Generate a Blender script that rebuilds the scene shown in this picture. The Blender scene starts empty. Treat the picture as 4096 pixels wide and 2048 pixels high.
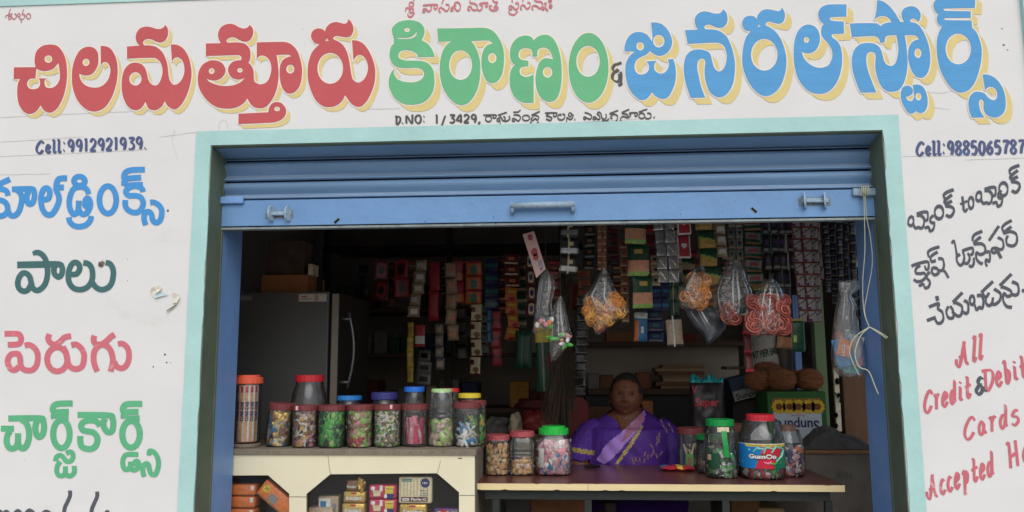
import bpy, bmesh, math, random
from mathutils import Vector, Matrix, Euler
from mathutils.geometry import delaunay_2d_cdt
random.seed(7)
S = bpy.context.scene
COL = S.collection
# ---------------------------------------------------------------- camera, sky, sun, exposure
R = math.radians
CAM_D, CAM_H, FPX = 2.9, 1.45, 3200.0
YAW, PITCH, ROLL = R(3.7401), R(7.7398), R(-0.2547)
cam = bpy.data.cameras.new('camera')
cam.sensor_width = 36.0
cam.lens = 36.0 * FPX / 4096.0
cam.clip_start, cam.clip_end = 0.05, 800.0
camo = bpy.data.objects.new('camera', cam)
CR = Matrix.Rotation(YAW, 3, 'Z') @ Matrix.Rotation(math.pi/2 + PITCH, 3, 'X') @ Matrix.Rotation(ROLL, 3, 'Z')
camo.matrix_world = Matrix.Translation((0, -CAM_D, CAM_H)) @ CR.to_4x4()
COL.objects.link(camo)
S.camera = camo
SUN_EL, SUN_ROT = R(46), R(168)
W = bpy.data.worlds.new('World'); S.world = W; W.use_nodes = True
nt = W.node_tree
bg = nt.nodes['Background']
sky = nt.nodes.new('ShaderNodeTexSky'); sky.sky_type = 'NISHITA'; sky.sun_disc = False
sky.sun_elevation = SUN_EL; sky.sun_rotation = SUN_ROT
sky.air_density = 1.0; sky.dust_density = 3.0; sky.ozone_density = 1.0
nt.links.new(sky.outputs[0], bg.inputs[0])
bg.inputs[1].default_value = 0.12
sl = bpy.data.lights.new('sun', 'SUN'); sl.energy = 1.3; sl.angle = R(60); sl.color = (0.90, 0.965, 1.0)
so = bpy.data.objects.new('sun', sl); COL.objects.link(so)
sd = Vector((math.sin(SUN_ROT)*math.cos(SUN_EL), math.cos(SUN_ROT)*math.cos(SUN_EL), math.sin(SUN_EL)))
so.rotation_euler = sd.to_track_quat('Z', 'Y').to_euler()
so.location = (0, -8, 9)
S.view_settings.view_transform = 'Standard'; S.view_settings.look = 'None'
S.view_settings.gamma = 1.0; S.view_settings.exposure = 0.16
S.cycles.max_bounces = 10; S.cycles.diffuse_bounces = 5; S.cycles.transparent_max_bounces = 40
S.cycles.caustics_reflective = False; S.cycles.caustics_refractive = False
S.cycles.sample_clamp_indirect = 4.0
S.cycles.use_denoising = True

# ---------------------------------------------------------------- helpers
def P(px, py, Y=0.0):
    """point of the plane y=Y that the photograph shows at pixel (px,py) of 4096x2048"""
    d = CR @ Vector(((px-2048)/FPX, -(py-1024)/FPX, -1.0))
    t = (CAM_D + Y) / d.y
    return Vector((d.x*t, Y, CAM_H + d.z*t))
def PZ(px, py, z):
    """point of the level plane z that the photograph shows at the pixel"""
    d = CR @ Vector(((px-2048)/FPX, -(py-1024)/FPX, -1.0))
    t = (z - CAM_H) / d.z
    return Vector((d.x*t, -CAM_D + d.y*t, z))
def mpp(Y): return (CAM_D + Y) / FPX          # metres per photo pixel at depth Y
def lin(c):
    if len(c) == 3 and max(c) <= 1.0 and isinstance(c[0], float): return c
    return tuple(((v/255)/12.92 if v <= 10 else (((v/255)+0.055)/1.055)**2.4) for v in c)
MATS = {}
def mat(name, c, rough=0.6, var=0.10, scale=12.0, bump=0.0, bscale=60.0, metal=0.0, spec=0.3, stretch=(1,1,1), c2=None, thr=None, coat=0.0):
    """principled paint with a procedural noise variation; c2 with thr: patches of a second colour"""
    if name in MATS: return MATS[name]
    m = bpy.data.materials.new(name); m.use_nodes = True
    n = m.node_tree; b = n.nodes['Principled BSDF']
    c = lin(c)
    b.inputs['Roughness'].default_value = rough; b.inputs['Metallic'].default_value = metal
    b.inputs['Specular IOR Level'].default_value = spec
    if coat: b.inputs['Coat Weight'].default_value = coat; b.inputs['Coat Roughness'].default_value = 0.15
    tc = n.nodes.new('ShaderNodeTexCoord'); mp = n.nodes.new('ShaderNodeMapping')
    mp.inputs['Scale'].default_value = stretch
    n.links.new(tc.outputs['Object'], mp.inputs['Vector'])
    no = n.nodes.new('ShaderNodeTexNoise'); no.inputs['Scale'].default_value = scale; no.inputs['Detail'].default_value = 6
    no.inputs['Roughness'].default_value = 0.62
    n.links.new(mp.outputs[0], no.inputs['Vector'])
    rp = n.nodes.new('ShaderNodeValToRGB')
    e = rp.color_ramp.elements
    e[0].position = 0.30; e[1].position = 0.70
    e[0].color = (*[max(0, v*(1-var)) for v in c], 1); e[1].color = (*[min(1, v*(1+var*0.6)) for v in c], 1)
    n.links.new(no.outputs['Fac'], rp.inputs['Fac'])
    outc = rp.outputs['Color']
    if c2 is not None:
        n2 = n.nodes.new('ShaderNodeTexNoise'); n2.inputs['Scale'].default_value = scale*1.7; n2.inputs['Detail'].default_value = 8
        n2.inputs['Roughness'].default_value = 0.7
        mp2 = n.nodes.new('ShaderNodeMapping'); mp2.inputs['Location'].default_value = (3.1, 1.7, 5.3); mp2.inputs['Scale'].default_value = stretch
        n.links.new(tc.outputs['Object'], mp2.inputs['Vector']); n.links.new(mp2.outputs[0], n2.inputs['Vector'])
        r2 = n.nodes.new('ShaderNodeValToRGB'); t = thr or 0.62
        r2.color_ramp.elements[0].position = t; r2.color_ramp.elements[1].position = min(1, t+0.09)
        n.links.new(n2.outputs['Fac'], r2.inputs['Fac'])
        mx = n.nodes.new('ShaderNodeMixRGB'); mx.inputs['Color2'].default_value = (*lin(c2), 1)
        n.links.new(r2.outputs['Color'], mx.inputs['Fac']); n.links.new(outc, mx.inputs['Color1'])
        outc = mx.outputs['Color']
    n.links.new(outc, b.inputs['Base Color'])
    if bump:
        nb = n.nodes.new('ShaderNodeTexNoise'); nb.inputs['Scale'].default_value = bscale; nb.inputs['Detail'].default_value = 5
        n.links.new(mp.outputs[0], nb.inputs['Vector'])
        bp = n.nodes.new('ShaderNodeBump'); bp.inputs['Strength'].default_value = bump; bp.inputs['Distance'].default_value = 0.01
        n.links.new(nb.outputs['Fac'], bp.inputs['Height']); n.links.new(bp.outputs[0], b.inputs['Normal'])
    MATS[name] = m
    return m
def film(name, tint=(0.95,0.95,0.94), gloss=0.25, haze=0.03, rough=0.12, hazec=(0.7,0.7,0.68), bump=0.0, bscale=30):
    """thin clear plastic: see-through, with a fresnel sheen and a little milky haze"""
    if name in MATS: return MATS[name]
    m = bpy.data.materials.new(name); m.use_nodes = True
    n = m.node_tree; n.nodes.remove(n.nodes['Principled BSDF'])
    out = n.nodes['Material Output']
    tr = n.nodes.new('ShaderNodeBsdfTransparent'); tr.inputs[0].default_value = (*tint, 1)
    gl = n.nodes.new('ShaderNodeBsdfGlossy'); gl.inputs['Roughness'].default_value = rough; gl.inputs[0].default_value = (0.9,0.9,0.9,1)
    df = n.nodes.new('ShaderNodeBsdfDiffuse'); df.inputs[0].default_value = (*hazec, 1)
    fr = n.nodes.new('ShaderNodeLayerWeight'); fr.inputs['Blend'].default_value = 0.25
    mu = n.nodes.new('ShaderNodeMath'); mu.operation = 'MULTIPLY_ADD'; mu.inputs[1].default_value = gloss; mu.inputs[2].default_value = 0.035
    n.links.new(fr.outputs['Fresnel'], mu.inputs[0])
    m1 = n.nodes.new('ShaderNodeMixShader'); m2 = n.nodes.new('ShaderNodeMixShader')
    m1.inputs[0].default_value = haze
    n.links.new(tr.outputs[0], m1.inputs[1]); n.links.new(df.outputs[0], m1.inputs[2])
    n.links.new(mu.outputs[0], m2.inputs[0]); n.links.new(m1.outputs[0], m2.inputs[1]); n.links.new(gl.outputs[0], m2.inputs[2])
    n.links.new(m2.outputs[0], out.inputs['Surface'])
    if bump:
        tc = n.nodes.new('ShaderNodeTexCoord'); nb = n.nodes.new('ShaderNodeTexNoise'); nb.inputs['Scale'].default_value = bscale
        n.links.new(tc.outputs['Object'], nb.inputs['Vector'])
        bp = n.nodes.new('ShaderNodeBump'); bp.inputs['Strength'].default_value = bump; bp.inputs['Distance'].default_value = 0.02
        n.links.new(nb.outputs['Fac'], bp.inputs['Height']); n.links.new(bp.outputs[0], gl.inputs['Normal'])
    MATS[name] = m
    return m

WL = {}                                       # world location of every object's origin while building
def base(parent): return WL.get(parent.name, Vector((0,0,0))) if parent else Vector((0,0,0))
def thing(name, label, cat, loc=(0,0,0), group=None):
    o = bpy.data.objects.new(name, None); COL.objects.link(o)
    o.location = loc; o.empty_display_size = 0.05
    WL[o.name] = Vector(loc)
    o['label'] = label; o['category'] = cat
    if group: o['group'] = group
    return o
def tag(o, label, cat, group=None, kind=None):
    o['label'] = label; o['category'] = cat
    if group: o['group'] = group
    if kind: o['kind'] = kind
    return o
class MB:
    """collects geometry (world coordinates) and links it as one mesh object"""
    def __init__(s): s.v = []; s.f = []; s.m = []
    def add(s, vs, fs, mi=0, M=None):
        o = len(s.v)
        s.v += [tuple(M @ Vector(p)) if M else tuple(p) for p in vs]
        s.f += [tuple(i+o for i in f) for f in fs]
        s.m += [mi]*len(fs) if isinstance(mi, int) else list(mi)
        return s
    def box(s, a, b, mi=0, M=None, bev=0.0):
        x0,y0,z0 = a; x1,y1,z1 = b
        if bev:
            bm = bmesh.new(); bmesh.ops.create_cube(bm, size=1)
            for v in bm.verts: v.co = Vector(((x0+x1)/2+v.co.x*(x1-x0), (y0+y1)/2+v.co.y*(y1-y0), (z0+z1)/2+v.co.z*(z1-z0)))
            bmesh.ops.bevel(bm, geom=bm.edges[:], offset=bev, segments=2, affect='EDGES', profile=0.5)
            s.bm(bm, mi, M); return s
        v = [(x0,y0,z0),(x1,y0,z0),(x1,y1,z0),(x0,y1,z0),(x0,y0,z1),(x1,y0,z1),(x1,y1,z1),(x0,y1,z1)]
        return s.add(v, [(3,2,1,0),(4,5,6,7),(0,1,5,4),(1,2,6,5),(2,3,7,6),(3,0,4,7)], mi, M)
    def bm(s, bm, mi=0, M=None):
        bm.verts.ensure_lookup_table(); bm.verts.index_update()
        s.add([v.co.copy() for v in bm.verts], [[v.index for v in f.verts] for f in bm.faces], mi, M)
        bm.free(); return s
    def lathe(s, prof, n=28, mi=0, c=(0,0,0), M=None, sx=1.0, sy=1.0, power=None, mis=None):
        """profile of (r,z) turned round the z axis; power: superellipse section"""
        vs = []; fs = []; ms = []
        for r, z in prof:
            for k in range(n):
                a = 2*math.pi*k/n; ca, sa = math.cos(a), math.sin(a)
                q = 1.0
                if power: q = (abs(ca)**power + abs(sa)**power)**(-1.0/power)
                vs.append((c[0]+r*q*ca*sx, c[1]+r*q*sa*sy, c[2]+z))
        for i in range(len(prof)-1):
            for k in range(n):
                fs.append((i*n+k, i*n+(k+1)%n, (i+1)*n+(k+1)%n, (i+1)*n+k)); ms.append(mis[i] if mis else mi)
        return s.add(vs, fs, ms, M)
    def disc(s, r, z, n=28, mi=0, c=(0,0,0), M=None, up=True, sx=1.0, sy=1.0):
        vs = [(c[0]+r*math.cos(2*math.pi*k/n)*sx, c[1]+r*math.sin(2*math.pi*k/n)*sy, c[2]+z) for k in range(n)]
        return s.add(vs, [tuple(range(n)) if up else tuple(reversed(range(n)))], mi, M)
    def tube(s, path, r, n=8, mi=0, caps=True, M=None):
        path = [Vector(p) for p in path]; vs = []; fs = []
        rs = r if isinstance(r, (list, tuple)) else [r]*len(path)
        ref = Vector((0.13, 0.21, 0.97)); pu = None
        for i, p in enumerate(path):
            d = (path[min(i+1, len(path)-1)] - path[max(i-1, 0)])
            d = d.normalized() if d.length > 1e-9 else Vector((0,0,1))
            u = (pu - d*pu.dot(d)) if pu is not None else (ref - d*ref.dot(d))
            if u.length < 1e-4: u = Vector((1,0,0)) - d*d.x
            u.normalize(); pu = u; w = d.cross(u)
            for k in range(n):
                a = 2*math.pi*k/n
                vs.append(p + (u*math.cos(a) + w*math.sin(a))*rs[i])
        for i in range(len(path)-1):
            for k in range(n): fs.append((i*n+k, i*n+(k+1)%n, (i+1)*n+(k+1)%n, (i+1)*n+k))
        if caps:
            fs.append(tuple(reversed(range(n)))); fs.append(tuple((len(path)-1)*n+k for k in range(n)))
        return s.add(vs, fs, mi, M)
    def ball(s, c, r, mi=0, nu=12, nv=8, M=None, jit=0.0, rng=random):
        c = Vector(c); rr = r if isinstance(r, (tuple, list)) else (r, r, r)
        vs = [(c.x, c.y, c.z+rr[2])]
        for j in range(1, nv):
            t = math.pi*j/nv
            for k in range(nu):
                a = 2*math.pi*k/nu; q = 1 + (rng.uniform(-jit, jit) if jit else 0)
                vs.append((c.x+rr[0]*math.sin(t)*math.cos(a)*q, c.y+rr[1]*math.sin(t)*math.sin(a)*q, c.z+rr[2]*math.cos(t)*q))
        vs.append((c.x, c.y, c.z-rr[2]))
        fs = [(0, 1+k, 1+(k+1)%nu) for k in range(nu)]
        for j in range(nv-2):
            for k in range(nu):
                a = 1+j*nu; fs.append((a+k, a+nu+k, a+nu+(k+1)%nu, a+(k+1)%nu))
        l = len(vs)-1; a = 1+(nv-2)*nu
        fs += [(l, a+(k+1)%nu, a+k) for k in range(nu)]
        return s.add(vs, fs, mi, M)
    def grid(s, fn, nu, nv, mi=0, M=None, closed=False):
        """surface fn(u,v), u,v in 0..1; mi may be a function of the cell centre"""
        vs = [fn(i/nu, j/nv) for j in range(nv+1) for i in range(nu+1)]
        fs = []; ms = []
        for j in range(nv):
            for i in range(nu):
                a = j*(nu+1)+i; fs.append((a, a+1, a+nu+2, a+nu+1))
                ms.append(mi((i+.5)/nu, (j+.5)/nv) if callable(mi) else mi)
        return s.add(vs, fs, ms, M)
    def build(s, name, mats, parent=None, smooth=False, **props):
        me = bpy.data.meshes.new(name); b = base(parent)
        me.from_pydata([(x-b.x, y-b.y, z-b.z) for x, y, z in s.v], [], s.f)
        if not isinstance(mats, (list, tuple)): mats = [mats]
        for m in mats: me.materials.append(m)
        me.polygons.foreach_set('material_index', s.m)
        if smooth: me.polygons.foreach_set('use_smooth', [True]*len(me.polygons))
        me.update()
        o = bpy.data.objects.new(name, me); COL.objects.link(o)
        WL[o.name] = b.copy()
        if parent: o.parent = parent
        for k, v in props.items(): o[k] = v
        return o
_tx = {}
def text2d(t, bold=0.0, shear=0.0):
    """built-in font as flat triangles; width and height normalised to cap height 1"""
    key = (t, bold, shear)
    if key not in _tx:
        cu = bpy.data.curves.new('lettering', 'FONT'); cu.body = t; cu.offset = bold; cu.shear = shear; cu.resolution_u = 3
        ob = bpy.data.objects.new('lettering', cu); COL.objects.link(ob)
        me = bpy.data.meshes.new_from_object(ob.evaluated_get(bpy.context.evaluated_depsgraph_get()))
        vs = [(v.co.x/0.73, v.co.y/0.73) for v in me.vertices]; fs = [tuple(p.vertices) for p in me.polygons]
        bpy.data.objects.remove(ob); bpy.data.curves.remove(cu); bpy.data.meshes.remove(me)
        x0 = min(v[0] for v in vs); x1 = max(v[0] for v in vs)
        _tx[key] = ([(x-x0, y) for x, y in vs], fs, x1-x0)
    return _tx[key]
def put_text(mb, t, fn, mi=0, bold=0.0, shear=0.0, width=None):
    """fn(u,v): u 0..1 along the text, v 0..1 up the cap height -> 3-D point"""
    vs, fs, w = text2d(t, bold, shear)
    mb.add([fn(x/w, y) for x, y in vs], fs, mi)

def cdt_fill(vs, es):
    """triangles of the region bounded by the closed loops, holes left open (even-odd)"""
    r = delaunay_2d_cdt(vs, es, [], 1, 1e-5); out = []
    seg = [(vs[a].x, vs[a].y, vs[b].x, vs[b].y) for a, b in es]
    for f in r[2]:
        cx = sum(r[0][i].x for i in f)/len(f); cy = sum(r[0][i].y for i in f)/len(f); k = 0
        for x0, y0, x1, y1 in seg:
            if (y0 > cy) != (y1 > cy) and cx < x0+(cy-y0)*(x1-x0)/(y1-y0): k += 1
        if k % 2: out.append(f)
    return r[0], out
# ---------------------------------------------------------------- ground and building
XL, XR, ZT = -1.344, 1.1625, 2.288            # opening in the front wall (plane y=0)
WT = 0.31                                     # wall thickness
RX0, RX1, RY1, FZ, CZ = -1.95, 1.66, 3.5, 0.25, 2.78
g = MB(); g.add([(-150,-150,0),(150,-150,0),(150,150,0),(-150,150,0)], [(0,1,2,3)])
o = g.build('ground', mat('ground_dust', (172,168,162), 0.95, 0.25, 3.0, 0.3, 30)); o['kind'] = 'structure'
o = MB().box((-6,-0.9,0.004),(6,-0.02,0.12)).build('pavement', mat('pavement_concrete', (178,174,166), 0.9, 0.2, 5, 0.3, 60)); o['kind'] = 'structure'

M_wall = mat('white_wash', (223,221,217), 0.75, 0.05, 1.6, 0.05, 26, stretch=(1,1,1.6), spec=0.15, c2=(214,209,204), thr=0.62)
M_teal = mat('teal_wall_paint', (174,211,205), 0.7, 0.10, 5, 0.15, 40, spec=0.2)
M_jamb = mat('dark_green_paint', (104,116,97), 0.7, 0.18, 7, 0.2, 50, c2=(120,128,112), thr=0.70)
M_blue = mat('blue_enamel', (120,160,214), 0.42, 0.10, 9, 0.12, 90, spec=0.35)
M_slat = mat('blue_slat_enamel', (120,153,188), 0.42, 0.12, 6, 0.08, 60, stretch=(0.4,1,3), c2=(132,120,112), thr=0.70)
M_rust = mat('rusty_edge', (122,100,84), 0.8, 0.4, 40)
M_dark = mat('dark_void', (18,17,16), 0.9)
M_steel = mat('pale_grey_paint', (150,172,188), 0.5, 0.2, 60, c2=(105,85,60), thr=0.66)
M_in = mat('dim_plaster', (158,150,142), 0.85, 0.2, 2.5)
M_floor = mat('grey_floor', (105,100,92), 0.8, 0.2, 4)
shop = thing('shop_building', 'white painted shop front with blue rolling shutter and hand painted lettering', 'shop', (0,0,0))
w = MB()
w.box((-5.0,0,0),(XL,WT,3.5)).box((XR,0,0),(P(4080,20).x,WT,3.5)).box((XL,0,ZT),(XR,WT,3.5))
wall = w.build('front_wall', M_wall, shop)
def ragged(a, b, n, amp, seed):
    rng = random.Random(seed); out = []
    for i in range(n+1):
        t = i/n; out.append(a + (b-a)*t + Vector((rng.uniform(-amp, amp), 0, rng.uniform(-amp, amp)*0.3)))
    return out
BX0, BX1, BZ = -1.4035, 1.2185, 2.3437
def band(outer, inner, name, m, y=-0.004):
    b = MB(); n = len(outer)
    vs = [(p.x, y, p.z) for p in outer] + [(p.x, y, p.z) for p in inner]
    vs += [(p.x, 0.001, p.z) for p in inner]
    fs = [(i, i+1, n+i+1, n+i) for i in range(n-1)] + [(n+i, n+i+1, 2*n+i+1, 2*n+i) for i in range(n-1)]
    b.add(vs, fs); return b
b1 = band(ragged(Vector((BX0,0,0.12)), Vector((BX0,0,BZ)), 40, 0.0009, 1), ragged(Vector((XL,0,0.12)), Vector((XL,0,ZT)), 40, 0.0036, 2), 'x', M_teal)
b2 = band(ragged(Vector((BX1,0,0.12)), Vector((BX1,0,BZ)), 40, 0.0009, 3), ragged(Vector((XR,0,0.12)), Vector((XR,0,ZT)), 40, 0.0036, 4), 'x', M_teal)
b3 = band(ragged(Vector((BX0,0,BZ)), Vector((BX1,0,BZ)), 30, 0.0009, 5), [Vector((XL+(XR-XL)*i/30,0,ZT)) for i in range(31)], 'x', M_teal, -0.0043)
for q in (b2, b3): b1.add(q.v, q.f)
b1.build('door_surround', M_teal, shop)
tb = MB(); zt = P(0,27).z
tb.box((-5.0,-0.005,zt),(4.2,-0.0005,3.45)); xe = P(4080,20).x
tb.box((xe,-0.02,0),(xe+0.14,WT,3.5))
tb.build('teal_edge_band', M_teal, shop)
# painted reveals: dark green to the shutter, blue behind it
j = MB()
j.box((XL,0.0005,0.12),(XL+0.004,0.118,ZT)).box((XR-0.004,0.0005,0.12),(XR,0.118,ZT)).box((XL+0.004,0.0005,ZT-0.004),(XR-0.004,0.118,ZT))
j.build('green_reveal', M_jamb, shop)
for a, sg in ((XL, 1), (XR, -1)):
    q = lambda k: tuple(sorted((a, a+sg*k)))
    j = MB(); x_ = q(0.004); j.box((x_[0],0.129,0.12),(x_[1],WT+0.012,ZT),0)
    x_ = q(0.0065); j.box((x_[0],0.1185,0.12),(x_[1],0.129,ZT),1)
    j.build('blue_reveal', [M_blue, M_jamb], shop)
# the room
r = MB()
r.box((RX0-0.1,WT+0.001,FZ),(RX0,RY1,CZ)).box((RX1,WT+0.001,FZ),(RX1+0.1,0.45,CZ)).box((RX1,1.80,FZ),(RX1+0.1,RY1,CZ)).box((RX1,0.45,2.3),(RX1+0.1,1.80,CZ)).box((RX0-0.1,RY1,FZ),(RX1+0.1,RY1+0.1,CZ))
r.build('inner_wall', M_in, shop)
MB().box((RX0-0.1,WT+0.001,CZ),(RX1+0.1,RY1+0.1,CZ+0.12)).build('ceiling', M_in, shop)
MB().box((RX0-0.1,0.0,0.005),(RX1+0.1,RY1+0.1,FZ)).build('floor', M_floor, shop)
# ---- rolling shutter (a door of the building)
SY = 0.118
zs = [P(2200, q, SY).z for q in (560, 616, 701, 777)]
pitch = zs[2]-zs[3]
sh = MB(); prof = []
zz = zs[3]
rows = [zs[3], zs[2], zs[1]]
for a, t in zip(rows[:-1], rows[1:]):
    h = t-a
    for fz, d in ((0.0,0.024),(0.025,0.010),(0.035,0.002),(0.07,-0.003),(0.11,-0.002),(0.135,0.002),(0.30,0.020),(0.325,0.0215),(0.40,0.0165),(0.50,0.0095),(0.60,0.0035),(0.70,0.000),(0.80,0.000),(0.89,0.005),(0.955,0.013)):
        prof.append((a+h*fz, SY+d))
za = zs[1]
for k_, (fz, d) in enumerate(((0.0,0.024),(0.02,0.008),(0.05,0.000),(0.10,0.000),(0.13,0.004),(0.27,0.016),(0.29,0.016),(0.62,-0.030),(0.80,-0.058),(1.0,-0.088))): prof.append((za+(ZT-0.0045-za)*fz, SY+d))
nx = 24
vs = []; fs = []
x0, x1 = XL+0.0045, XR-0.0045
for z, y in prof:
    for i in range(nx+1): vs.append((x0+(x1-x0)*i/nx, y, z))
for k in range(len(prof)-1):
    for i in range(nx):
        a = k*(nx+1)+i; fs.append((a, a+1, a+nx+2, a+nx+1))
mi = []
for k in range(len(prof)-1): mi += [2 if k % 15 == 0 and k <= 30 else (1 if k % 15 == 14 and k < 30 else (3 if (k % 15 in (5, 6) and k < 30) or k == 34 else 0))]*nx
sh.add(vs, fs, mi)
shutter = sh.build('rolling_shutter', [M_slat, M_rust, M_dark, mat('pale_ledge', (142,164,186), 0.8, 0.2, 8, stretch=(0.3,1,4), c2=(120,128,136), thr=0.6)], shop, smooth=False, label='blue corrugated rolling shutter pulled most of the way up')  # slat ledges get a paler blue-grey colour
z0, z1 = P(2200,886,SY).z, P(2200,778,SY).z
bp = MB().box((x0,SY-0.007,z0),(x1,SY+0.004,z1-0.003),0,bev=0.0015)
bp.box((x0,SY+0.006,z0-0.004),(x1,SY+0.016,z0+0.003),2)
bp.box((x0,SY-0.004,z0-0.0125),(x1,SY+0.03,z0-0.0045),1)
M_bot = mat('blue_bottom_plate', (110,150,194), 0.42, 0.08, 9, 0.14, 40, c2=(150,165,172), thr=0.77)
M_lip = mat('worn_lip', (140,150,150), 0.6, 0.35, 30, c2=(70,55,40), thr=0.6)
plate = bp.build('bottom_plate', [M_bot, M_lip, M_dark], shutter)
hp0, hp1 = P(2042,823,SY-0.03), P(2298,817,SY-0.03)
h = MB().tube([hp0, hp1], 0.0125, 14)
for q in (hp0+Vector((0.006,0,0)), hp1-Vector((0.006,0,0))):
    h.tube([q+Vector((0,0,0.012)), q+Vector((0,0,-0.022)), q+Vector((0,0.024,-0.026))], 0.0075, 8)
h.build('handle', M_steel, shutter, smooth=True)
def hasp(pa, pb):
    h = MB()
    for p, wd in ((pa, 0.012), (pb, 0.012)):
        c = P(p[0], p[1], SY-0.02)
        vs = []; n = 10
        for sx in (-wd/2, wd/2):
            for k in range(n):
                a = 2*math.pi*k/n
                vs.append((c.x+sx*0.55+0.007*math.cos(a), c.y+0.018*math.cos(a), c.z+0.031*math.sin(a)))
        fs = [tuple(range(n)), tuple(reversed(range(n, 2*n)))] + [(k, n+k, n+(k+1)%n, (k+1)%n) for k in range(n)]
        h.add(vs, fs)
    a, b = P(pa[0], pa[1], SY-0.012), P(pb[0], pb[1], SY-0.012)
    h.box((min(a.x,b.x)-0.012, SY-0.014, a.z-0.009), (max(a.x,b.x)+0.012, SY-0.0075, a.z+0.008))
    h.tube([P(pa[0],pa[1]+4,SY-0.018), P(pb[0],pb[1]+4,SY-0.018)], 0.006, 8)
    h.build('hasp', M_steel, shutter); hb = MB().box((min(a.x,b.x)-0.024, SY-0.0085, a.z-0.020), (max(a.x,b.x)+0.020, SY-0.0068, a.z+0.012))
    hb.build('hasp_plate', mat('rusty_bracket', (120,134,146), 0.7, 0.35, 40, c2=(112,84,62), thr=0.52), shutter)
hasp((1085,853),(1152,853)); hasp((3221,801),(3301,801))
s_ = MB()
for (px, py, a) in ((1347,884,0.7),(3015,840,-0.75)):
    c = P(px, py, SY-0.008)
    Mx = Matrix.Translation(c) @ Matrix.Rotation(-a, 4, 'Y')
    s_.box((-0.011,-0.0012,-0.0035),(0.013,0.0008,0.0045),0,Mx)
    s_.box((-0.013,0.0,-0.0055),(0.0145,0.0007,0.0062),1,Mx)
s_.build('key_slot', [M_dark, M_lip], shutter)
l = MB()
l2 = MB()
a, b = P(884,788,SY-0.012), P(975,815,SY-0.012); l.box((a.x,SY-0.022,b.z),(b.x,SY-0.0075,a.z),0,bev=0.004)
a, b = P(3408,755,SY-0.012), P(3505,783,SY-0.012); l2.box((a.x,SY-0.022,b.z),(b.x,SY-0.0075,a.z),0,bev=0.004)
l.build('latch_lug', M_blue, shutter); l2.build('latch_lug', M_steel, shutter)
rv = MB(); rng = random.Random(3)
for k in range(26):
    px = 900 + rng.random()*2550; c = P(px, 790 + rng.random()*90 - (px-2100)*0.026, SY-0.0075)
    rv.ball(c, (rng.uniform(.001,.003), 0.0012, rng.uniform(.001,.0025)), rng.choice((0,0,0,1)), 6, 4)
rv.build('paint_blister', [M_bot, M_dark], shutter)
# ---------------------------------------------------------------- hand painted lettering
def spline(pts, closed, step=0.0, sub=7):
    """pts: (x,y,corner[,w]) -> smooth polyline through them, broken at corners"""
    n = len(pts); out = []
    segs = n if closed else n-1
    for i in range(segs):
        p1, p2 = pts[i], pts[(i+1) % n]
        p0 = pts[(i-1) % n] if (closed or i > 0) else p1
        p3 = pts[(i+2) % n] if (closed or i+2 < n) else p2
        if p1[2]: p0 = p1
        if p2[2]: p3 = p2
        if p1[2] and p2[2]:
            k = 1
        else: k = sub
        for j in range(k):
            t = j/k; t2 = t*t; t3 = t2*t
            f = lambda a, b, c, d: 0.5*((2*b)+(c-a)*t+(2*a-5*b+4*c-d)*t2+(3*b-a-3*c+d)*t3)
            out.append((f(p0[0],p1[0],p2[0],p3[0]), f(p0[1],p1[1],p2[1],p3[1]), f(p0[3],p1[3],p2[3],p3[3])))
    if not closed: out.append((pts[-1][0], pts[-1][1], pts[-1][3]))
    return out
def parse(s, ox, oy, sc, w=0.0):
    out = []
    for q in s.split():
        c = q.endswith('*'); a = [float(v) for v in q.rstrip('*').split(',')]
        out.append((ox+a[0]/sc, oy+a[1]/sc, c, (a[2] if len(a) > 2 else w)/sc))
    return out
def oval(cx, cy, rx, ry, n=12):
    return ' '.join('%g,%g' % (cx+rx*math.cos(2*math.pi*k/n), cy+ry*math.sin(2*math.pi*k/n)) for k in range(n))
def wallpt(x, y, d): p = P(x, y, 0); return (p.x, -d, p.z)
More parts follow.
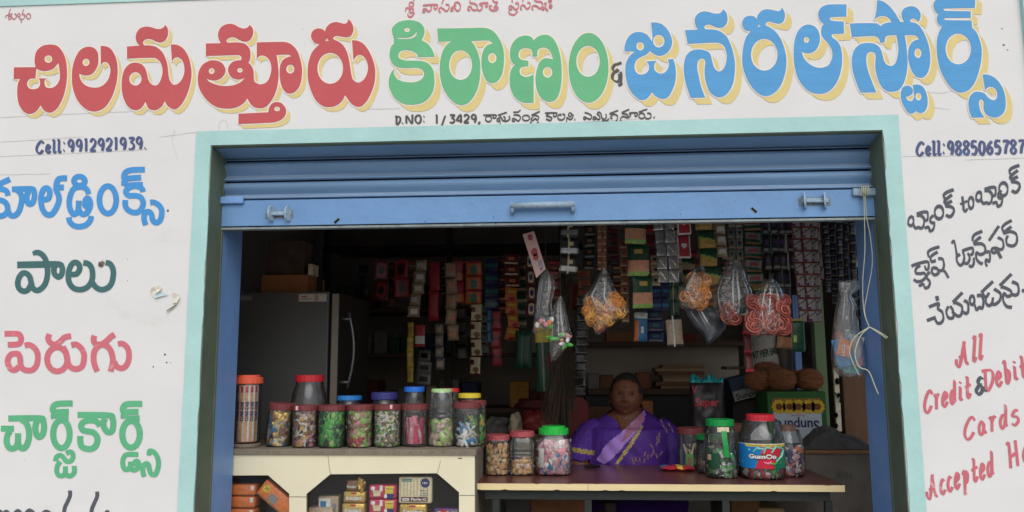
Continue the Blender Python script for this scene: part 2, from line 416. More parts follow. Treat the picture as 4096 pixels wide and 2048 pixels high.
class Word:
    """letters traced as outlines or brush strokes; one mesh of paint on the wall"""
    def __init__(s, ox, oy, sc): s.o = (ox, oy, sc); s.loops = []; s.mb = MB(); s.k = 0
    def loop(s, *strs): s.loops.append([spline(parse(q, *s.o), True) for q in strs]); return s
    def fill(s, loops, d, mi, dx=0, dy=0):
        vs = []; es = []
        for L in loops:
            o = len(vs); n = len(L)
            vs += [Vector((x+dx, y+dy)) for x, y, _ in L]; es += [(o+i, o+(i+1) % n) for i in range(n)]
        r0, r2 = cdt_fill(vs, es)
        s.mb.add([wallpt(v.x, v.y, d) for v in r0], [tuple(reversed(f)) for f in r2], mi)
    def ring(s, L, d, mi, wd):
        n = len(L); vs = []
        for i in range(n):
            a, b, c = L[i-1], L[i], L[(i+1) % n]
            tx, ty = c[0]-a[0], c[1]-a[1]; q = math.hypot(tx, ty) or 1
            nx, ny = -ty/q*wd, tx/q*wd
            vs.append(wallpt(b[0]+nx, b[1]+ny, d-0.0003)); vs.append(wallpt(b[0]-nx, b[1]-ny, d))
        s.mb.add(vs, [(2*i, 2*i+1, (2*i+3) % (2*n), (2*i+2) % (2*n)) for i in range(n)], mi)
    def stroke(s, st, w, nib=None, thin=None, closed=False, mi=0):
        """brush stroke; nib: direction (radians, image) of the thickest stroke, thin: the thinnest width"""
        pts = spline(parse(st, *s.o, w), closed, sub=8); n = len(pts); vs = []
        sc = s.o[2]
        for i in range(n):
            a = pts[i-1] if (i or closed) else pts[0]; c = pts[(i+1) % n] if (i+1 < n or closed) else pts[-1]
            tx, ty = c[0]-a[0], c[1]-a[1]; q = math.hypot(tx, ty) or 1
            wd = pts[i][2]
            if nib is not None:
                k = abs((tx*math.cos(nib)+ty*math.sin(nib))/q); wd = thin/sc + (wd-thin/sc)*k
            nx, ny = -ty/q*wd/2, tx/q*wd/2; d = 0.0012 + 0.0005*i/n + 0.00012*(s.k % 7)
            vs.append(wallpt(pts[i][0]+nx, pts[i][1]+ny, d)); vs.append(wallpt(pts[i][0]-nx, pts[i][1]-ny, d))
        m = n if closed else n-1
        s.mb.add(vs, [(2*i, 2*i+1, (2*i+3) % (2*n), (2*i+2) % (2*n)) for i in range(m)], mi)
        s.k += 1; return s
    def strokes(s, txt, w, nib=None, thin=None, mi=0, dx=0, dy=0):
        for st in txt.split(';'):
            st = st.strip()
            if not st: continue
            cl = st.startswith('o')
            if cl: a = [float(v) for v in st[1:].split(',')]; st = oval(a[0], a[1], a[2], a[3])
            if dx or dy: st = ' '.join('%g,%g' % (float(q.split(',')[0])+dx, float(q.split(',')[1])+dy) for q in st.replace('*','').split())
            s.stroke(st, w, nib, thin, cl, mi)
        return s
    def shadowed(s, name, face, dx, dy, label, shade=None):
        for L in s.loops:
            for k, t in enumerate((0.25, 0.5, 0.75, 1.0)): s.fill(L, 0.0010+0.00012*k, 1, dx*t, dy*t)
        for L in s.loops:
            for q in L: s.ring(q, 0.0020, 2, 5.0)
        for L in s.loops: s.fill(L, 0.0030, 0)
        s.mb.build(name, [face, M_shade, M_cream], wall, label=label)
    def plain(s, name, face, label): s.mb.build(name, face if isinstance(face, list) else [face], wall, label=label)

M_shade = mat('yellow_shadow_paint', (222,201,136), 0.7, 0.07, 10, spec=0.2)
M_cream = mat('cream_outline_paint', (236,226,213), 0.7, 0.05, 10, spec=0.2)
M_red = mat('red_sign_paint', (195,90,92), 0.65, 0.06, 5, 0.1, 60, spec=0.25)
M_green = mat('green_sign_paint', (108,183,132), 0.65, 0.07, 5, 0.1, 60, spec=0.25)
M_sky = mat('blue_sign_paint', (86,156,206), 0.6, 0.08, 6, 0.12, 45, stretch=(1,1,4), spec=0.3)

A = Word(0, 0, 2.3)
A.loop('132,622* 332,620* 322,560 338,478 395,425 470,412 530,425 580,480 610,560 620,660 615,760 595,860 560,950 515,1012 465,1038 420,1025 395,1000 377,968* 355,1005 320,1037 270,1050 225,1030 190,985 170,930 162,860 165,800 175,755 192,728* 130,728*',
       '338,632* 365,645 400,655 440,652 490,635 520,605 541,578* 550,635 555,690 552,730 535,770 505,800 465,812 430,805 415,780 413,748 422,732 438,723* 360,723* 372,745 372,780 355,810 320,822 280,818 258,795 253,765 265,738 290,724 330,722*',
       oval(449,545,36,35))
A.loop('930,425* 975,428 1020,450 1060,510 1082,590 1085,680 1075,760 1050,850 1010,935 960,995 900,1023 845,1025 790,1002 735,950 695,880 670,790 665,700 672,620 695,540 735,470 785,438 830,433 870,445 900,480 908,530 905,590 885,640 850,680 810,695 770,692 730,677* 740,720 765,765 810,797 860,808 910,805 960,780 1000,730 1018,670 1018,630 1005,595 985,575 960,572 940,590 932,610*',
       oval(795,575,32,34))
A.loop('1172,430* 1290,422* 1265,395 1252,350 1262,300 1295,262 1350,247 1400,255 1440,268 1480,268 1510,252 1523,230* 1543,260 1550,300 1540,345 1515,380 1475,393 1440,385 1400,365 1360,360 1328,375 1318,400 1332,420* 1390,422 1440,435 1490,475 1525,535 1545,610 1553,690 1565,740 1590,775 1615,782 1650,765 1680,725 1698,670 1698,610 1680,560 1650,532 1620,530 1595,550 1585,575* 1575,412* 1630,415 1685,445 1730,510 1755,590 1765,680 1755,760 1735,840 1700,920 1660,975 1620,1005 1585,1002 1545,975 1518,930* 1495,975 1455,1007 1415,1015 1370,998 1340,935* 1320,975 1285,1007 1240,1015 1190,990 1155,940 1130,870 1122,790 1128,710 1150,640 1195,592 1250,578 1300,590 1335,625 1355,680 1365,725 1385,765 1420,788 1455,780 1480,740 1497,680 1495,620 1475,570 1440,542 1400,533 1172,540*',
       oval(1249,727,56,62))
B = Word(700, 0, 2.3)
B.loop('287,402* 425,400* 402,350 402,300 430,250 490,222 545,228 590,252 635,265 670,255 690,230* 715,260 722,300 710,345 680,378 640,385 595,370 555,348 520,345 485,360 475,380 492,396* 560,393 620,397 660,415 690,455 697,500 693,545 677,577* 710,615 725,660 730,740 750,765 790,778 835,765 865,730 885,670 888,610 870,555 835,520 795,512 770,525 755,545* 755,393* 850,390 960,388 1020,390 1070,410 1120,460 1150,530 1168,610 1170,690 1160,760 1135,815 1100,850 1060,862 1020,850 985,800 968,730 965,650 975,590 1000,550 1040,528 1075,521* 1055,508 1020,503 935,508* 945,560 953,640 955,700 945,790 920,870 880,940 835,985 780,997 730,985 695,955 667,905* 640,945 590,980 530,998 460,1000 385,985 315,940 255,870 222,800 212,730 222,660 255,600 310,565 360,557 415,570 450,600 467,645 455,690 420,725 370,742 320,735 290,722* 320,755 380,780 440,792 500,792 560,780 610,755 650,713* 610,730 560,730 515,705 492,660 497,615 525,578 565,560 610,556* 614,530 595,510 560,508 287,517*',
       oval(340,655,27,27), oval(600,648,25,22), oval(1063,637,37,42))
B.loop('587,1048* 860,1035* 870,990 895,955 935,940 980,950 1012,985 1025,1020 1018,1060 990,1095 940,1120 870,1130 587,1143*', oval(942,1003,27,22))
B.loop('1332,407* 1290,398 1260,360 1255,320 1272,285 1310,265 1350,268 1375,285 1382,293* 1395,255 1430,220 1480,205 1520,212 1560,222 1585,210 1595,178* 1622,205 1642,250 1640,295 1615,335 1575,345 1530,338 1490,332 1460,345 1463,365 1500,382 1540,410 1575,460 1600,540 1615,630 1625,690 1640,735 1680,762 1720,750 1755,710 1775,650 1775,600 1755,545 1720,510 1680,512 1650,545 1645,575* 1630,372* 1690,380 1745,415 1790,480 1825,560 1843,640 1842,720 1830,790 1800,870 1760,940 1710,982 1660,978 1615,945 1567,877* 1535,935 1480,975 1410,987 1350,970 1295,920 1255,840 1228,750 1222,660 1232,570 1265,480',
       oval(1430,630,118,143), '1383,382* 1398,352* 1418,378*')
A.loops += B.loops
A.shadowed('painted_word', M_red, 16, 18, 'large red Telugu word with yellow drop shadow')
A = Word(1500, 0, 2.3)
A.loop('173,350* 155,280 175,240 220,205 290,188 360,192 420,215 452,260 455,310 440,350 430,373* 480,400 515,440 540,490 550,524* 398,528* 385,500 350,475 300,463 250,468 222,490 217,520 235,545 280,558 340,560 410,562 470,575 515,610 540,660 548,730 545,790 530,850 490,910 440,945 380,962 320,965 260,955 200,920 160,870 132,800 128,740 140,690 165,650 185,633* 175,660 180,690 210,730 260,752 320,760 380,755 430,730 452,690 445,655 420,635 380,625 310,628 240,625 190,610 155,575 137,530 137,480 150,430 175,405*',
       oval(297,276,26,20), '385,290* 381,325 345,352 290,361 230,359 178,349* 230,347 290,348 335,337 365,318*')
A.loop('573,265* 700,263 850,262 980,258 1050,268 1100,300 1145,360 1175,430 1188,510 1185,600 1170,680 1140,735 1095,765 1050,760 1015,725 990,660 980,580 985,510 1005,450 1040,415 1082,404* 1060,380 1020,373 880,378* 910,410 945,480 965,560 970,640 965,720 950,800 915,880 870,940 820,965 770,965 710,930 660,870 620,790 600,700 597,620 605,540 625,470 660,415 705,381* 583,386*',
       oval(788,600,106,137), oval(1080,535,38,48))
A.loop('1462,375* 1440,345 1400,330 1350,335 1300,360 1260,410 1243,470 1245,530 1265,580 1290,598* 1260,630 1242,680 1240,740 1245,800 1265,860 1300,910 1350,940 1400,948 1460,946* 1460,682* 1425,703 1385,710 1345,692 1330,655 1345,622 1385,612 1412,611* 1412,560* 1370,557 1335,542 1320,505 1335,462 1380,443 1425,450 1447,475 1450,522* 1495,520* 1493,480 1510,450 1550,437 1590,450 1620,490 1638,550* 1600,540 1560,540 1520,565 1495,620 1480,690 1478,760 1490,830 1520,890 1560,925 1610,938 1660,920 1695,860 1712,780 1718,690 1715,600 1705,520 1685,440 1650,370 1605,330 1560,322 1510,333 1475,358',
       oval(1588,666,44,50))
A.loop(oval(1965,625,183,320,20), oval(1960,565,108,143,14))
A.shadowed('painted_word', M_green, 24, 27, 'large green Telugu word with yellow drop shadow')
A = Word(2400, 0, 2.3)
A.loop('225,475* 228,420 250,360 290,315 340,297 395,303 440,330 478,385* 483,345* 470,210* 520,210 575,230 620,275 650,330 663,385 655,430 630,475 590,505 545,515 500,500 460,470* 430,500 380,525 340,550 320,590 318,630 335,670 370,688 415,680 445,650 450,610 440,580 420,566* 520,563* 500,595 500,640 525,670 560,680 600,665 628,625 632,580 622,550* 672,543* 690,600 698,680 690,760 665,830 630,890 590,910 545,905 505,880 478,848* 450,890 410,918 360,915 305,870 265,810 240,730 232,650 240,580 270,520 310,485 335,474*',
       oval(540,380,52,59), oval(370,427,35,39))
A.loop('783,280* 900,275* 880,240 870,190 885,145 930,112 985,110 1040,125 1090,128 1120,108 1133,86* 1160,120 1172,170 1165,215 1135,250 1095,258 1050,245 1010,228 975,232 958,255 972,273* 1040,275 1100,290 1160,335 1200,410 1225,490 1240,580 1238,670 1225,760 1195,830 1150,880 1100,897 1055,885 1010,845 980,780 965,710 962,640 968,580 965,555 945,540 920,545 900,570 893,620 905,690 930,800 968,899* 832,901* 805,820 780,730 770,640 775,570 795,510 840,470 900,457 960,465 1010,495 1030,560 1050,625 1090,660 1130,640 1155,590 1165,520 1155,460 1130,415 1090,397 1040,393 805,405*')
A.loop('1388,287* 1340,280 1310,240 1308,200 1335,160 1385,148 1425,160 1443,183* 1450,140 1490,100 1535,88 1590,95 1635,105 1660,95 1672,72* 1695,110 1700,155 1685,200 1650,220 1605,212 1560,200 1530,210 1525,235 1560,255 1610,290 1655,350 1690,430 1710,520 1712,610 1695,700 1660,790 1610,850 1550,882 1490,880 1430,840 1375,770 1335,690 1310,600 1308,510 1320,420 1345,340',
       oval(1510,505,122,147), '1447,253* 1460,225* 1477,245*')
B = Word(3200, 0, 2.3)
B.loop('425,43* 300,43 235,50 190,75 167,120 172,165 195,205 222,221* 200,245 192,290 200,330 225,365 265,410 290,460 297,510 285,560 255,605 200,625 140,620 85,590 40,545 11,475* 50,490 100,488 145,460 175,405 182,350 172,300 145,255 100,232 50,232 0,262 -35,320 -55,400 -60,480 -58,560 -45,640 -20,720 25,790 80,840 150,862 220,860 280,830 330,770 365,690 383,600 385,510 370,430 340,380 305,355 290,335 292,316* 403,309* 400,200* 300,195 272,178 285,160 330,157 425,154*', oval(58,368,24,28))
B.loop('457,220* 560,215 690,217 715,225 740,244* 760,225 800,212 840,208* 820,175 785,152 740,150 705,165 682,187* 700,100 707,2* 760,15 810,50 860,105 895,160 920,204* 955,206* 940,170 932,125 950,85 1000,62 1050,65 1090,95 1107,140 1100,180 1085,206* 1065,180 1040,172 1018,180 1010,198 1025,209* 1060,215 1100,245 1140,310 1175,400 1193,490 1195,570 1180,650 1150,700 1110,718 1060,700 1020,640 998,570 993,500 1000,440 1025,395 1060,372 1092,366* 1075,340 1045,325 960,325* 975,420 985,520 985,620 970,710 945,780 905,830 850,845 800,840 750,800 715,730 695,650 690,580 695,530 685,490 660,478 630,485 610,515 608,570 620,640 655,740 700,851* 553,853* 520,770 490,680 475,590 480,510 505,450 555,408 615,398 680,405 730,440 755,500 770,560 795,595 835,610 870,590 890,540 903,450 885,325* 810,328 785,345 775,391* 735,394* 725,360 700,338 660,333 475,341*', oval(1083,490,32,45))
B.loop('1035,782* 1090,782 1130,805 1160,860 1172,930 1165,990 1140,1030 1100,1042 1068,1022* 1040,1042 1000,1042 960,990 930,920 925,860 940,810 980,790 1015,800 1035,830 1030,865 1000,885 970,891* 985,920 1015,933 1040,915 1050,888* 1044,840*', oval(1087,890,27,35))
B.loop('1612,-30* 1290,-30 1245,0 1225,40 1232,85 1255,120 1273,132* 1258,155 1260,200 1285,235 1305,245* 1280,290 1260,360 1255,440 1262,530 1285,630 1325,720 1380,800 1440,845 1500,850 1560,820 1610,750 1645,650 1665,550 1668,450 1650,370 1620,300 1580,256* 1575,191* 1345,187 1328,178 1340,168 1568,166* 1568,106* 1345,102 1322,92 1340,80 1605,74*', oval(1453,452,117,142))
B.loop('1677,688* 1730,690 1790,720 1840,775 1875,850 1888,930 1885,1000 1860,1050 1810,1080 1750,1075 1700,1040 1685,990 1688,945 1670,915 1645,930 1645,975 1660,1030 1692,1081* 1578,1084* 1555,1020 1548,950 1560,890 1600,850 1650,848 1690,860 1710,880 1740,910 1780,925 1808,900 1810,850 1785,810 1740,800 1715,815 1700,833*')
A.loops += B.loops
A.shadowed('painted_word', M_sky, 28, 26, 'large blue Telugu words with yellow drop shadow')
M_ink = mat('dark_grey_sign_paint', (88,86,82), 0.7, 0.12, 20)
M_ink2 = mat('slate_sign_paint', (86,89,96), 0.7, 0.10, 20)
H0 = 0.0
Word(2400,0,2.3).strokes('198,578 165,590 135,600 118,628 125,652 150,660 170,640; 168,640 135,665 115,695 120,735 160,752 178,735 178,680; 190,660 195,700 192,745 195,775 168,785', 30, -0.9, 12).plain('painted_ampersand', M_ink, 'small dark grey ampersand between the large words')
# left column
Word(0,520,2.9275).strokes('-40,655 40,612 120,575; 95,770 85,725 50,700 0,694 -60,720; -60,822 0,822 50,838 85,880 98,950 130,1000 180,1000 225,950 252,860 258,790 240,740 205,705; 90,950 60,990 0,1010 -50,1000; 142,695 360,690 400,715 405,790 385,850 350,868 322,840 315,780 335,715;'
 '510,815 560,808 583,765 580,705 545,680 510,700 488,760 482,830 500,925 545,985 600,990 650,935 688,850 692,780 668,720 660,680 690,672 750,672; 665,705 662,640 685,580 730,565 788,565;'
 'o932,598,64,52; 1037,752 1025,705 985,675 925,668 865,690 828,760 812,850 825,930 860,985 895,975 918,930 925,828; 925,930 950,975 990,988 1035,950 1060,880 1050,820 1025,798 1000,830 1000,885 1040,905; 808,1022 820,1075 870,1120 940,1132 1010,1110 1055,1065 1072,1007;'
 'o1265,818,98,160; 1698,463 1540,470 1475,495 1453,545 1465,590; 1655,557 1510,568 1460,600 1455,650; 1675,640 1520,648 1470,680; 1678,725 1665,690 1620,662 1560,660 1495,690 1475,730 1510,768 1590,770 1650,790 1678,850 1665,910 1620,960 1560,965 1500,935 1470,885 1470,820;'
 '1760,850 1800,848 1860,880 1895,940 1890,1020 1865,1070 1825,1085 1790,1055 1780,1000 1755,962 1715,962 1690,1000 1692,1060 1710,1112', 66).plain('painted_word', mat('blue_wall_lettering', (74,148,208), 0.65, 0.08, 12), 'blue Telugu lettering above the other words of the left column')
Word(0,940,2.9275).strokes('385,220,50 440,205 500,235 540,300 558,400 553,500 520,590 450,648 390,625 368,560 350,490 310,450 265,450 225,500 210,570 230,630 280,658 330,640 365,580; 203,350,78 500,345,78 690,343,70 728,375 733,420 718,470 685,492 648,465 632,420 640,375 660,350; 835,462 895,457 932,410 930,355 895,322 850,335 815,400 802,490 820,570 870,625 940,640 1010,620 1060,570 1085,500 1080,400 1040,340 978,325; 1238,325 1290,338 1325,400 1328,480 1305,570 1260,620 1190,640 1125,610 1080,550', 66).plain('painted_word', mat('dark_teal_wall_lettering', (70,109,108), 0.65, 0.12, 14), 'dark teal Telugu lettering, second word of the left column')
Word(0,1260,3.22).strokes('60,242 200,240 255,255 275,310 255,365 200,380 103,382; 320,395 380,385 440,420 480,480 490,550 475,640 430,700 370,715 300,695 268,640 262,560 240,505 190,498 135,515 103,580 112,650 150,700 200,705 245,665; 640,245 622,300 645,350 690,378 740,368 790,330 840,285 918,270; o740,570,130,155; 920,390 980,378 1040,420 1080,490 1085,560 1065,650 1010,690 950,690 895,650 870,580 850,480 810,410; 1220,265 1207,310 1222,360 1260,378 1320,372 1380,330 1430,280 1480,250; 1255,725 1220,640 1207,550 1222,460 1270,400 1320,382 1380,400 1430,460 1455,560 1450,640 1425,725; 1520,375 1580,370 1640,420 1663,500 1655,590 1620,660 1570,685 1510,665 1475,600', 74).plain('painted_word', mat('faded_red_lettering', (208,112,122), 0.7, 0.06, 9, c2=(226,178,178), thr=0.60, stretch=(1,1,2)), 'faded patchy red Telugu lettering, third word of the left column')
Word(0,1560,2.639).strokes('10,408 150,408; 110,435 80,480 72,550 95,605 135,618 170,600 190,550 193,455; 193,565 215,605 250,615 285,580 308,500 305,420 280,350 230,315; 90,300 420,298 455,325 467,390 455,460 420,495 388,470 375,400 385,345 405,305; 768,140 620,145 572,165 560,205 575,240; 728,230 610,235 572,265 575,300; 724,288 610,292; o650,465,87,148; 820,262 1150,268 1188,300 1198,360 1185,430 1145,445 1108,410 1092,350 1110,300; 1057,382 1035,345 990,322 930,322 875,345 857,385 880,425 940,438 990,450 1028,500 1025,560 990,610 930,622 870,600 850,550 850,485; 1503,145 1350,148 1312,170 1298,205 1312,240; 1463,230 1345,234 1310,260 1310,300; 1475,300 1330,305; o1385,465,92,142', 64).strokes('585,752 600,705 640,690 675,715 700,750 740,752 770,720 768,670 740,652 700,670; 640,755 608,800 602,860 622,900 662,905 690,870 692,805; 690,870 710,900 750,905 785,868 786,800; 1462,680 1340,682 1305,720 1298,780 1315,830 1350,838 1378,800 1380,755; 1380,830 1420,845 1460,820 1465,770 1445,748 1420,770 1430,800; 1577,690 1580,645 1620,650 1660,700 1675,770 1665,840 1640,890 1600,885 1580,840 1570,790 1545,775 1515,800 1510,860 1525,912', 52).plain('painted_word', mat('green_wall_lettering', (96,178,130), 0.65, 0.10, 14), 'green Telugu lettering, fourth word of the left column')
Word(0,1940,4.6).strokes('1290,100 1290,200 1235,330 1195,420 1190,560 1260,640 1400,640; 1788,120 1790,210 1735,340 1695,440 1690,560 1760,640 1900,640; -20,480 20,500 60,600; 65,560 110,490 160,520 200,620; 250,560 330,475 395,540 400,640; 460,560 545,465 640,540 660,640; 760,560 850,487 940,540 970,640; 1930,600 1975,490 2010,560', 72).plain('painted_word', M_ink2, 'dark grey Telugu lettering at the foot of the left column')
Word(0,20,14.31).strokes('625,215 530,430 520,510 690,530 680,600; 320,740 340,640 430,590 600,630 700,720 790,810 870,800 930,720 940,600 900,520 830,540; o570,740,80,90; o1090,590,80,85; 1120,680 1140,790 1300,820 1400,740 1430,600 1380,550 1290,550 1310,430 1370,250; 1225,780 1225,1030; o1640,650,120,150', 74, 0.6, 30).plain('painted_word', mat('thin_red_lettering', (190,118,122), 0.7, 0.15, 20), 'tiny red Telugu word in the upper left corner')
M_thinred = mat('pale_red_lettering', (201,122,128), 0.7, 0.10, 20)
Word(1600,0,4.025).strokes('o185,75,36,36; 218,25 235,-25; 90,195 98,140 165,132 215,155 205,200 160,198 150,165 185,140; 125,222 142,265 190,265 235,205; 370,90 580,78 602,110 575,150 548,125 560,85; 500,100 505,150 465,188 420,150 380,152 370,188 400,192 415,150; 675,75 690,20 715,-25; 735,78 780,80 790,130 750,182 700,150 660,125 625,150 630,182 655,205; 905,100 870,85 900,42 950,52 975,110 950,172 910,168 870,125 830,132 820,172 862,165; 1130,-10 1130,45 1200,62 1240,100 1245,150 1290,172 1330,110 1285,65 1400,50 1413,90 1390,112 1375,80; 1230,165 1170,160 1140,112 1100,118 1095,160 1130,162; 1490,-10 1520,35 1570,42 1540,90 1515,125 1560,115 1578,140 1530,172 1460,155 1440,112 1478,92; 1800,-10 1812,40; 1855,62 1900,52 1908,110 1870,158 1820,120 1780,98 1755,130 1772,158 1805,145; 1748,188 1772,225 1840,238 1898,182; 1975,-10 1982,35; 2050,45 2090,52 2092,110 2040,145 2000,92 1962,90 1940,130 1962,162; 2160,-10 2200,25 2268,32 2298,80 2262,138 2205,105 2160,92 2125,120 2140,165; 2320,62 2355,62 2340,110 2305,158 2290,130 2335,130 2382,180; o2415,18,22,20; o2425,105,22,20', 34, 0.15, 14).plain('painted_word', M_thinred, 'small pale red Telugu blessing along the top edge')
Word(1560,430,4.77).strokes('1780,150 2010,145 2020,185 1995,207 1965,188 1980,155; o1880,218,58,54; 2060,152 2230,95; 2085,175 2120,190 2155,250 2185,240 2200,205 2165,170; o2068,238,28,28; 2100,245 2105,325; 2175,255 2225,262 2288,215 2270,160; 2350,92 2460,88; 2450,88 2490,45; 2360,145 2455,150 2490,200 2450,258 2395,228 2345,212 2335,258 2385,262', 34, 0.1, 16).plain('painted_word', M_ink, 'small dark grey Telugu address line, first word')
Word(2080,420,4.6).strokes('o112,240,66,50; 210,190 365,120; 222,192 300,195 345,230 320,280 280,252 232,290 205,262 240,222; 190,310 230,358 300,352 345,305; 460,150 660,148 678,180 650,215 618,200 622,160; 530,165 485,200 560,222 588,250 550,285 480,258; 755,205 745,172 702,200 702,250 760,278 820,240 820,182 778,168; 955,175 925,145 890,180 925,215 970,180 975,220 930,268 862,232; 862,220 857,345; 1010,250 1008,292; 1190,140 1280,168 1318,212 1290,265 1232,242 1182,222 1172,258 1215,266; o1370,245,28,24; 1392,232 1430,265 1470,258 1458,200 1420,165 1450,132 1490,165 1502,228 1540,265 1588,228 1580,162; 1508,295 1590,292 1635,250; 1590,300 1600,328 1632,300; 1650,160 1805,102; 1645,168 1720,168 1790,200 1790,260 1762,305; 1715,178 1665,228 1700,256; 1870,142 2010,82; 1872,155 1960,172 1990,222 1965,232 1900,212 1852,250 1862,325; 1985,242 2035,195 2020,152 2150,148 2160,190 2122,210 2112,172; 2185,132 2340,78; o2240,202,52,50; 2290,222 2340,255 2408,230 2398,162 2340,152; 2455,232 2480,230', 32, 0.1, 16).plain('painted_word', M_ink, 'small dark grey Telugu address line, last words')
# right column (Telugu part)
bya = '240,1032 205,1055 195,1110 225,1135 250,1105 248,1055 232,1032; 245,1110 270,1158 305,1150; 300,1150 340,1160 362,1120 362,1060 330,1025 285,1022; 285,1010 340,992 390,988 405,1015 398,1070 372,1075 360,1045; 370,1162 410,1150 430,1190 462,1172 475,1112 440,1098 430,1062 465,1022'
kk = '682,748 605,778 575,812 592,850; 665,802 605,850 582,882 620,897; 665,870 620,892 600,922 650,930 685,960 672,1010 640,1038 598,1018'
w = Word(3560,480,2.683)
w.strokes(bya, 36, 0.0, 17).strokes('o525,993,46,67', 40, 0.0, 15).strokes(kk, 38, -0.2, 18)
w.strokes(bya, 36, 0.0, 17, dx=728, dy=-265).strokes(kk, 38, -0.2, 18, dx=706, dy=-262).strokes('775,820 785,900 790,960 810,980 828,950; 753,905 830,868', 26).strokes('o868,890,27,58; o1215,743,46,69', 38, 0.0, 15)
w.plain('painted_word', M_ink2, 'slanting dark grey lettering, first line of the right column')
w = Word(3560,840,2.5765)
w.strokes('220,578 290,552 388,535 395,600 370,610 356,572; 310,572 270,602 265,648 310,655 352,652 365,690 330,728 280,737 242,715; 298,785 340,765 362,802 396,790 410,740 380,702 385,662 410,640; 508,378 422,408 390,442 402,488; 490,432 440,462 417,492 428,530 470,522; 495,500 540,507 555,560 540,618 500,622 478,600 440,598 430,640 460,668 498,650 490,615; 552,620 578,655 602,700; 635,345 660,322 678,400 690,470 720,455; 690,440 688,520 720,568 752,545 765,480 748,430; 742,422 845,392 852,445 828,465; 760,545 798,548 820,495 800,442; 812,570 840,582 862,550 862,490; 950,218 880,248 852,282 852,320; 935,278 890,312 868,348 940,348 978,382 975,438 930,458 890,442 890,500 920,540 955,555; 990,440 1020,430 1030,480 1020,530 992,512 985,550 1000,582; 1110,282 1158,312 1168,380 1140,408 1090,392 1052,402 1048,430 1080,440 1100,402; 1253,108 1190,142 1156,182 1166,220; 1250,172 1200,207 1172,237 1240,222 1300,252 1305,330 1270,368 1212,358 1196,310 1212,262', 34, -0.25, 17).strokes('1020,315 1120,165; 1100,412 1145,497', 30)
w.plain('painted_word', M_ink2, 'slanting dark grey lettering, second line of the right column')
w = Word(3560,840,2.5765)
w.strokes('400,1000 500,965 492,1015 535,1050 550,1110 530,1158 490,1165 462,1122; 380,1140 470,1105; 600,992 580,1050 602,1108 648,1108 650,1042 618,988; 640,1045 690,1090 730,1080 742,1000 690,960 650,952; 735,1040 780,1065 805,1040 800,960 760,930; o845,930,24,44; 868,965 890,1025 920,1002 950,1010 962,940 940,882 895,882; 952,850 985,900 1020,852; 985,900 990,960 1020,985 1050,958 1060,900; 1050,970 1085,970 1130,930 1135,860 1070,812; 1138,792 1180,800 1240,832 1250,872 1210,890 1172,862 1165,930 1200,990 1255,1003; 1250,862 1290,878 1322,850 1315,770 1255,738; 1358,832 1385,830', 36, -0.2, 18).strokes('480,885 490,935; 648,950 745,850; 940,850 1060,735; 1130,780 1250,660', 34)
w.plain('painted_word', M_ink2, 'slanting dark grey lettering, third line of the right column')
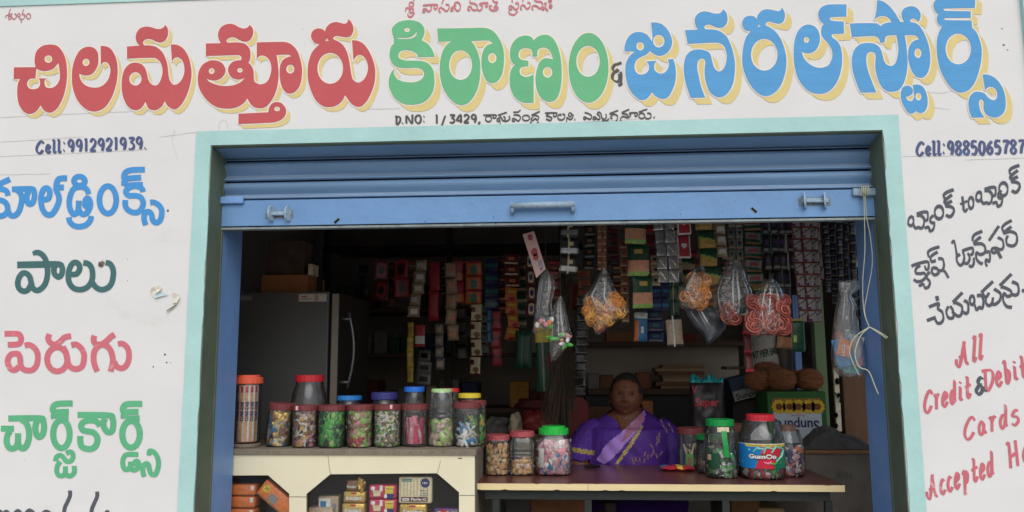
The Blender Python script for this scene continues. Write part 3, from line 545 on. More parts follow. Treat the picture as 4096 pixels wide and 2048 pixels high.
# Latin letters and figures as brush strokes in a unit cell (x right, y up)
G = {'C':'.98,.78 .8,.98 .5,.92 .2,.6 .12,.3 .3,.02 .6,.02 .9,.25','e':'.2,.3 .75,.42 .75,.6 .5,.66 .2,.42 .22,.12 .5,0 .9,.18','l':'.25,.95 .5,1.05 .5,.6 .48,.1 .65,0 .9,.15',
 '1':'.35,.92 .5,1 .5,0','2':'.12,.75 .3,.97 .6,1 .85,.8 .7,.45 .15,.03 .92,.03','3':'.12,.97 .88,.97 .5,.6 .85,.45 .85,.15 .5,0 .1,.1','4':'.75,-.02 .75,1 .08,.32 1,.32',
 '5':'.9,.97 .25,.97 .2,.55 .6,.62 .87,.35 .7,.05 .4,0 .1,.1','6':'.8,.97 .35,.7 .12,.3 .4,0 .8,.12 .82,.42 .5,.55 .18,.3','7':'.08,.95 .92,.95 .6,.5 .48,0','8':'.5,.54 .18,.74 .3,.97 .68,.98 .82,.76 .5,.54 .15,.27 .3,.02 .7,.02 .87,.27 .5,.54',
 '9':'.85,.7 .7,.97 .35,.98 .14,.72 .3,.47 .65,.47 .85,.7 .84,.4 .65,0','0':'.5,1 .18,.8 .12,.35 .35,0 .65,0 .88,.35 .82,.8 .5,1','.':'.35,.02 .6,.08',':':'.3,.12 .55,.16;.35,.75 .6,.8',',':'.55,.14 .3,-.25','/':'1.0,1.15 .2,-.5',
 'D':'0,.95 .45,.92 .95,.8 .98,.4 .6,.02 .3,.05 .32,.9','N':'.12,0 .15,.95 .8,0 .88,1.1','O':'.5,1 .12,.75 .1,.3 .4,0 .75,.05 .95,.4 .85,.85 .5,1','r':'.1,.62 .35,.66 .42,0;.4,.45 .6,.68 .9,.62','d':'.72,.5 .4,.62 .15,.35 .3,.02 .6,.1 .72,.5;.55,1.05 .72,.95 .74,.2 .95,.05','i':'.35,.62 .5,.6 .52,.1 .9,.1;.42,.85 .58,.9','t':'.3,.98 .5,.95 .5,.2 .65,.02 .95,.2;.15,.55 .95,.62',
 'b':'.1,.95 .3,1.02 .36,.05 .7,.1 .85,.4 .65,.6 .38,.42','a':'.7,.5 .45,.63 .2,.4 .3,.05 .6,.08 .7,.5 .72,.1 .98,.1','s':'.85,.6 .5,.66 .22,.45 .75,.32 .85,.1 .5,-.03 .15,.1','c':'.8,.52 .5,.62 .2,.4 .25,.08 .55,0 .9,.15','p':'.2,.5 .4,.6 .45,-.4;.45,.1 .75,.15 .85,.45 .65,.6 .42,.5','A':'0,.35 .05,.1 .3,.05 .55,1.0;.5,.98 .75,.1 .95,.02;.2,.38 .7,.4','H':'.1,.95 .25,.98 .3,0;.75,1.05 .85,0;.28,.45 .85,.55','&':'.75,.85 .5,.98 .3,.8 .4,.55 .62,.55;.42,.55 .15,.3 .3,.02 .6,.1 .7,.42;.6,.45 .8,.2 1.05,.05','o':'.5,.62 .18,.45 .2,.1 .5,0 .8,.15 .82,.48 .5,.62'}
def latin(t, b0, b1, h, w, name, m, label, widths=None, nib=-0.9, thin=6, up=(0.0,-1.0), fillx=0.82):
    """text between baseline points b0 and b1 (photo pixels), cap height h"""
    wd = Word(0, 0, 1.0); cw = [(widths or {}).get(c, 1.0) for c in t]; tot = sum(cw); x = 0
    ux, uy = (b1[0]-b0[0])/tot, (b1[1]-b0[1])/tot
    for c, k in zip(t, cw):
        if c != ' ':
            for st in G[c].split(';'):
                q = []
                for p in st.split():
                    a, b = (float(v) for v in p.split(','))
                    s_ = x + k*(0.5+(a-0.5)*fillx)
                    q.append('%g,%g' % (b0[0]+ux*s_+up[0]*h*b, b0[1]+uy*s_+up[1]*h*b))
                wd.stroke(' '.join(q), w, nib, thin)
        x += k
    wd.plain(name, m, label)
NW = {'C':1.25,'l':.62,'e':.85,':':.7,'1':.75,'.':.5,',':.5,'/':.9,'i':.7,'t':.8,'r':.85,' ':.6,'A':1.2,'N':1.3,'O':1.1,'D':1.1,'s':.85,'c':.75}
M_cell = mat('indigo_lettering', (84,92,128), 0.65, 0.15, 25, c2=(70,120,180), thr=0.58)
latin('Cell:9912921939.', (140,614), (590,596), 47, 12, 'painted_phone_number', M_cell, 'indigo phone number above the left column', NW)
latin('Cell:9885065787', (3660,622), (4100,613), 52, 13, 'painted_phone_number', M_cell, 'indigo phone number above the right column', NW)
latin('D.NO:', (1578,497), (1706,491), 32, 9, 'painted_address', M_ink, 'small dark grey door number prefix', {'.':.6,'N':1.5,'O':1.2,':':.7})
latin('1', (1738,495), (1757,494.5), 32, 9, 'painted_address', M_ink, 'small dark grey numeral before the stroke')
latin('/', (1757,498), (1784,497), 30, 8, 'painted_address', M_ink, 'small dark grey slanting stroke')
latin('3429,', (1794,492), (1926,491), 32, 9, 'painted_address', M_ink, 'small dark grey door number', {',':.55})
M_scr = mat('faded_red_script', (204,108,118), 0.7, 0.10, 14, c2=(226,190,188), thr=0.60)
latin('All', (3818,1472), (3932,1432), 95, 14, 'painted_script', M_scr, 'faded red slanting English word of three letters', {'A':1.9,'l':.75}, up=(0.05,-1.0))
latin('Credit', (3690,1656), (3886,1588), 84, 13.5, 'painted_script', M_scr, 'faded red slanting English word left of the ampersand', {'C':1.3,'r':.9,'i':.75}, up=(0.0,-1.0))
latin('&', (3893,1583), (3950,1568), 66, 16, 'painted_script', M_ink2, 'dark grey slanting ampersand', up=(0.0,-1.0))
latin('Debit', (3928,1566), (4110,1506), 84, 13.5, 'painted_script', M_scr, 'faded red slanting English word cut by the right edge', {'D':1.5,'i':.8}, up=(-0.08,-1.0))
latin('Cards', (3848,1764), (4082,1690), 84, 13, 'painted_script', M_scr, 'faded red slanting English word of five letters', {'C':1.25,'r':.9}, up=(0.0,-1.0))
latin('Accepted', (3703,2000), (3980,1898), 92, 12.5, 'painted_script', M_scr, 'faded red slanting English word at the foot of the right column', {'A':1.5,'c':.8,'e':.8}, up=(-0.03,-1.0))
latin('Here', (4022,1880), (4230,1810), 100, 14, 'painted_script', M_scr, 'faded red slanting English word cut by the corner', {'H':1.3}, up=(-0.06,-1.0))
# pencil guide lines, cracks, dirt and torn paper on the wall
M_pen = mat('pencil_grey', (200,198,197), 0.9, 0.2, 30); rng = random.Random(5)
for a, b in (((0,626),(590,598)),((0,568),(330,548)),((0,470),(640,440)),((640,548),(790,529)),((3610,627),(3950,620)),((1470,437),(1600,433)),((2250,493),(2560,476)),((3860,640),(4096,632)),((0,700),(200,695))):
    st = ' '.join('%g,%g' % (a[0]+(b[0]-a[0])*t/6, a[1]+(b[1]-a[1])*t/6+rng.uniform(-1,1)) for t in range(7))
    w = Word(0,0,1); w.stroke(st, 1.4); w.plain('pencil_line', M_pen, 'faint pencil guide line')
for s0 in ('712,640 700,600 690,560 700,520','875,540 880,490 905,485 912,520','3470,520 3540,512 3580,490','3600,330 3680,360 3760,372 3860,360 3960,400','3650,420 3800,438','3480,500 3530,520','2390,230 2420,280 2410,340'):
    w = Word(0,0,1); w.stroke(s0, 1.3); w.plain('hairline_crack', M_pen, 'hairline crack in the plaster')
sp = MB()
def blot(px, py, r, mi, sx=1.0, seed=0, d=0.0008, n=14):
    rng = random.Random(seed); c = P(px, py)
    k = r*mpp(0)
    vs = [(c.x, -d-0.001, c.z)] + [(c.x+k*sx*math.cos(2*math.pi*i/n)*rng.uniform(.6,1.1), -d, c.z+k*math.sin(2*math.pi*i/n)*rng.uniform(.6,1.1)) for i in range(n)]
    sp.add(vs, [(0, 1+(i+1) % n, 1+i) for i in range(n)], mi)
blot(408,1056,15,0,1.1,1,0.0035); blot(403,1060,9,1,1.0,2,0.005)
for (x, y, r) in ((672,843,6),(511,1123,2.5),(510,1037,1.8),(613,1467,3.5),(667,1450,4),(683,1451,2),(660,1418,5),(100,1840,1.5),(1213,117,2),(1221,178,1.5),(855,474,1.3),(4015,180,5),(4008,115,3),(4030,200,3),(3890,470,3),(3300,1010,2),(1020,430,1.5),(1430,940,2)): blot(x, y, r, 1, 1.0, int(x))
sp.build('dirt_spot', [mat('mud_splat', (128,108,98), 0.95, 0.3, 60), mat('dark_speck', (96,88,82), 0.95, 0.3, 60)], wall)
pp = MB(); rng = random.Random(9)
def scrap(pts, mi, seed, lift=0.012):
    rng = random.Random(seed); q = [P(x, y) for x, y in pts]; c = sum(q, Vector())/len(q)
    vs = [(c.x, -0.004, c.z)] + [(p.x, -0.003-rng.random()*lift, p.z) for p in q]
    n = len(q); pp.add(vs, [(0, 1+i, 1+(i+1) % n) for i in range(n)], mi)
scrap([(603,1172),(612,1152),(622,1150),(628,1140),(640,1143),(652,1150),(645,1164),(634,1172),(622,1178),(618,1192)], 0, 1)
scrap([(620,1180),(632,1170),(655,1172),(676,1180),(640,1188),(622,1194)], 1, 2, 0.005)
scrap([(690,1178),(700,1170),(722,1182),(722,1196),(712,1212),(692,1212),(697,1195)], 0, 3)
scrap([(667,1243),(690,1228),(712,1216),(708,1224),(690,1238),(672,1246)], 2, 4, 0.02)
pp.build('torn_paper', [mat('old_paper', (228,222,204), 0.85, 0.15, 40), mat('pale_blue_paper', (190,208,212), 0.8, 0.2, 60, c2=(90,100,110), thr=0.64), mat('grey_paper', (150,140,130), 0.85, 0.3, 60)], wall, label='torn scraps of a pasted paper poster')
# ---------------------------------------------------------------- stock of the shop: helpers
M_jar = film('clear_jar_plastic', (0.975,0.975,0.965), 0.95, 0.035, 0.07)
M_bag = film('clear_bag_film', (0.93,0.93,0.91), 0.5, 0.035, 0.16, (0.75,0.74,0.7), 0.5, 45)
M_glass = film('cabinet_glass', (0.93,0.95,0.94), 0.3, 0.012, 0.05)
M_maroon = mat('maroon_lid', (118,58,58), 0.55, 0.15, 30)
def foil(n, c, r=0.32, v=0.25, metal=0.0, sc=60):
    g = sum(c)/3; c = tuple(v_*.84+g*.16 for v_ in c)
    return mat('wrapper_'+n, c, r, v, sc, 0.25, 90, metal=metal, spec=0.5)
F = {k: foil(k, c) for k, c in dict(gold=(214,168,72), blue=(40,130,190), white=(232,230,222), green=(70,190,60), lime=(160,205,90), pink=(226,128,150), red=(200,44,60), magenta=(214,50,90), brown=(150,98,58), cream=(232,214,170), orange=(244,124,52), navy=(45,50,110), dark=(40,38,36), silver=(190,190,188), yellow=(235,205,60), teal=(40,130,120), ash=(172,166,160), aqua=(80,190,190), cookie=(222,170,96), nut=(208,150,86), darkgreen=(26,80,52), purple=(100,50,130), tan=(196,168,136), grey=(140,138,134), brickred=(150,62,52), peach=(236,160,120), maroon=(110,36,40), rose=(222,170,176)).items()}
F['goldfoil'] = foil('goldfoil', (222,178,84), 0.3, 0.25, 0.55)
F['silverfoil'] = foil('silverfoil', (205,205,205), 0.25, 0.2, 0.7)
def rrot(rng): return Euler((rng.uniform(0,6.3), rng.uniform(0,6.3), rng.uniform(0,6.3))).to_matrix().to_4x4()
def twist(mb, M, L, r, mi, mj):
    mb.ball((0,0,0), (L*0.5, r, r), mi, 8, 5, M)
    for s in (-1, 1):
        n = 6; vs = [(s*L*0.42, 0, 0)] + [(s*L*(0.85+0.06*(k % 2)), r*1.1*math.cos(2*math.pi*k/n), r*0.7*math.sin(2*math.pi*k/n)) for k in range(n)]
        mb.add(vs, [(0, 1+k, 1+(k+1) % n) for k in range(n)], mj, M)
def pack(mb, M, a, b, c, mi, mj=None):
    """little pillow pack with flat crimped ends"""
    def f(sg):
        def g(u, v):
            x, y = (u-.5)*2, (v-.5)*2
            return (x*a, y*b*(1-0.06*(1-abs(x))), sg*c*math.sqrt(max(0, (1-x*x)*(1-y*y))))
        return g
    mj = mi if mj is None else mj
    pick = lambda u, v: mj if 0.3 < u < 0.7 else mi
    mb.grid(f(1), 5, 4, pick, M); mb.grid(f(-1), 5, 4, pick, M)
def rod(mb, M, L, r, mi, me=None, n=8):
    mb.lathe([(0,-L/2),(r,-L/2),(r,-L*0.36),(r,L*0.36),(r,L/2),(0,L/2)], n, mi, M=M, mis=[mi if me is None else me]*2+[mi]+[mi if me is None else me]*2)
def fill(c, Rr, z0, z1, kind, cols, n, seed, sx=1.0, sy=1.0, flat=False):
    """pile of sweets packed inside a jar: mesh of many wrapped pieces"""
    rng = random.Random(seed); mb = MB(); nc = len(cols); h = z1-z0
    for i in range(n):
        rr = Rr*math.sqrt(rng.uniform(0.42, 0.86)); a = rng.uniform(0, 2*math.pi)
        if rng.random() < 0.3: a = -math.pi/2 + rng.uniform(-1.5, 1.5)
        z = z0 + h*(i+0.5)/n + rng.uniform(-.004,.004)
        T = Matrix.Translation((c[0]+rr*math.cos(a)*sx, c[1]+rr*math.sin(a)*sy, c[2]+z))
        k = rng.randrange(nc)
        if kind == 'twist': twist(mb, T @ rrot(rng), rng.uniform(.016,.022), rng.uniform(.0052,.007), k, (k+rng.randrange(2)) % nc)
        elif kind == 'pack': pack(mb, T @ Euler((math.pi/2+rng.uniform(-.5,.5), rng.uniform(-1.2,1.2), rng.uniform(-.9,.9)+a+math.pi/2)).to_matrix().to_4x4(), rng.uniform(.017,.024), rng.uniform(.011,.016), .0045, k, (k+1) % nc if rng.random() < .6 else k)
        elif kind == 'lolly':
            Mx = T @ rrot(rng); j = rng.randrange(nc-1); mb.ball((0,0,0), .0105, j, 10, 7, Mx); mb.tube([(0,0,.008),(0,0,.058)], .0027, 6, nc-1, M=Mx)
        elif kind == 'cookie': mb.ball((0,0,0), (.013*rng.uniform(.8,1.2),.011,.0045), k, 10, 5, T @ rrot(rng), 0.08, rng)
        elif kind == 'roll': rod(mb, T @ rrot(rng), .034, .0088, k % (nc-1), nc-1, 10)
        elif kind == 'grain': mb.ball((0,0,0), (.006,.0045,.004), k, 6, 4, T @ rrot(rng), 0.1, rng)
    lim = Rr*1.02; out = []
    for x, y, z in mb.v:
        dx, dy = (x-c[0])/sx, (y-c[1])/sy; q = math.hypot(dx, dy)
        if q > lim: dx *= lim/q; dy *= lim/q
        out.append((c[0]+dx*sx, c[1]+dy*sy, min(max(z, c[2]+.004), c[2]+max(z1, .02)+.012)))
    mb.v = out
    return mb
def fillmats(cols): return [F[k] for k in cols]
PROF = {   # (radius, height) fractions of body radius / body height, from the foot to the neck
 'cyl': [(0,0.0),(.90,0.0),(.985,.03),(1,.08),(1,.90),(.99,.97),(.97,1.0)],
 'round': [(0,0.0),(.82,0.0),(.95,.03),(1,.10),(1,.55),(.985,.66),(.92,.78),(.82,.88),(.76,.94),(.75,1.0)],
 'ribbed': [(0,0),(.9,0),(.98,.03),(1,.08),(1,.30),(.96,.32),(1,.345),(1,.39),(.96,.41),(1,.435),(1,.48),(.96,.50),(1,.525),(1,.57),(.96,.59),(1,.615),(1,.70),(.98,.78),(.93,.88),(.84,.96),(.78,1.0)],
 'waist': [(0,0),(.88,0),(.97,.03),(1,.08),(1,.44),(.97,.52),(.92,.58),(.93,.63),(.96,.70),(.95,.80),(.88,.90),(.82,.96),(.80,1.0)],
}
def lid(mb, Rl, z0, h, mi, c, steps=False, ridged=True):
    n = 40; vs = []; rings = [(Rl*.97,0),(Rl,h*.06),(Rl,h*.80),(Rl*.985,h*.94),(Rl*.93,h)] + ([(Rl*.78,h),(Rl*.775,h*1.28),(Rl*.74,h*1.33)] if steps else [(Rl*.88,h*.97),(Rl*.84,h*.93)]) + [(0,rings_top(h,steps))]
    for r, z in rings:
        for k in range(n):
            q = 1-(0.018 if (ridged and k % 2 and 0 < z < h*.9) else 0); a = 2*math.pi*k/n
            vs.append((c[0]+r*q*math.cos(a), c[1]+r*q*math.sin(a), c[2]+z0+z))
    fs = [(i*n+k, i*n+(k+1) % n, (i+1)*n+(k+1) % n, (i+1)*n+k) for i in range(len(rings)-1) for k in range(n)]
    mb.add(vs, fs, mi)
def rings_top(h, steps): return h*1.33 if steps else h*.93
def jar(label, px, wpx, toppy, zt, lidc, style='cyl', basepy=None, Y=None, lidw=None, lidh=None, filling=None, steps=False, power=None, group=None, name='candy_jar', lidpx=None, tilt=0.0):
    """screw-top jar; placed by its foot on the level zt"""
    if basepy is not None:
        p = PZ(px, basepy, zt); Rj = wpx/2*mpp(p.y); Rj = wpx/2*mpp(p.y+Rj); c = Vector((p.x, p.y+Rj, zt))
    else:
        Rj = wpx/2*mpp(Y); c = Vector((P(px, 1700, Y).x, Y, zt))
    H = P(px, toppy, c.y).z - zt
    t = thing(name, label, 'jar', c, group)
    lh = lidh*mpp(c.y) if lidh else 0.022
    Rl = (lidw/2*mpp(c.y)) if lidw else Rj*1.0
    hb = H - lh*(1.33 if steps else 1.0) + 0.004
    pr = [(r*Rj, z*hb+0.0006) for r, z in PROF[style]]
    n = 36
    MB().lathe(pr, n, 0, c, power=power).build('jar_body', M_jar, t, smooth=True)
    m = MB(); lid(m, Rl, H-lh*(1.33 if steps else 1.0), lh, 0, c, steps); m.build('lid', lidc, t, smooth=False)
    if filling:
        kind, cols, f0, f1, k, sd = filling
        q = 1.0
        fb = fill(c, Rj*.93*q, 0.006+hb*f0, hb*f1, kind, cols, k, sd)
        fb.build('sweets' if kind not in ('cookie','grain') else 'biscuits', fillmats(cols), t, kind='stuff')
    pass
    if tilt: t.rotation_euler = (0, tilt, 0)
    return t, c, Rj, H
def rbox(mb, a, b, mi=0, bev=0.004, M=None): mb.box(a, b, mi, M, bev)

def keep_in(mb, c, Rr, zt):
    """press the contents inside the wall of their jar"""
    out = []
    for x, y, z in mb.v:
        q = math.hypot(x-c.x, y-c.y); k = Rr/q if q > Rr else 1
        out.append((c.x+(x-c.x)*k, c.y+(y-c.y)*k, min(z, zt)))
    mb.v = out
# ---------------------------------------------------------------- display cabinet with jars on top
CY = 0.345
CZ_ = P(1600,1797,CY).z
def L(c): return mat('lid_%d_%d_%d' % c, c, 0.42, 0.10, 20, spec=0.4)
M_lam = mat('cream_laminate', (228,219,188), 0.45, 0.05, 4, c2=(205,190,150), thr=0.74)
M_trim = mat('grey_brown_edging', (128,118,102), 0.6, 0.2, 20, c2=(92,80,66), thr=0.66)
cab = thing('display_cabinet', 'cream fronted display cabinet with corner cut windows holding biscuit packs', 'cabinet', (-0.9,CY,FZ))
cx0, cx1 = -1.62, P(1903,1800,CY).x; cyb = CY+0.42
b = MB(); b.box((cx0,CY-0.012,CZ_-0.022),(cx1+0.004,cyb,CZ_),0,bev=0.0015)
tr = b.build('top_board', M_trim, cab)
rv = MB()
for k in range(24): rv.ball((cx0+0.33+k*0.0445, CY-0.0125, CZ_-0.011), (.0022,.0012,.0022), 0, 6, 4)
rv.build('rivet_row', mat('dark_rivet', (70,62,52), 0.5), tr)
def cut_panel(loops, Y, th, name, mats, parent, side=1):
    vs = []; es = []
    for Lp in loops:
        o = len(vs); n = len(Lp)
        for q in Lp: p = P(q[0], q[1], Y); vs.append(Vector((p.x, p.z)))
        es += [(o+i, o+(i+1) % n) for i in range(n)]
    r0, r2 = cdt_fill(vs, es); mb = MB()
    mb.add([(v.x, Y, v.y) for v in r0], r2, 0)
    o = 0
    for Lp in loops:
        n = len(Lp); q = vs[o:o+n]; o += n
        mb.add([(v.x, Y, v.y) for v in q]+[(v.x, Y+th, v.y) for v in q], [(i, (i+1) % n, n+(i+1) % n, n+i) for i in range(n)], side)
    return mb.build(name, mats, parent)
ya = 1809
fp = cut_panel([[(760,1821),(1899,1809),(1899,2300),(760,2300)],
  [(780,1903),(1072,1901),(1157,1975),(1157,2200),(1080,2260),(780,2260)],
  [(1321,1897),(1748,1893),(1836,1969),(1836,2200),(1748,2260),(1321,2260),(1226,2200),(1226,1976)]], CY-0.004, 0.018, 'front_panel', [M_lam, M_trim], cab)
ck = MB()
def crack(mb, pts, Y, w, mi=0):
    q = [P(x, y, Y) for x, y in pts]; vs = []
    for p in q: vs += [(p.x-w, Y, p.z), (p.x+w, Y, p.z)]
    mb.add(vs, [(2*i, 2*i+1, 2*i+3, 2*i+2) for i in range(len(q)-1)], mi)
crack(ck, [(1311,1817),(1314,1840),(1316,1862),(1321,1896)], CY-0.0052, 0.0007)
crack(ck, [(1762,1842),(1757,1866),(1749,1892)], CY-0.0052, 0.0006)
for y, a, bb in ((1987,1158,1226),(1981,1837,1899)):
    p, q = P(a, y, CY-0.0052), P(bb, y, CY-0.0052); ck.box((p.x,CY-0.0056,p.z-0.0006),(q.x,CY-0.0045,p.z+0.0006))
p = P(1833,1834,CY); ck.box((p.x,CY-0.0055,p.z),(p.x+.016,CY-0.0046,p.z+.003))
ck.build('panel_seam', M_dark, fp)
b = MB()
b.box((cx1-0.02,CY+0.0145,FZ),(cx1,cyb,CZ_-0.0225)).box((cx0,CY+0.0145,FZ),(cx0+0.02,cyb,CZ_-0.0225)).box((cx0+0.02,cyb-0.015,FZ),(cx1-0.02,cyb,CZ_-0.0225))
shz = P(1400,2105,CY+0.1).z
b.box((cx0+0.02,CY+0.0145,shz-0.018),(cx1-0.02,cyb-0.015,shz)); b.box((cx0+0.02,CY+0.0145,FZ),(cx1-0.02,cyb-0.015,FZ+0.05))
b.build('carcass', mat('cabinet_board', (128,120,108), 0.7, 0.15, 5), cab)
MB().add([(cx0+0.02,CY+0.016,shz),(cx1-0.02,CY+0.016,shz),(cx1-0.02,CY+0.016,CZ_-0.024),(cx0+0.02,CY+0.016,CZ_-0.024)], [(0,1,2,3)]).build('glass_pane', M_glass, cab)
# goods in the cabinet
def plane_fn(x0, z0, w, h, y, M=None):
    def f(u, v):
        p = Vector((x0+u*w, y, z0+v*h)); return M @ p if M else p
    return f
def biscuit(px0, px1, py0, py1, Y, cols, name, label, cat, group=None, deco=None, th=0.05, bev=0.007, rot=0.0, parts=()):
    a = P(px0, py0, Y); b_ = P(px1, py1, Y); w, h = b_.x-a.x, a.z-b_.z
    loc = Vector(((a.x+b_.x)/2, Y, b_.z)); t = thing(name, label, cat, loc, group)
    mb = MB(); x0 = a.x; z0 = b_.z
    mb.box((x0,Y,z0),(x0+w,Y+th,z0+h),0,None,min(bev,h*.3))
    mb.build('wrapper', F[cols[0]], t, smooth=True)
    if deco:
        d = MB(); deco(d, x0, z0, w, h, Y-0.0012); d.build('printed_face', [F[c] for c in cols], t)
    if rot: t.rotation_euler = (0, rot, 0)
    return t
def quad(d, x0, z0, w, h, y, u0, v0, u1, v1, mi): d.add([(x0+u0*w,y,z0+v0*h),(x0+u1*w,y,z0+v0*h),(x0+u1*w,y,z0+v1*h),(x0+u0*w,y,z0+v1*h)], [(0,1,2,3)], mi)
def txt(d, t, x0, z0, w, h, y, u0, v0, u1, ch, mi, bold=0.02, shear=0.0):
    put_text(d, t, plane_fn(x0+u0*w, z0+v0*h, (u1-u0)*w, ch*h, y), mi, bold, shear)
CYI = CY+0.028
def d_orange(d, x0, z0, w, h, y):
    quad(d, x0,z0,w,h,y,.90,.5,.97,.92,1); quad(d, x0,z0,w,h,y,.0,.02,.98,.05,2)
for k, (y0, y1, lb) in enumerate(((1938,1983,'orange biscuit pack on top of the stack behind the left cabinet window'),(1986,2032,'orange biscuit pack in the middle of the left window stack'),(2035,2100,'orange biscuit pack cut by the lower picture edge'))):
    biscuit(845, 1020-k*3, y0, y1, CYI-.002+.003*k, ['orange','white','brown'], 'biscuit_pack', lb, 'biscuit pack', 'orange biscuit packs in the left window', d_orange, 0.07)
def d_tilt(d, x0, z0, w, h, y):
    n = 14; d.add([(x0+.12*w+.015*math.cos(6.283*k/n)*(1+.12*(k % 2)), y, z0+.62*h+.015*math.sin(6.283*k/n)*(1+.12*(k % 2))) for k in range(n)], [tuple(range(n))], 1)
    txt(d,'30',x0,z0,w,h,y-.0006,.075,.55,.17,.16,2); quad(d,x0,z0,w,h,y,.24,.18,.42,.62,3); quad(d,x0,z0,w,h,y,.0,.03,1,.12,2)
biscuit(1000,1205,1968,2042,CYI-0.008,['orange','yellow','brown','grey'],'biscuit_pack','tilted orange biscuit pack with yellow price star leaning on the stack','biscuit pack','orange biscuit packs in the left window',d_tilt,0.05,rot=R(38))
def d_kj(d, x0, z0, w, h, y):
    txt(d,'Krackjack',x0,z0,w,h,y-.0008,.13,.28,.87,.34,1,0.03,0.25); quad(d,x0,z0,w,h,y,.36,.78,.60,.92,2); quad(d,x0,z0,w,h,y,.08,.14,.92,.19,3)
KJ = ['goldfoil','white','red','brown']
biscuit(1373,1461,1966,2012,CYI,KJ,'biscuit_pack','gold foil biscuit pack in the middle of the column behind the wide window','biscuit pack','gold biscuit packs',d_kj)
biscuit(1367,1459,2014,2062,CYI-0.004,KJ,'biscuit_pack','gold foil biscuit pack lowest of the column behind the wide window','biscuit pack','gold biscuit packs',d_kj)
t = biscuit(1386,1432,1920,1964,CYI+.01,['brown','white','goldfoil'],'biscuit_pack','opened gold biscuit pack with crumpled foil end on the gold column','biscuit pack','gold biscuit packs',lambda d,x0,z0,w,h,y: txt(d,'Krackjack',x0,z0,w,h,y-.0008,.05,.3,.9,.26,1,0.02,.25))
fo = MB(); rng = random.Random(4); p = P(1444,1940,CYI)
fo.ball(p, (.016,.014,.026), 0, 12, 9, None, 0.35, rng); fo.build('crumpled_foil', F['goldfoil'], t)
def d_red(d, x0, z0, w, h, y):
    quad(d,x0,z0,w,h,y,.60,.38,.90,.92,1); quad(d,x0,z0,w,h,y,.62,.05,.92,.36,2); quad(d,x0,z0,w,h,y,.40,.55,.50,.97,3)
    d.ball((x0+.15*w,y,z0+.76*h),(.009,.0008,.008),3,12,6)
    for k in range(7): d.tube([(x0+(.2+.035*k)*w,y-.001,z0+.2*h),(x0+(.16+.045*k)*w,y-.001,z0+.62*h)],.0022,6,4)
    txt(d,'WhatsApp',x0,z0,w,h,y-.0006,.63,.70,.87,.08,2); d.ball((x0+.62*w,y,z0+.2*h),(.006,.0008,.009),3,10,6)
for k, (y0, y1, lb) in enumerate(((1940,1996,'red and yellow biscuit pack on top of its pair beside the gold packs'),(1998,2056,'red and yellow biscuit pack below its twin beside the gold packs'))):
    biscuit(1476,1584,y0,y1,CYI-.004,['magenta','yellow','navy','white','cream'],'biscuit_pack',lb,'biscuit pack','red biscuit packs',d_red)
def d_pg(d, x0, z0, w, h, y):
    quad(d,x0,z0,w,h,y,.08,.08,.88,.25,1); txt(d,'Parle-G',x0,z0,w,h,y-.0008,.38,.12,.84,.10,2,.03); quad(d,x0,z0,w,h,y-.0005,.12,.11,.32,.21,2); txt(d,'PARLE',x0,z0,w,h,y-.001,.15,.135,.29,.05,1)
    quad(d,x0,z0,w,h,y,.10,.83,.40,.93,3); txt(d,'G for Genius',x0,z0,w,h,y-.0006,.14,.86,.38,.05,2)
    n = 24; d.add([(x0+.80*w+.017*math.cos(6.283*k/n)*(1+.2*(k % 2)), y, z0+.78*h+.017*math.sin(6.283*k/n)*(1+.2*(k % 2))) for k in range(n)], [tuple(range(n))], 4)
    txt(d,'10/-',x0,z0,w,h,y-.0006,.72,.74,.89,.08,2,.02)
    for i, s in enumerate(('Bigger','Crispier','& Tastier')): txt(d,s,x0,z0,w,h,y,.66,.46-.09*i,.90,.055,3,.02)
    for k in range(9): quad(d,x0,z0,w,h,y+.0004,.05+.1*k,.30,.075+.1*k,.95,5)
biscuit(1595,1727,1908,2015,CYI-.006,['cream','maroon','white','teal','navy','tan'],'biscuit_pack','large beige biscuit pack with a maroon name band and blue price star','biscuit pack',None,d_pg,0.035)
biscuit(1597,1706,2017,2070,CYI-.006,KJ,'biscuit_pack','gold foil biscuit pack under the large beige pack','biscuit pack','gold biscuit packs',d_kj)
biscuit(1273,1352,1985,2080,CYI+.06,['tan','white','grey','blue'],'small_carton','pale cardboard carton at the back of the wide window','carton',None,lambda d,x0,z0,w,h,y: (quad(d,x0,z0,w,h,y,.05,.2,.62,.92,1), quad(d,x0,z0,w,h,y-.0005,.12,.5,.4,.8,3), quad(d,x0,z0,w,h,y,.7,.3,.9,.7,2)), 0.06, 0.002)
biscuit(1235,1330,2030,2090,CYI+.04,['tan','brown'],'small_carton','brown carton low at the left of the wide window','carton',None,None,0.06,0.002)
biscuit(1735,1836,2034,2090,CYI-.004,['purple','yellow','red','lime'],'snack_packet','purple and yellow snack packet in the lower right of the wide window','packet',None,lambda d,x0,z0,w,h,y: (quad(d,x0,z0,w,h,y,.15,.35,.6,.8,1), quad(d,x0,z0,w,h,y-.0005,.3,.2,.5,.95,2), quad(d,x0,z0,w,h,y,.7,.4,.95,.8,3)),0.03)
# jars on the cabinet
JG = 'sweet jars along the cabinet top'
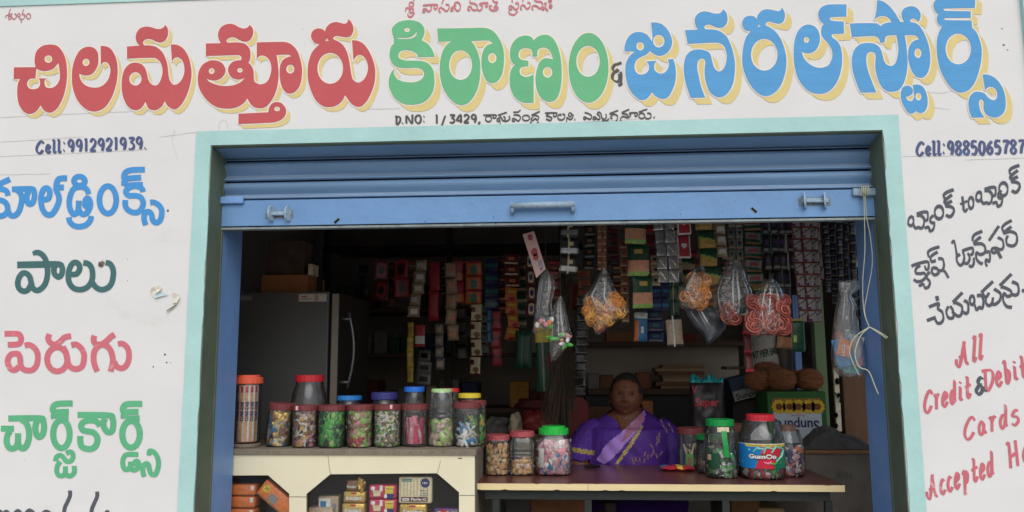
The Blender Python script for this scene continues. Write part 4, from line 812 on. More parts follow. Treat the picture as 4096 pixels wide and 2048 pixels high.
# round board under the tall jar
pb = PZ(985,1792,CZ_); c0 = Vector((P(980,1790,CY+.09).x, CY+.09, CZ_))
dk = MB(); dk.lathe([(0,.0005),(.062,.0005),(.064,.003),(.064,.013),(.062,.015),(0,.015)], 32, 0, c0)
tag(dk.build('round_board', M_trim, None, smooth=False), 'round grey wooden board under the tall wafer jar', 'board')
t, c, Rj, H = jar('tall jar of wafer sticks with orange lid at the blue jamb', 987, 108, 1500, CZ_+.0155, L((232,100,72)), 'cyl', Y=CY+.09, lidw=116, lidh=26, steps=True, name='wafer_jar', group=None)
for k in range(7):
    a = -math.pi/2 + (k-3)*0.42 - 0.1; rr = Rj*.74
    Mx = Matrix.Translation((c.x+rr*math.cos(a), c.y+rr*math.sin(a), c.z+.006)) @ Matrix.Rotation(a+math.pi/2, 4, 'Z')
    ww, hh = .0125, H-.045
    m = MB(); m.box((-ww,-.006,0),(ww,.006,hh),0,Mx,.002)
    m.add([(-ww*.2,-.0066,hh*.08),(ww*.9,-.0066,hh*.08),(ww*.9,-.0066,hh*.9),(-ww*.2,-.0066,hh*.8)],[(0,1,2,3)],2,Mx)
    m.add([(ww*.35,-.0069,hh*.02),(ww*.92,-.0069,hh*.02),(ww*.92,-.0069,hh*.98),(ww*.35,-.0069,hh*.98)],[(0,1,2,3)],3,Mx)
    m.add([(-ww*.5,-.0070,hh*.86),(ww*.4,-.0070,hh*.86),(ww*.4,-.0070,hh*.97),(-ww*.5,-.0070,hh*.97)],[(0,1,2,3)],4,Mx)
    put_text(m, 'BIG-BRO', lambda u, v: Mx @ Vector((-ww*.45+(1-v)*ww*1.05, -.0074, hh*(.70-.34*u))), 1, .06)
    m.build('wafer_pack', [F['peach'], F['navy'], F['cookie'], F['white'], F['red']], t)
p = P(985,1500,c.y); m = MB(); m.box((P(936,1,c.y).x,c.y-.035,c.z+H-.004),(P(972,1,c.y).x,c.y+.01,c.z+H+.004)); m.build('tape', F['yellow'], t)
G_ = ['goldfoil','goldfoil','gold','blue','brown','cream']
t, c, Rj, H = jar('leaning jar of gold wrapped chocolates with maroon lid', 1092, 103, 1612, CZ_+.002, M_maroon, 'cyl', basepy=1788, lidh=25, lidw=104, filling=('pack',G_,.0,.97,150,1), group=JG, tilt=R(5))
jar('jar of lollipops with white sticks under a maroon lid', 1203, 102, 1620, CZ_, M_maroon, 'cyl', basepy=1793, lidh=21, lidw=105, filling=('lolly',['cream','pink','tan','gold','rose','brown','white'],.0,.90,90,2), group=JG)
jar('jar filled with bright green sweets in flat wrappers', 1310, 109, 1620, CZ_, M_maroon, 'cyl', basepy=1794, lidh=22, lidw=112, filling=('pack',['green','green','green','lime','darkgreen'],.0,.97,130,3), group=JG)
jar('jar of mixed pink and green sweets with maroon lid', 1425, 106, 1618, CZ_, M_maroon, 'cyl', basepy=1793, lidh=21, lidw=109, filling=('pack',['pink','lime','rose','red','lime','brown','cream'],.0,.95,150,4), group=JG)
jar('jar of small white and green twist sweets with a price tag', 1536, 110, 1618, CZ_, M_maroon, 'cyl', basepy=1792, lidh=21, lidw=113, filling=('twist',['white','lime','white','green','cream','brown','silver'],.0,.97,330,5), group=JG)
jar('jar of tall red chocolate bars with maroon lid', 1648, 106, 1616, CZ_, M_maroon, 'cyl', basepy=1790, lidh=22, lidw=108, filling=None, group=JG)
t6 = bpy.data.objects['candy_jar.005']; c = Vector(t6.location); rng = random.Random(6); m = MB()
for k in range(22):
    a = -math.pi/2+rng.uniform(-1.7,1.7); rr = .036*rng.uniform(.6,1)
    Mx = Matrix.Translation((c.x+rr*math.cos(a), c.y+rr*math.sin(a), c.z+.012)) @ Euler((rng.uniform(-.12,.12), rng.uniform(-.35,.35), a+math.pi/2)).to_matrix().to_4x4()
    hh = rng.uniform(.075,.115); m.box((-.008,-.004,0),(.008,.004,hh),rng.choice((0,0,0,1)),Mx,.0015)
    if k % 2 == 0: put_text(m, 'BIG', lambda u, v: Mx @ Vector((-.005+(1-v)*.009, -.0046, hh*(.75-.4*u))), 2, .05)
    m.add([(-.008,-.0045,hh*.93),(.008,-.0045,hh*.93),(.008,-.0045,hh),(-.008,-.0045,hh)],[(0,1,2,3)],1,Mx)
keep_in(m, c, .046, c.z+.135)
m.build('chocolate_bars', [F['magenta'], F['pink'], F['white']], t6, kind='stuff')
jar('tall ribbed jar with pale green lid half full of yellow green packs', 1757, 109, 1555, CZ_, L((176,212,150)), 'ribbed', basepy=1790, lidw=84, lidh=15, filling=('pack',['lime','cream','lime','tan','rose'],.0,.45,80,7), group=JG)
t8, c, Rj, H = jar('jar of white stick sweets and blue wrappers at the cabinet corner', 1860, 104, 1608, CZ_, M_maroon, 'cyl', basepy=1790, lidh=24, lidw=111, filling=None, group=JG)
m = MB(); rng = random.Random(8)
for k in range(20):
    a = rng.uniform(0,6.28); rr = Rj*.5*rng.random()
    Mx = Matrix.Translation((c.x+rr*math.cos(a), c.y-.01+rr*math.sin(a), c.z+.03+rng.uniform(0,.045))) @ Euler((rng.uniform(-.5,.5), rng.choice((-1,1))*rng.uniform(.15,1.2), 0)).to_matrix().to_4x4()
    m.box((-.005,-.003,-.045),(.005,.003,.045),0,Mx,.001); m.box((-.0052,-.0034,.026),(.0052,.0034,.046),rng.choice((1,1,2,0)),Mx)
for k in range(10): pack(m, Matrix.Translation((c.x+rng.uniform(-.03,.03), c.y-.02+rng.uniform(-.015,.02), c.z+.012+rng.uniform(0,.012))) @ Euler((1.5+rng.uniform(-.6,.6), rng.uniform(-.4,.4), rng.uniform(-.5,.5))).to_matrix().to_4x4(), .02, .012, .004, rng.choice((0,1,0)))
keep_in(m, c, Rj*.93, c.z+.10)
m.build('sweets', [F['white'], F['blue'], F['orange']], t8, kind='stuff')
BG = 'jars in the back row on the cabinet'
YB = CY+.24
jar('big round jar with red lid holding brown snack pieces', 1234, 146, 1500, CZ_, L((200,44,52)), 'round', Y=YB+.04, lidw=116, lidh=27, filling=('grain',['brown','rose','nut','peach'],.0,.55,420,11), group=BG)
jar('low round jar with a sky blue lid behind the front row', 1396, 116, 1583, CZ_, L((48,128,204)), 'round', Y=YB, lidw=98, lidh=17, filling=('pack',['tan','grey'],.0,.5,30,12), group=BG)
jar('round jar with a navy blue lid behind the front row', 1537, 120, 1569, CZ_, L((58,58,120)), 'round', Y=YB, lidw=106, lidh=28, filling=('pack',['tan','rose'],.0,.5,30,13), group=BG)
jar('fluted jar with a bright blue lid behind the red bars', 1656, 92, 1547, CZ_, L((44,116,214)), 'ribbed', Y=YB, lidw=82, lidh=20, filling=('pack',['rose','tan'],.0,.4,24,14), group=BG)
jar('fluted jar with a red lid behind the pale green one', 1800, 86, 1553, CZ_, L((206,44,50)), 'ribbed', Y=YB+.02, lidw=72, lidh=14, filling=('pack',['tan'],.0,.4,20,15), group=BG)
jar('round jar with a yellow lid behind the corner jar', 1878, 100, 1573, CZ_, L((228,206,60)), 'round', Y=YB, lidw=90, lidh=18, filling=('pack',['tan','cream'],.0,.4,24,16), group=BG)
jar('jar of green sweets with maroon lid at the very corner', 1893, 104, 1601, CZ_, M_maroon, 'cyl', Y=CY+.175, lidw=104, lidh=20, filling=('pack',['green','lime','darkgreen','yellow'],.0,.7,90,17), group=BG)
# price tags
for px, py, Y_ in ((1187,1632,None),(1564,1627,None)):
    p = P(px, py, CY+.005); m = MB().box((p.x-.004,p.y-.0015,p.z-.009),(p.x+.006,p.y-.0005,p.z+.008))
    tag(m.build('price_tag', F['rose']), 'pale pink price tag stuck on a maroon lid, '+('lollipop jar' if px < 1300 else 'green and white twist sweets jar'), 'price tag')
# ---------------------------------------------------------------- table, its jars, side counter
TY = 0.40
TZ = P(2600,1936,TY).z
M_tt = mat('maroon_table_top', (98,58,52), 0.28, 0.16, 6, c2=(126,92,80), thr=0.66, spec=0.5)
M_te = mat('yellow_cream_edge', (228,208,158), 0.5, 0.06, 10, c2=(120,84,52), thr=0.80)
M_leg = mat('dark_green_steel', (42,46,43), 0.5, 0.2, 20)
tx0, tx1 = P(1908,1940,TY).x, P(3379,1950,TY).x
tyb = PZ(2500,1860,TZ).y
tab = thing('counter_table', 'maroon topped counter table with worn cream edge and green steel legs', 'table', ((tx0+tx1)/2,TY,FZ))
eh = 0.026*1.0
MB().box((tx0,TY+0.003,TZ-eh),(tx1,tyb,TZ),0,None,.001).build('table_top', M_tt, tab)
e = MB(); n = 90; vs = []; rng = random.Random(2)
for i in range(n+1):
    x = tx0+(tx1-tx0)*i/n; k = rng.random()
    vs += [(x,TY-.0005,TZ-eh-.0005+(0.0035*rng.random() if k > .93 else 0)),(x,TY-.0005,TZ-.0015-(0.003*rng.random() if rng.random() > .90 else 0))]
e.add(vs, [(2*i,2*i+2,2*i+3,2*i+1) for i in range(n)], 0)
e.add([(v[0],TY+.0028,v[2]) for v in vs], [(2*i+1,2*i+3,2*i+2,2*i) for i in range(n)], 0)
for x in (P(2352,1945,TY).x,): e.box((x-.0006,TY-.0012,TZ-eh),(x+.0006,TY-.0006,TZ-.002),1)
e.build('edge_strip', [M_te, M_dark], tab)
fr = MB()
fr.box((tx0+.03,TY+.025,TZ-eh-.04),(tx1-.05,TY+.05,TZ-eh-.001)).box((tx0+.03,tyb-.04,TZ-eh-.04),(tx1-.05,tyb-.015,TZ-eh-.001))
fr.build('frame_rail', M_leg, tab)
for px in (1985, 2352, 2900, 3310):
    x = P(px,1990,TY+.04).x; MB().box((x-.014,TY+.026,FZ),(x+.014,TY+.049,TZ-eh-.041)).build('leg', M_leg, tab)
for x in (tx0+.05, tx1-.09): MB().box((x,tyb-.038,FZ),(x+.025,tyb-.016,TZ-eh-.041)).build('leg', M_leg, tab)
TG = 'jars standing on the counter table'
M_rosel = mat('dusty_rose_lid', (176,84,88), 0.55, 0.18, 25, c2=(170,120,104), thr=0.62)
jar('square jar full of beige nut biscuits with dusty rose lid', 1987, 98, 1738, TZ, M_rosel, 'cyl', basepy=1904, lidw=98, lidh=20, filling=('cookie',['nut','cookie','nut','cream','cookie'],.0,.84,210,21), power=5, group=TG, name='biscuit_jar')
t,c,Rj,H = jar('flat sided jar with a few round biscuits at the bottom', 2087, 96, 1724, TZ, M_rosel, 'ribbed', basepy=1904, lidw=97, lidh=21, filling=('cookie',['cookie','nut'],.0,.36,60,22), power=5, group=TG, name='biscuit_jar')
t,c,Rj,H = jar('squarish jar of pink and blue wrapped sweets with bright green lid', 2215, 144, 1703, TZ, L((40,190,70)), 'round', basepy=1906, lidw=117, lidh=24, filling=('pack',['rose','pink','rose','blue','rose','white','pink'],.0,.80,260,23), steps=True, power=4.5, group=TG)
m = MB()
def arcp(c, Rj, a, z, k=1.01): return (c.x+Rj*k*math.sin(a), c.y-Rj*k*math.cos(a), c.z+z)
for i in range(6):
    a0, a1 = R(-72+i*7), R(-65+i*7); m.add([arcp(c,Rj,a0,.035),arcp(c,Rj,a1,.035),arcp(c,Rj,a1,.115),arcp(c,Rj,a0,.115)],[(0,1,2,3)],0)
    if i in (0,1,2): m.add([arcp(c,Rj,a0,.078,1.014),arcp(c,Rj,a1,.078,1.014),arcp(c,Rj,a1,.105,1.014),arcp(c,Rj,a0,.105,1.014)],[(0,1,2,3)],1)
m.build('paper_label', [F['white'], F['red']], t)
t9,c,Rj,H = jar('tall jar of dark and white sticks with maroon lid beside the woman', 2774, 100, 1710, TZ, M_maroon, 'cyl', basepy=1882, lidw=103, lidh=24, filling=None, group=TG)
m = MB(); rng = random.Random(31)
for k in range(16):
    a = rng.uniform(0,6.28); rr = Rj*.45*rng.random()
    Mx = Matrix.Translation((c.x+rr*math.cos(a), c.y-.008+rr*math.sin(a), c.z+.055+rng.uniform(0,.015))) @ Euler((rng.uniform(-.25,.25), rng.uniform(-.45,.45), 0)).to_matrix().to_4x4()
    m.box((-.0035,-.002,-.048),(.0035,.002,.048),k % 3,Mx)
m.box((c.x-.03,c.y-Rj*.7,c.z+.006),(c.x+.005,c.y-Rj*.66,c.z+.07),3); m.box((c.x-.022,c.y-Rj*.7-.001,c.z+.015),(c.x-.004,c.y-Rj*.7,c.z+.055),4)
m.build('sweets', [F['dark'],F['cream'],F['tan'],F['green'],F['brown']], t9, kind='stuff')
jar('jar with a dark green lid half hidden by the handled jar', 2850, 104, 1738, TZ, L((24,140,66)), 'round', basepy=1896, lidw=100, lidh=18, filling=('pack',['tan','grey'],.0,.3,20,24), group=TG)
jar('dim jar with a dusty lid between the two big jars', 2985, 118, 1695, TZ, L((110,72,62)), 'cyl', basepy=1900, lidw=118, lidh=28, filling=('cookie',['brown','nut'],.0,.3,50,25), group=TG, name='biscuit_jar')
t,c,Rj,H = jar('jar of green and silver sweet rolls with green lid and strap handle', 2900, 124, 1676, TZ, L((22,150,70)), 'waist', basepy=1917, lidw=108, lidh=25, filling=('roll',['green','green','darkgreen','green','silverfoil'],.0,.52,70,26), group=TG)
m = MB(); pa = [arcp(c,Rj,R(4),H-.045,.93), arcp(c,Rj,R(3),H-.075,1.02), arcp(c,Rj,R(6),H-.105,1.06), arcp(c,Rj,R(8),H-.15,1.05)]
vs = []
for q in pa: vs += [(q[0]-.011,q[1]-.003,q[2]),(q[0]+.011,q[1]-.003,q[2])]
m.add(vs, [(2*i,2*i+2,2*i+3,2*i+1) for i in range(3)]); m.build('strap_handle', L((22,150,70)), t)
m = MB()
for i in range(6):
    a0, a1 = R(-62+i*8), R(-54+i*8); m.add([arcp(c,Rj,a0,.045),arcp(c,Rj,a1,.045),arcp(c,Rj,a1,.105),arcp(c,Rj,a0,.105)],[(0,1,2,3)],0)
    if i < 2: m.add([arcp(c,Rj,a0,.075,1.015),arcp(c,Rj,a1,.075,1.015),arcp(c,Rj,a1,.098,1.015),arcp(c,Rj,a0,.098,1.015)],[(0,1,2,3)],1)
m.build('paper_label', [F['darkgreen'], F['tan']], t)
m = MB(); p0 = arcp(c,Rj,0,H-.05,.84); m.box((p0[0]-.022,p0[1]-.002,p0[2]),(p0[0]+.026,p0[1],p0[2]+.02)); m.build('price_tag', F['cream'], t)
# the big labelled jar
t,c,Rj,H = jar('big jar with blue red and green bubble gum label and red lid', 3074, 172, 1657, TZ, L((212,46,62)), 'round', basepy=1924, lidw=108, lidh=24, filling=('pack',['red','green','blue','pink','darkgreen','white'],.0,.34,150,27), group=TG, name='gum_jar')
m = MB(); zl0, zl1 = .048, .147
A0, A1 = R(-90), R(66)
def lab(u, v, k=1.012): return arcp(c, Rj, A0+(A1-A0)*u, zl0+(zl1-zl0)*v, k)
def cell(u, v):
    if v > .97: return 3
    if v > .88 and u > .22: return 4
    e = .46+(v-.5)*.16
    if u < e: return 0
    e2 = .80-.12*(.5-v)
    return 1 if u < e2-(.06 if v < .45 else 0) else 2
m.grid(lambda u, v: lab(u, v), 80, 40, cell)
put_text(m, 'CHOOSE YOUR FLAVOUR', lambda u, v: lab(.34+.48*u, .895+.055*v, 1.018), 5, .01)
put_text(m, 'GumOn', lambda u, v: lab(.268+.47*u, .395+.20*v-.0*u, 1.016), 5, .16)
put_text(m, 'GumOn', lambda u, v: lab(.28+.445*u, .41+.17*v, 1.021), 3, .05)
for q, mi in (((.36,.66,.42,.82,.54,.78),6),((.52,.62,.56,.86,.68,.8),6),((.64,.62,.72,.88,.88,.78),6),((.9,.75,.84,.5,.72,.28),6),((.52,.25,.58,.2,.64,.28),7),((.62,.22,.68,.18,.74,.24),8)):
    pts = [lab(q[i], q[i+1], 1.017) for i in (0,2,4)]
    m.tube([Vector(pts[0]), Vector(pts[1]), Vector(pts[2])], [.003,.0055,.003], 6, mi)
for i in range(4): 
    a, b_ = lab(.04,.2+.17*i,1.016), lab(.15,.2+.17*i,1.016); m.add([lab(.04,.2+.17*i,1.016),lab(.15,.2+.17*i,1.016),lab(.15,.30+.17*i,1.016),lab(.04,.30+.17*i,1.016)],[(0,1,2,3)],9 if i else 3)
m.add([lab(.27,.72,1.016),lab(.32,.72,1.016),lab(.295,.84,1.016)],[(0,1,2)],6)
m.add([lab(.80,.22,1.016),lab(.93,.22,1.016),lab(.93,.25,1.016),lab(.80,.25,1.016)],[(0,1,2,3)],3)
m.build('printed_label', [mat('label_blue',(24,128,196),.35,.05), mat('label_red',(206,44,66),.35,.05), mat('label_green',(20,118,84),.35,.05), F['white'], F['yellow'], F['dark'], mat('label_mint',(130,210,190),.4,.1), mat('label_pink',(240,130,160),.4,.1), F['green'], mat('label_deepblue',(20,96,160),.4,.2)], t)
m = MB(); m.grid(lambda u, v: (c.x-.045+.085*u, c.y-.02+.02*abs(u-.5), c.z+H-.105+.06*v*math.sin(3.14*max(.12,min(.88,u*.8+.1)))), 10, 6); m.build('paper_slip', F['grey'], t)
jar('round jar with dusty brown lid and purple packets right of the gum jar', 3176, 118, 1700, TZ, L((120,92,78)), 'round', basepy=1912, lidw=64, lidh=22, filling=('pack',['navy','purple','orange','white','rose','navy'],.0,.62,110,28), group=TG)
# scissors and packet lying on the table
p = PZ(2390,1872,TZ); q = PZ(2440,1882,TZ); t = thing('scissors', 'pair of black handled scissors lying on the table before the woman', 'scissors', (p.x,p.y,TZ))
m = MB()
for s in (-1, 1):
    cc = Vector((p.x-.03+.006*s, p.y+.012*s, TZ+.008)); m.tube([cc+Vector((.022*math.cos(a), .011*math.sin(a), 0)) for a in [i*.524 for i in range(13)]], .0045, 6)
    m.tube([cc+Vector((.018,0,0)), Vector((p.x+.012,p.y,TZ+.007))], .005, 6)
m.build('handle', M_dark, t, smooth=True)
m = MB()
for s in (-1, 1): m.add([(p.x+.008,p.y-.004*s,TZ+.006+.001*s),(p.x+.012,p.y+.004*s,TZ+.006+.001*s),(p.x+.085,p.y-.022+.003*s,TZ+.003+.001*s)],[(0,1,2),(2,1,0)])
m.build('blade', mat('dull_steel',(120,120,118),.35,.1,metal=.6), t)
a, b_ = PZ(2642,1880,TZ), PZ(2785,1890,TZ)
cc = (Vector(a)+Vector(b_))/2; m = MB(); hw = (b_.x-a.x)/2
def pk(sg):
    def f(u, v):
        x, y = (u-.5)*2, (v-.5)*2; k = math.sqrt(max(0,(1-x**4)*(1-y**4)))
        return (cc.x+hw*x, cc.y+.02+.045*y, TZ+.012+sg*.011*k+.002*math.sin(9*x+4*y))
    return f
pick = lambda u, v: 1 if (.45 < u < .62) else (2 if .62 <= u < .72 and v > .3 else (3 if u < .2 and v > .5 else 0))
m.grid(pk(1), 24, 8, pick).grid(pk(-1), 24, 8, 0)
tag(m.build('snack_packet', [F['red'],F['yellow'],F['green'],F['blue']], None, smooth=True), 'red green and yellow foil packet lying flat on the table', 'packet')
# side counter on the right
SCY, SCZ = 0.90, P(3400,1802,0.90).z
M_stone = mat('grey_stone_slab', (112,104,94), 0.8, 0.3, 8, 0.2, 40, c2=(80,74,66), thr=0.6)
M_brn = mat('brown_counter_top', (138,98,62), 0.5, 0.15, 6, stretch=(1,6,1))
sc_x0 = P(3190,1800,SCY).x; t = thing('side_counter', 'brown topped side counter with a dark grey stone front', 'counter', ((sc_x0+RX1)/2,SCY,FZ))
MB().box((sc_x0-.35,SCY,SCZ-.014),(RX1-.02,SCY+.42,SCZ),0,None,.002).build('counter_top', M_brn, t)
MB().box((sc_x0-.33,SCY+.012,FZ),(RX1-.02,SCY+.40,SCZ-.0145)).build('stone_front', M_stone, t)
# sunflower oil carton, upside down
BYc = 1.12
a, b_ = P(3068,1567,BYc), P(3310,1712,BYc); bz0 = SCZ; x0, x1, z1 = a.x, b_.x, a.z
t = thing('oil_carton', 'green bordered carton with sunflowers standing upside down on the side counter', 'carton', ((x0+x1)/2,BYc,SCZ))
m = MB(); m.box((x0,BYc,SCZ+.001),(x1,BYc+.26,z1),0,None,.003); m.build('box', mat('carton_green',(58,104,52),.7,.12,8), t)
m = MB(); w_, h_ = x1-x0, z1-SCZ; y_ = BYc-.0012
quad(m,x0,SCZ,w_,h_,y_,.09,.05,.91,.88,0); quad(m,x0,SCZ,w_,h_,y_-.0006,.09,.62,.91,.88,1)
for k, u in enumerate((.19,.37,.53,.70,.85)):
    m2 = plane_fn(x0,SCZ,w_,h_,y_-.0016); n = 22
    m.add([Vector(m2(u,.72))+Vector((.03*math.cos(6.283*i/n)*(1+.22*(i % 2)),0,.03*math.sin(6.283*i/n)*(1+.22*(i % 2)))) for i in range(n)],[tuple(reversed(range(n)))],2)
    m.add([Vector(m2(u,.72))+Vector((.016*math.cos(6.283*i/n),-.0006,.016*math.sin(6.283*i/n))) for i in range(n)],[tuple(reversed(range(n)))],3)
put_text(m, 'Sunpure', lambda u, v: (x0+w_*(.86-.74*u), y_-.0022, SCZ+h_*(.46-.19*v)), 4, .02)
put_text(m, 'Refined', lambda u, v: (x0+w_*(.62-.22*u), y_-.0022, SCZ+h_*(.575-.04*v)), 5, .0)
m.build('printed_face', [mat('carton_pale',(196,204,206),.6,.08,6), mat('carton_ochre',(150,118,50),.7,.3,30,c2=(70,84,40),thr=.55), mat('petal_yellow',(226,180,50),.6,.15,40), mat('seed_brown',(120,78,40),.8,.3,90), F['navy'], F['red']], t)
# coconuts on the carton
M_coco = mat('coconut_fibre', (176,114,76), 0.95, 0.5, 26, 0.9, 120, stretch=(1,1,7))
CG = 'husked coconuts on the oil carton'
for k, (px, py, rx, rz, dy, lb) in enumerate(((3067,1484,56,33,.20,'husked coconut at the back top of the heap, under the white sack'),(3035,1537,52,38,.02,'husked coconut leftmost in the heap, before the tilted carton'),(3126,1533,55,40,-.01,'hairy husked coconut in the middle of the front of the heap'),(3196,1516,45,32,.17,'husked coconut behind the rightmost one'),(3236,1533,52,39,.03,'husked coconut rightmost in the heap'))):
    Y_ = BYc+.10+dy; p = P(px, py, Y_); rr = (rx*1.06*mpp(Y_), .055, rz*1.08*mpp(Y_)); rng = random.Random(k)
    z = z1+rr[2] if dy < .1 else p.z
    m = MB(); cc = Vector((p.x,Y_,z))
    m.ball(cc, rr, 0, 20, 14, None, .03, rng)
    for i in range(170):
        th = rng.uniform(0,6.283); ph = math.acos(rng.uniform(-.9,1)); d = Vector((math.sin(ph)*math.cos(th)*rr[0], math.sin(ph)*math.sin(th)*rr[1], math.cos(ph)*rr[2]))
        tn = Vector((rng.uniform(-1,1),rng.uniform(-1,1),rng.uniform(-1,1))).cross(d).normalized()
        q0 = cc+d*.99; q1 = cc+d*1.05+tn*.014; q2 = cc+d*rng.uniform(1.04,1.14)+tn*.028
        m.tube([q0,q1,q2],[.0007,.0006,.0003],3,0,False)
    tag(m.build('coconut', M_coco, None, smooth=True), lb, 'coconut', CG)
# grey cloth bundle
a = PZ(3300,1790,SCZ); m = MB(); rng = random.Random(5)
import mathutils
def cl(u, v):
    x, y = (u-.5)*2, (v-.5)*2; r = math.hypot(x, y)
    n = mathutils.noise.noise(Vector((u*3.2,v*2.6,1.3))); n2 = mathutils.noise.noise(Vector((u*9,v*8,4.1)))
    h = min(1, 2.2*max(0,1-max(abs(x),abs(y))))*(.078*(1.1-.62*u))*(1+.8*n)+.024*n2*max(0,1.05-r)
    h += .018*math.sin(14*u+9*v+6*n)*max(0,1-r)
    return (P(3335,1780,1.02).x+x*.165+.012*n, .995+y*.07+.01*n2, SCZ+.002+max(0,h))
m.grid(cl, 44, 26); o_ = m.build('cloth_bundle', mat('dark_grey_cloth',(84,80,76),.95,.25,20,.4,120,c2=(64,84,50),thr=.68), None, smooth=True)
tag(o_, 'crumpled dark grey cloth bundle lying on the side counter', 'cloth')
# ---------------------------------------------------------------- back of the shop
def slab(name, label, cat, px0, py0, px1, py1, Y, dep, m, group=None, bev=.003, parts=None):
    a, b_ = P(px0,py0,Y), P(px1,py1,Y)
    mb = MB().box((a.x,Y,b_.z),(b_.x,Y+dep,a.z),0,None,bev); o = mb.build(name, m, None)
    return tag(o, label, cat, group), a, b_
# refrigerator: side towards the street, door facing right
FY = 0.98
a, b_ = P(905,1170,FY), P(1308,1500,FY)
t = thing('refrigerator', 'tall dark grey refrigerator seen from its side behind the jars', 'refrigerator', ((a.x+b_.x)/2,FY,FZ))
M_fr = mat('fridge_grey', (92,92,90), 0.45, 0.08, 3, spec=0.4)
MB().box((a.x-.12,FY,FZ+.02),(b_.x,FY+.62,a.z),0,None,.006).build('cabinet_body', M_fr, t)
d0, d1 = b_.x+.012, b_.x+.052
d = MB().box((d0,FY+.005,FZ+.06),(d1,FY+.615,a.z-.004),0,None,.008).build('door', mat('fridge_door_face',(50,48,46),.45,.1,4,spec=.3), t)
MB().box((d0+.004,FY+.0022,FZ+.07),(d1-.003,FY+.0045,a.z-.012)).build('door_edge', mat('fridge_door_edge',(134,124,110),.4,.12,4,spec=.4), d)
MB().box((b_.x,FY+.012,FZ+.06),(d0,FY+.6,a.z-.02)).build('gasket', M_dark, t)
hz0, hz1 = P(1395,1555,FY).z, P(1395,1245,FY).z; m = MB()
m.tube([(d1+.035+.03*math.sin(math.pi*i/10), FY+.05, hz0+(hz1-hz0)*i/10) for i in range(11)], .0075, 8)
for z in (hz0+.03, hz1-.035): m.tube([(d1-.002,FY+.05,z),(d1+.045,FY+.05,z)], .008, 8)
m.build('handle', mat('dull_chrome',(120,120,120),.35,.2,metal=.6), d, smooth=True)
m = MB(); q0, q1 = P(1196,1176,FY), P(1310,1206,FY); y_ = FY-.001; w_, h_ = q1.x-q0.x-.004, q0.z-q1.z
quad(m,q0.x,q1.z,w_,h_,y_,0,0,1,1,0); quad(m,q0.x,q1.z,w_,h_,y_-.0005,.57,0,.60,1,1); quad(m,q0.x,q1.z,w_,h_,y_-.0005,.62,.1,.70,.9,2); quad(m,q0.x,q1.z,w_,h_,y_-.0005,.1,.3,.5,.42,2); quad(m,q0.x,q1.z,w_,h_,y_-.0005,.1,.6,.3,.75,1)
q0, q1 = P(960,1182,FY), P(1009,1201,FY); quad(m,q0.x,q1.z,q1.x-q0.x,q0.z-q1.z,y_,0,0,1,1,2)
m.build('sticker', [mat('sticker_white',(196,186,172),.6,.1), F['red'], F['grey']], t)
# shelf above the refrigerator, its cartons
M_wood = mat('dark_shelf_wood', (84,64,50), 0.7, 0.25, 8, stretch=(1,8,8))
M_card = mat('brown_cardboard', (168,110,70), 0.85, 0.12, 8)
for args in (('carton','brown cardboard carton on top of the refrigerator','carton',1046,1100,1228,1168,FY+.1,.3,M_card),
             ('carton','dim carton with red print on the brown carton','carton',1072,965,1215,1098,FY+.14,.26,mat('dim_print_carton',(96,78,66),.8,.35,18,c2=(150,40,46),thr=.62))): slab(*args)
o, a, b_ = slab('carton','pale carton edge beside the dark upright','carton',1232,1055,1250,1100,FY+.12,.1,F['cream'])
o, a, b_ = slab('shelf_upright','dark slotted shelf upright behind the refrigerator','shelf post',1262,890,1282,1180,FY+.25,.03,M_leg)
MB_ = MB()
rack = thing('storage_rack', 'dark storage rack along the back wall behind the hanging packets', 'rack', (-.5,2.6,FZ))
for px in (1310,1800,2250): 
    x = P(px,1200,2.55).x; MB().box((x-.02,2.5,FZ),(x+.02,2.54,CZ-.05)).build('upright', M_leg, rack)
for py in (985,1240,1420,1640,1850):
    z = P(1800,py,2.5).z; MB().box((P(1310,py,2.5).x,2.5,z-.012),(P(2290,py,2.5).x,2.95,z+.012)).build('shelf_board', M_wood, rack)
    
rng = random.Random(12); names = ('carton','tin','packet_stack')
zsh = [P(1800,py,2.5).z+.012 for py in (1240,1420,1640,1850)]
k = 0
cl_ = [('dusty brown',(150,110,76)),('dull red',(140,52,46)),('dark blue',(52,60,92)),('grey',(120,116,108)),('cream',(190,170,130)),('dark green',(48,78,56)),('ochre',(176,130,60)),('maroon',(96,44,44))]
for zi, z in enumerate(zsh):
    x = P(1335,1300,2.5).x
    while x < P(2240,1300,2.5).x:
        w_ = rng.uniform(.07,.2); h_ = rng.uniform(.08,.2); cn, cc = cl_[rng.randrange(8)]
        if rng.random() < .8:
            m = MB().box((x,2.54+rng.uniform(0,.04),z+.001),(x+w_*.93,2.8,z+h_),0,None,.006)
            tag(m.build('carton', mat('rack_'+cn.replace(' ','_'), cc, .8, .3, 14), None), cn+' carton among the dim stock on the back rack', 'carton', 'cartons on the back rack: '+cn)
        x += w_+.01; k += 1
pole = MB().tube([P(1290,1000,1.95), P(2330,985,1.95)], .022, 10)
tag(pole.build('hanging_pole', M_dark, None), 'dark pole carrying the dim packet strips at the back', 'pole')
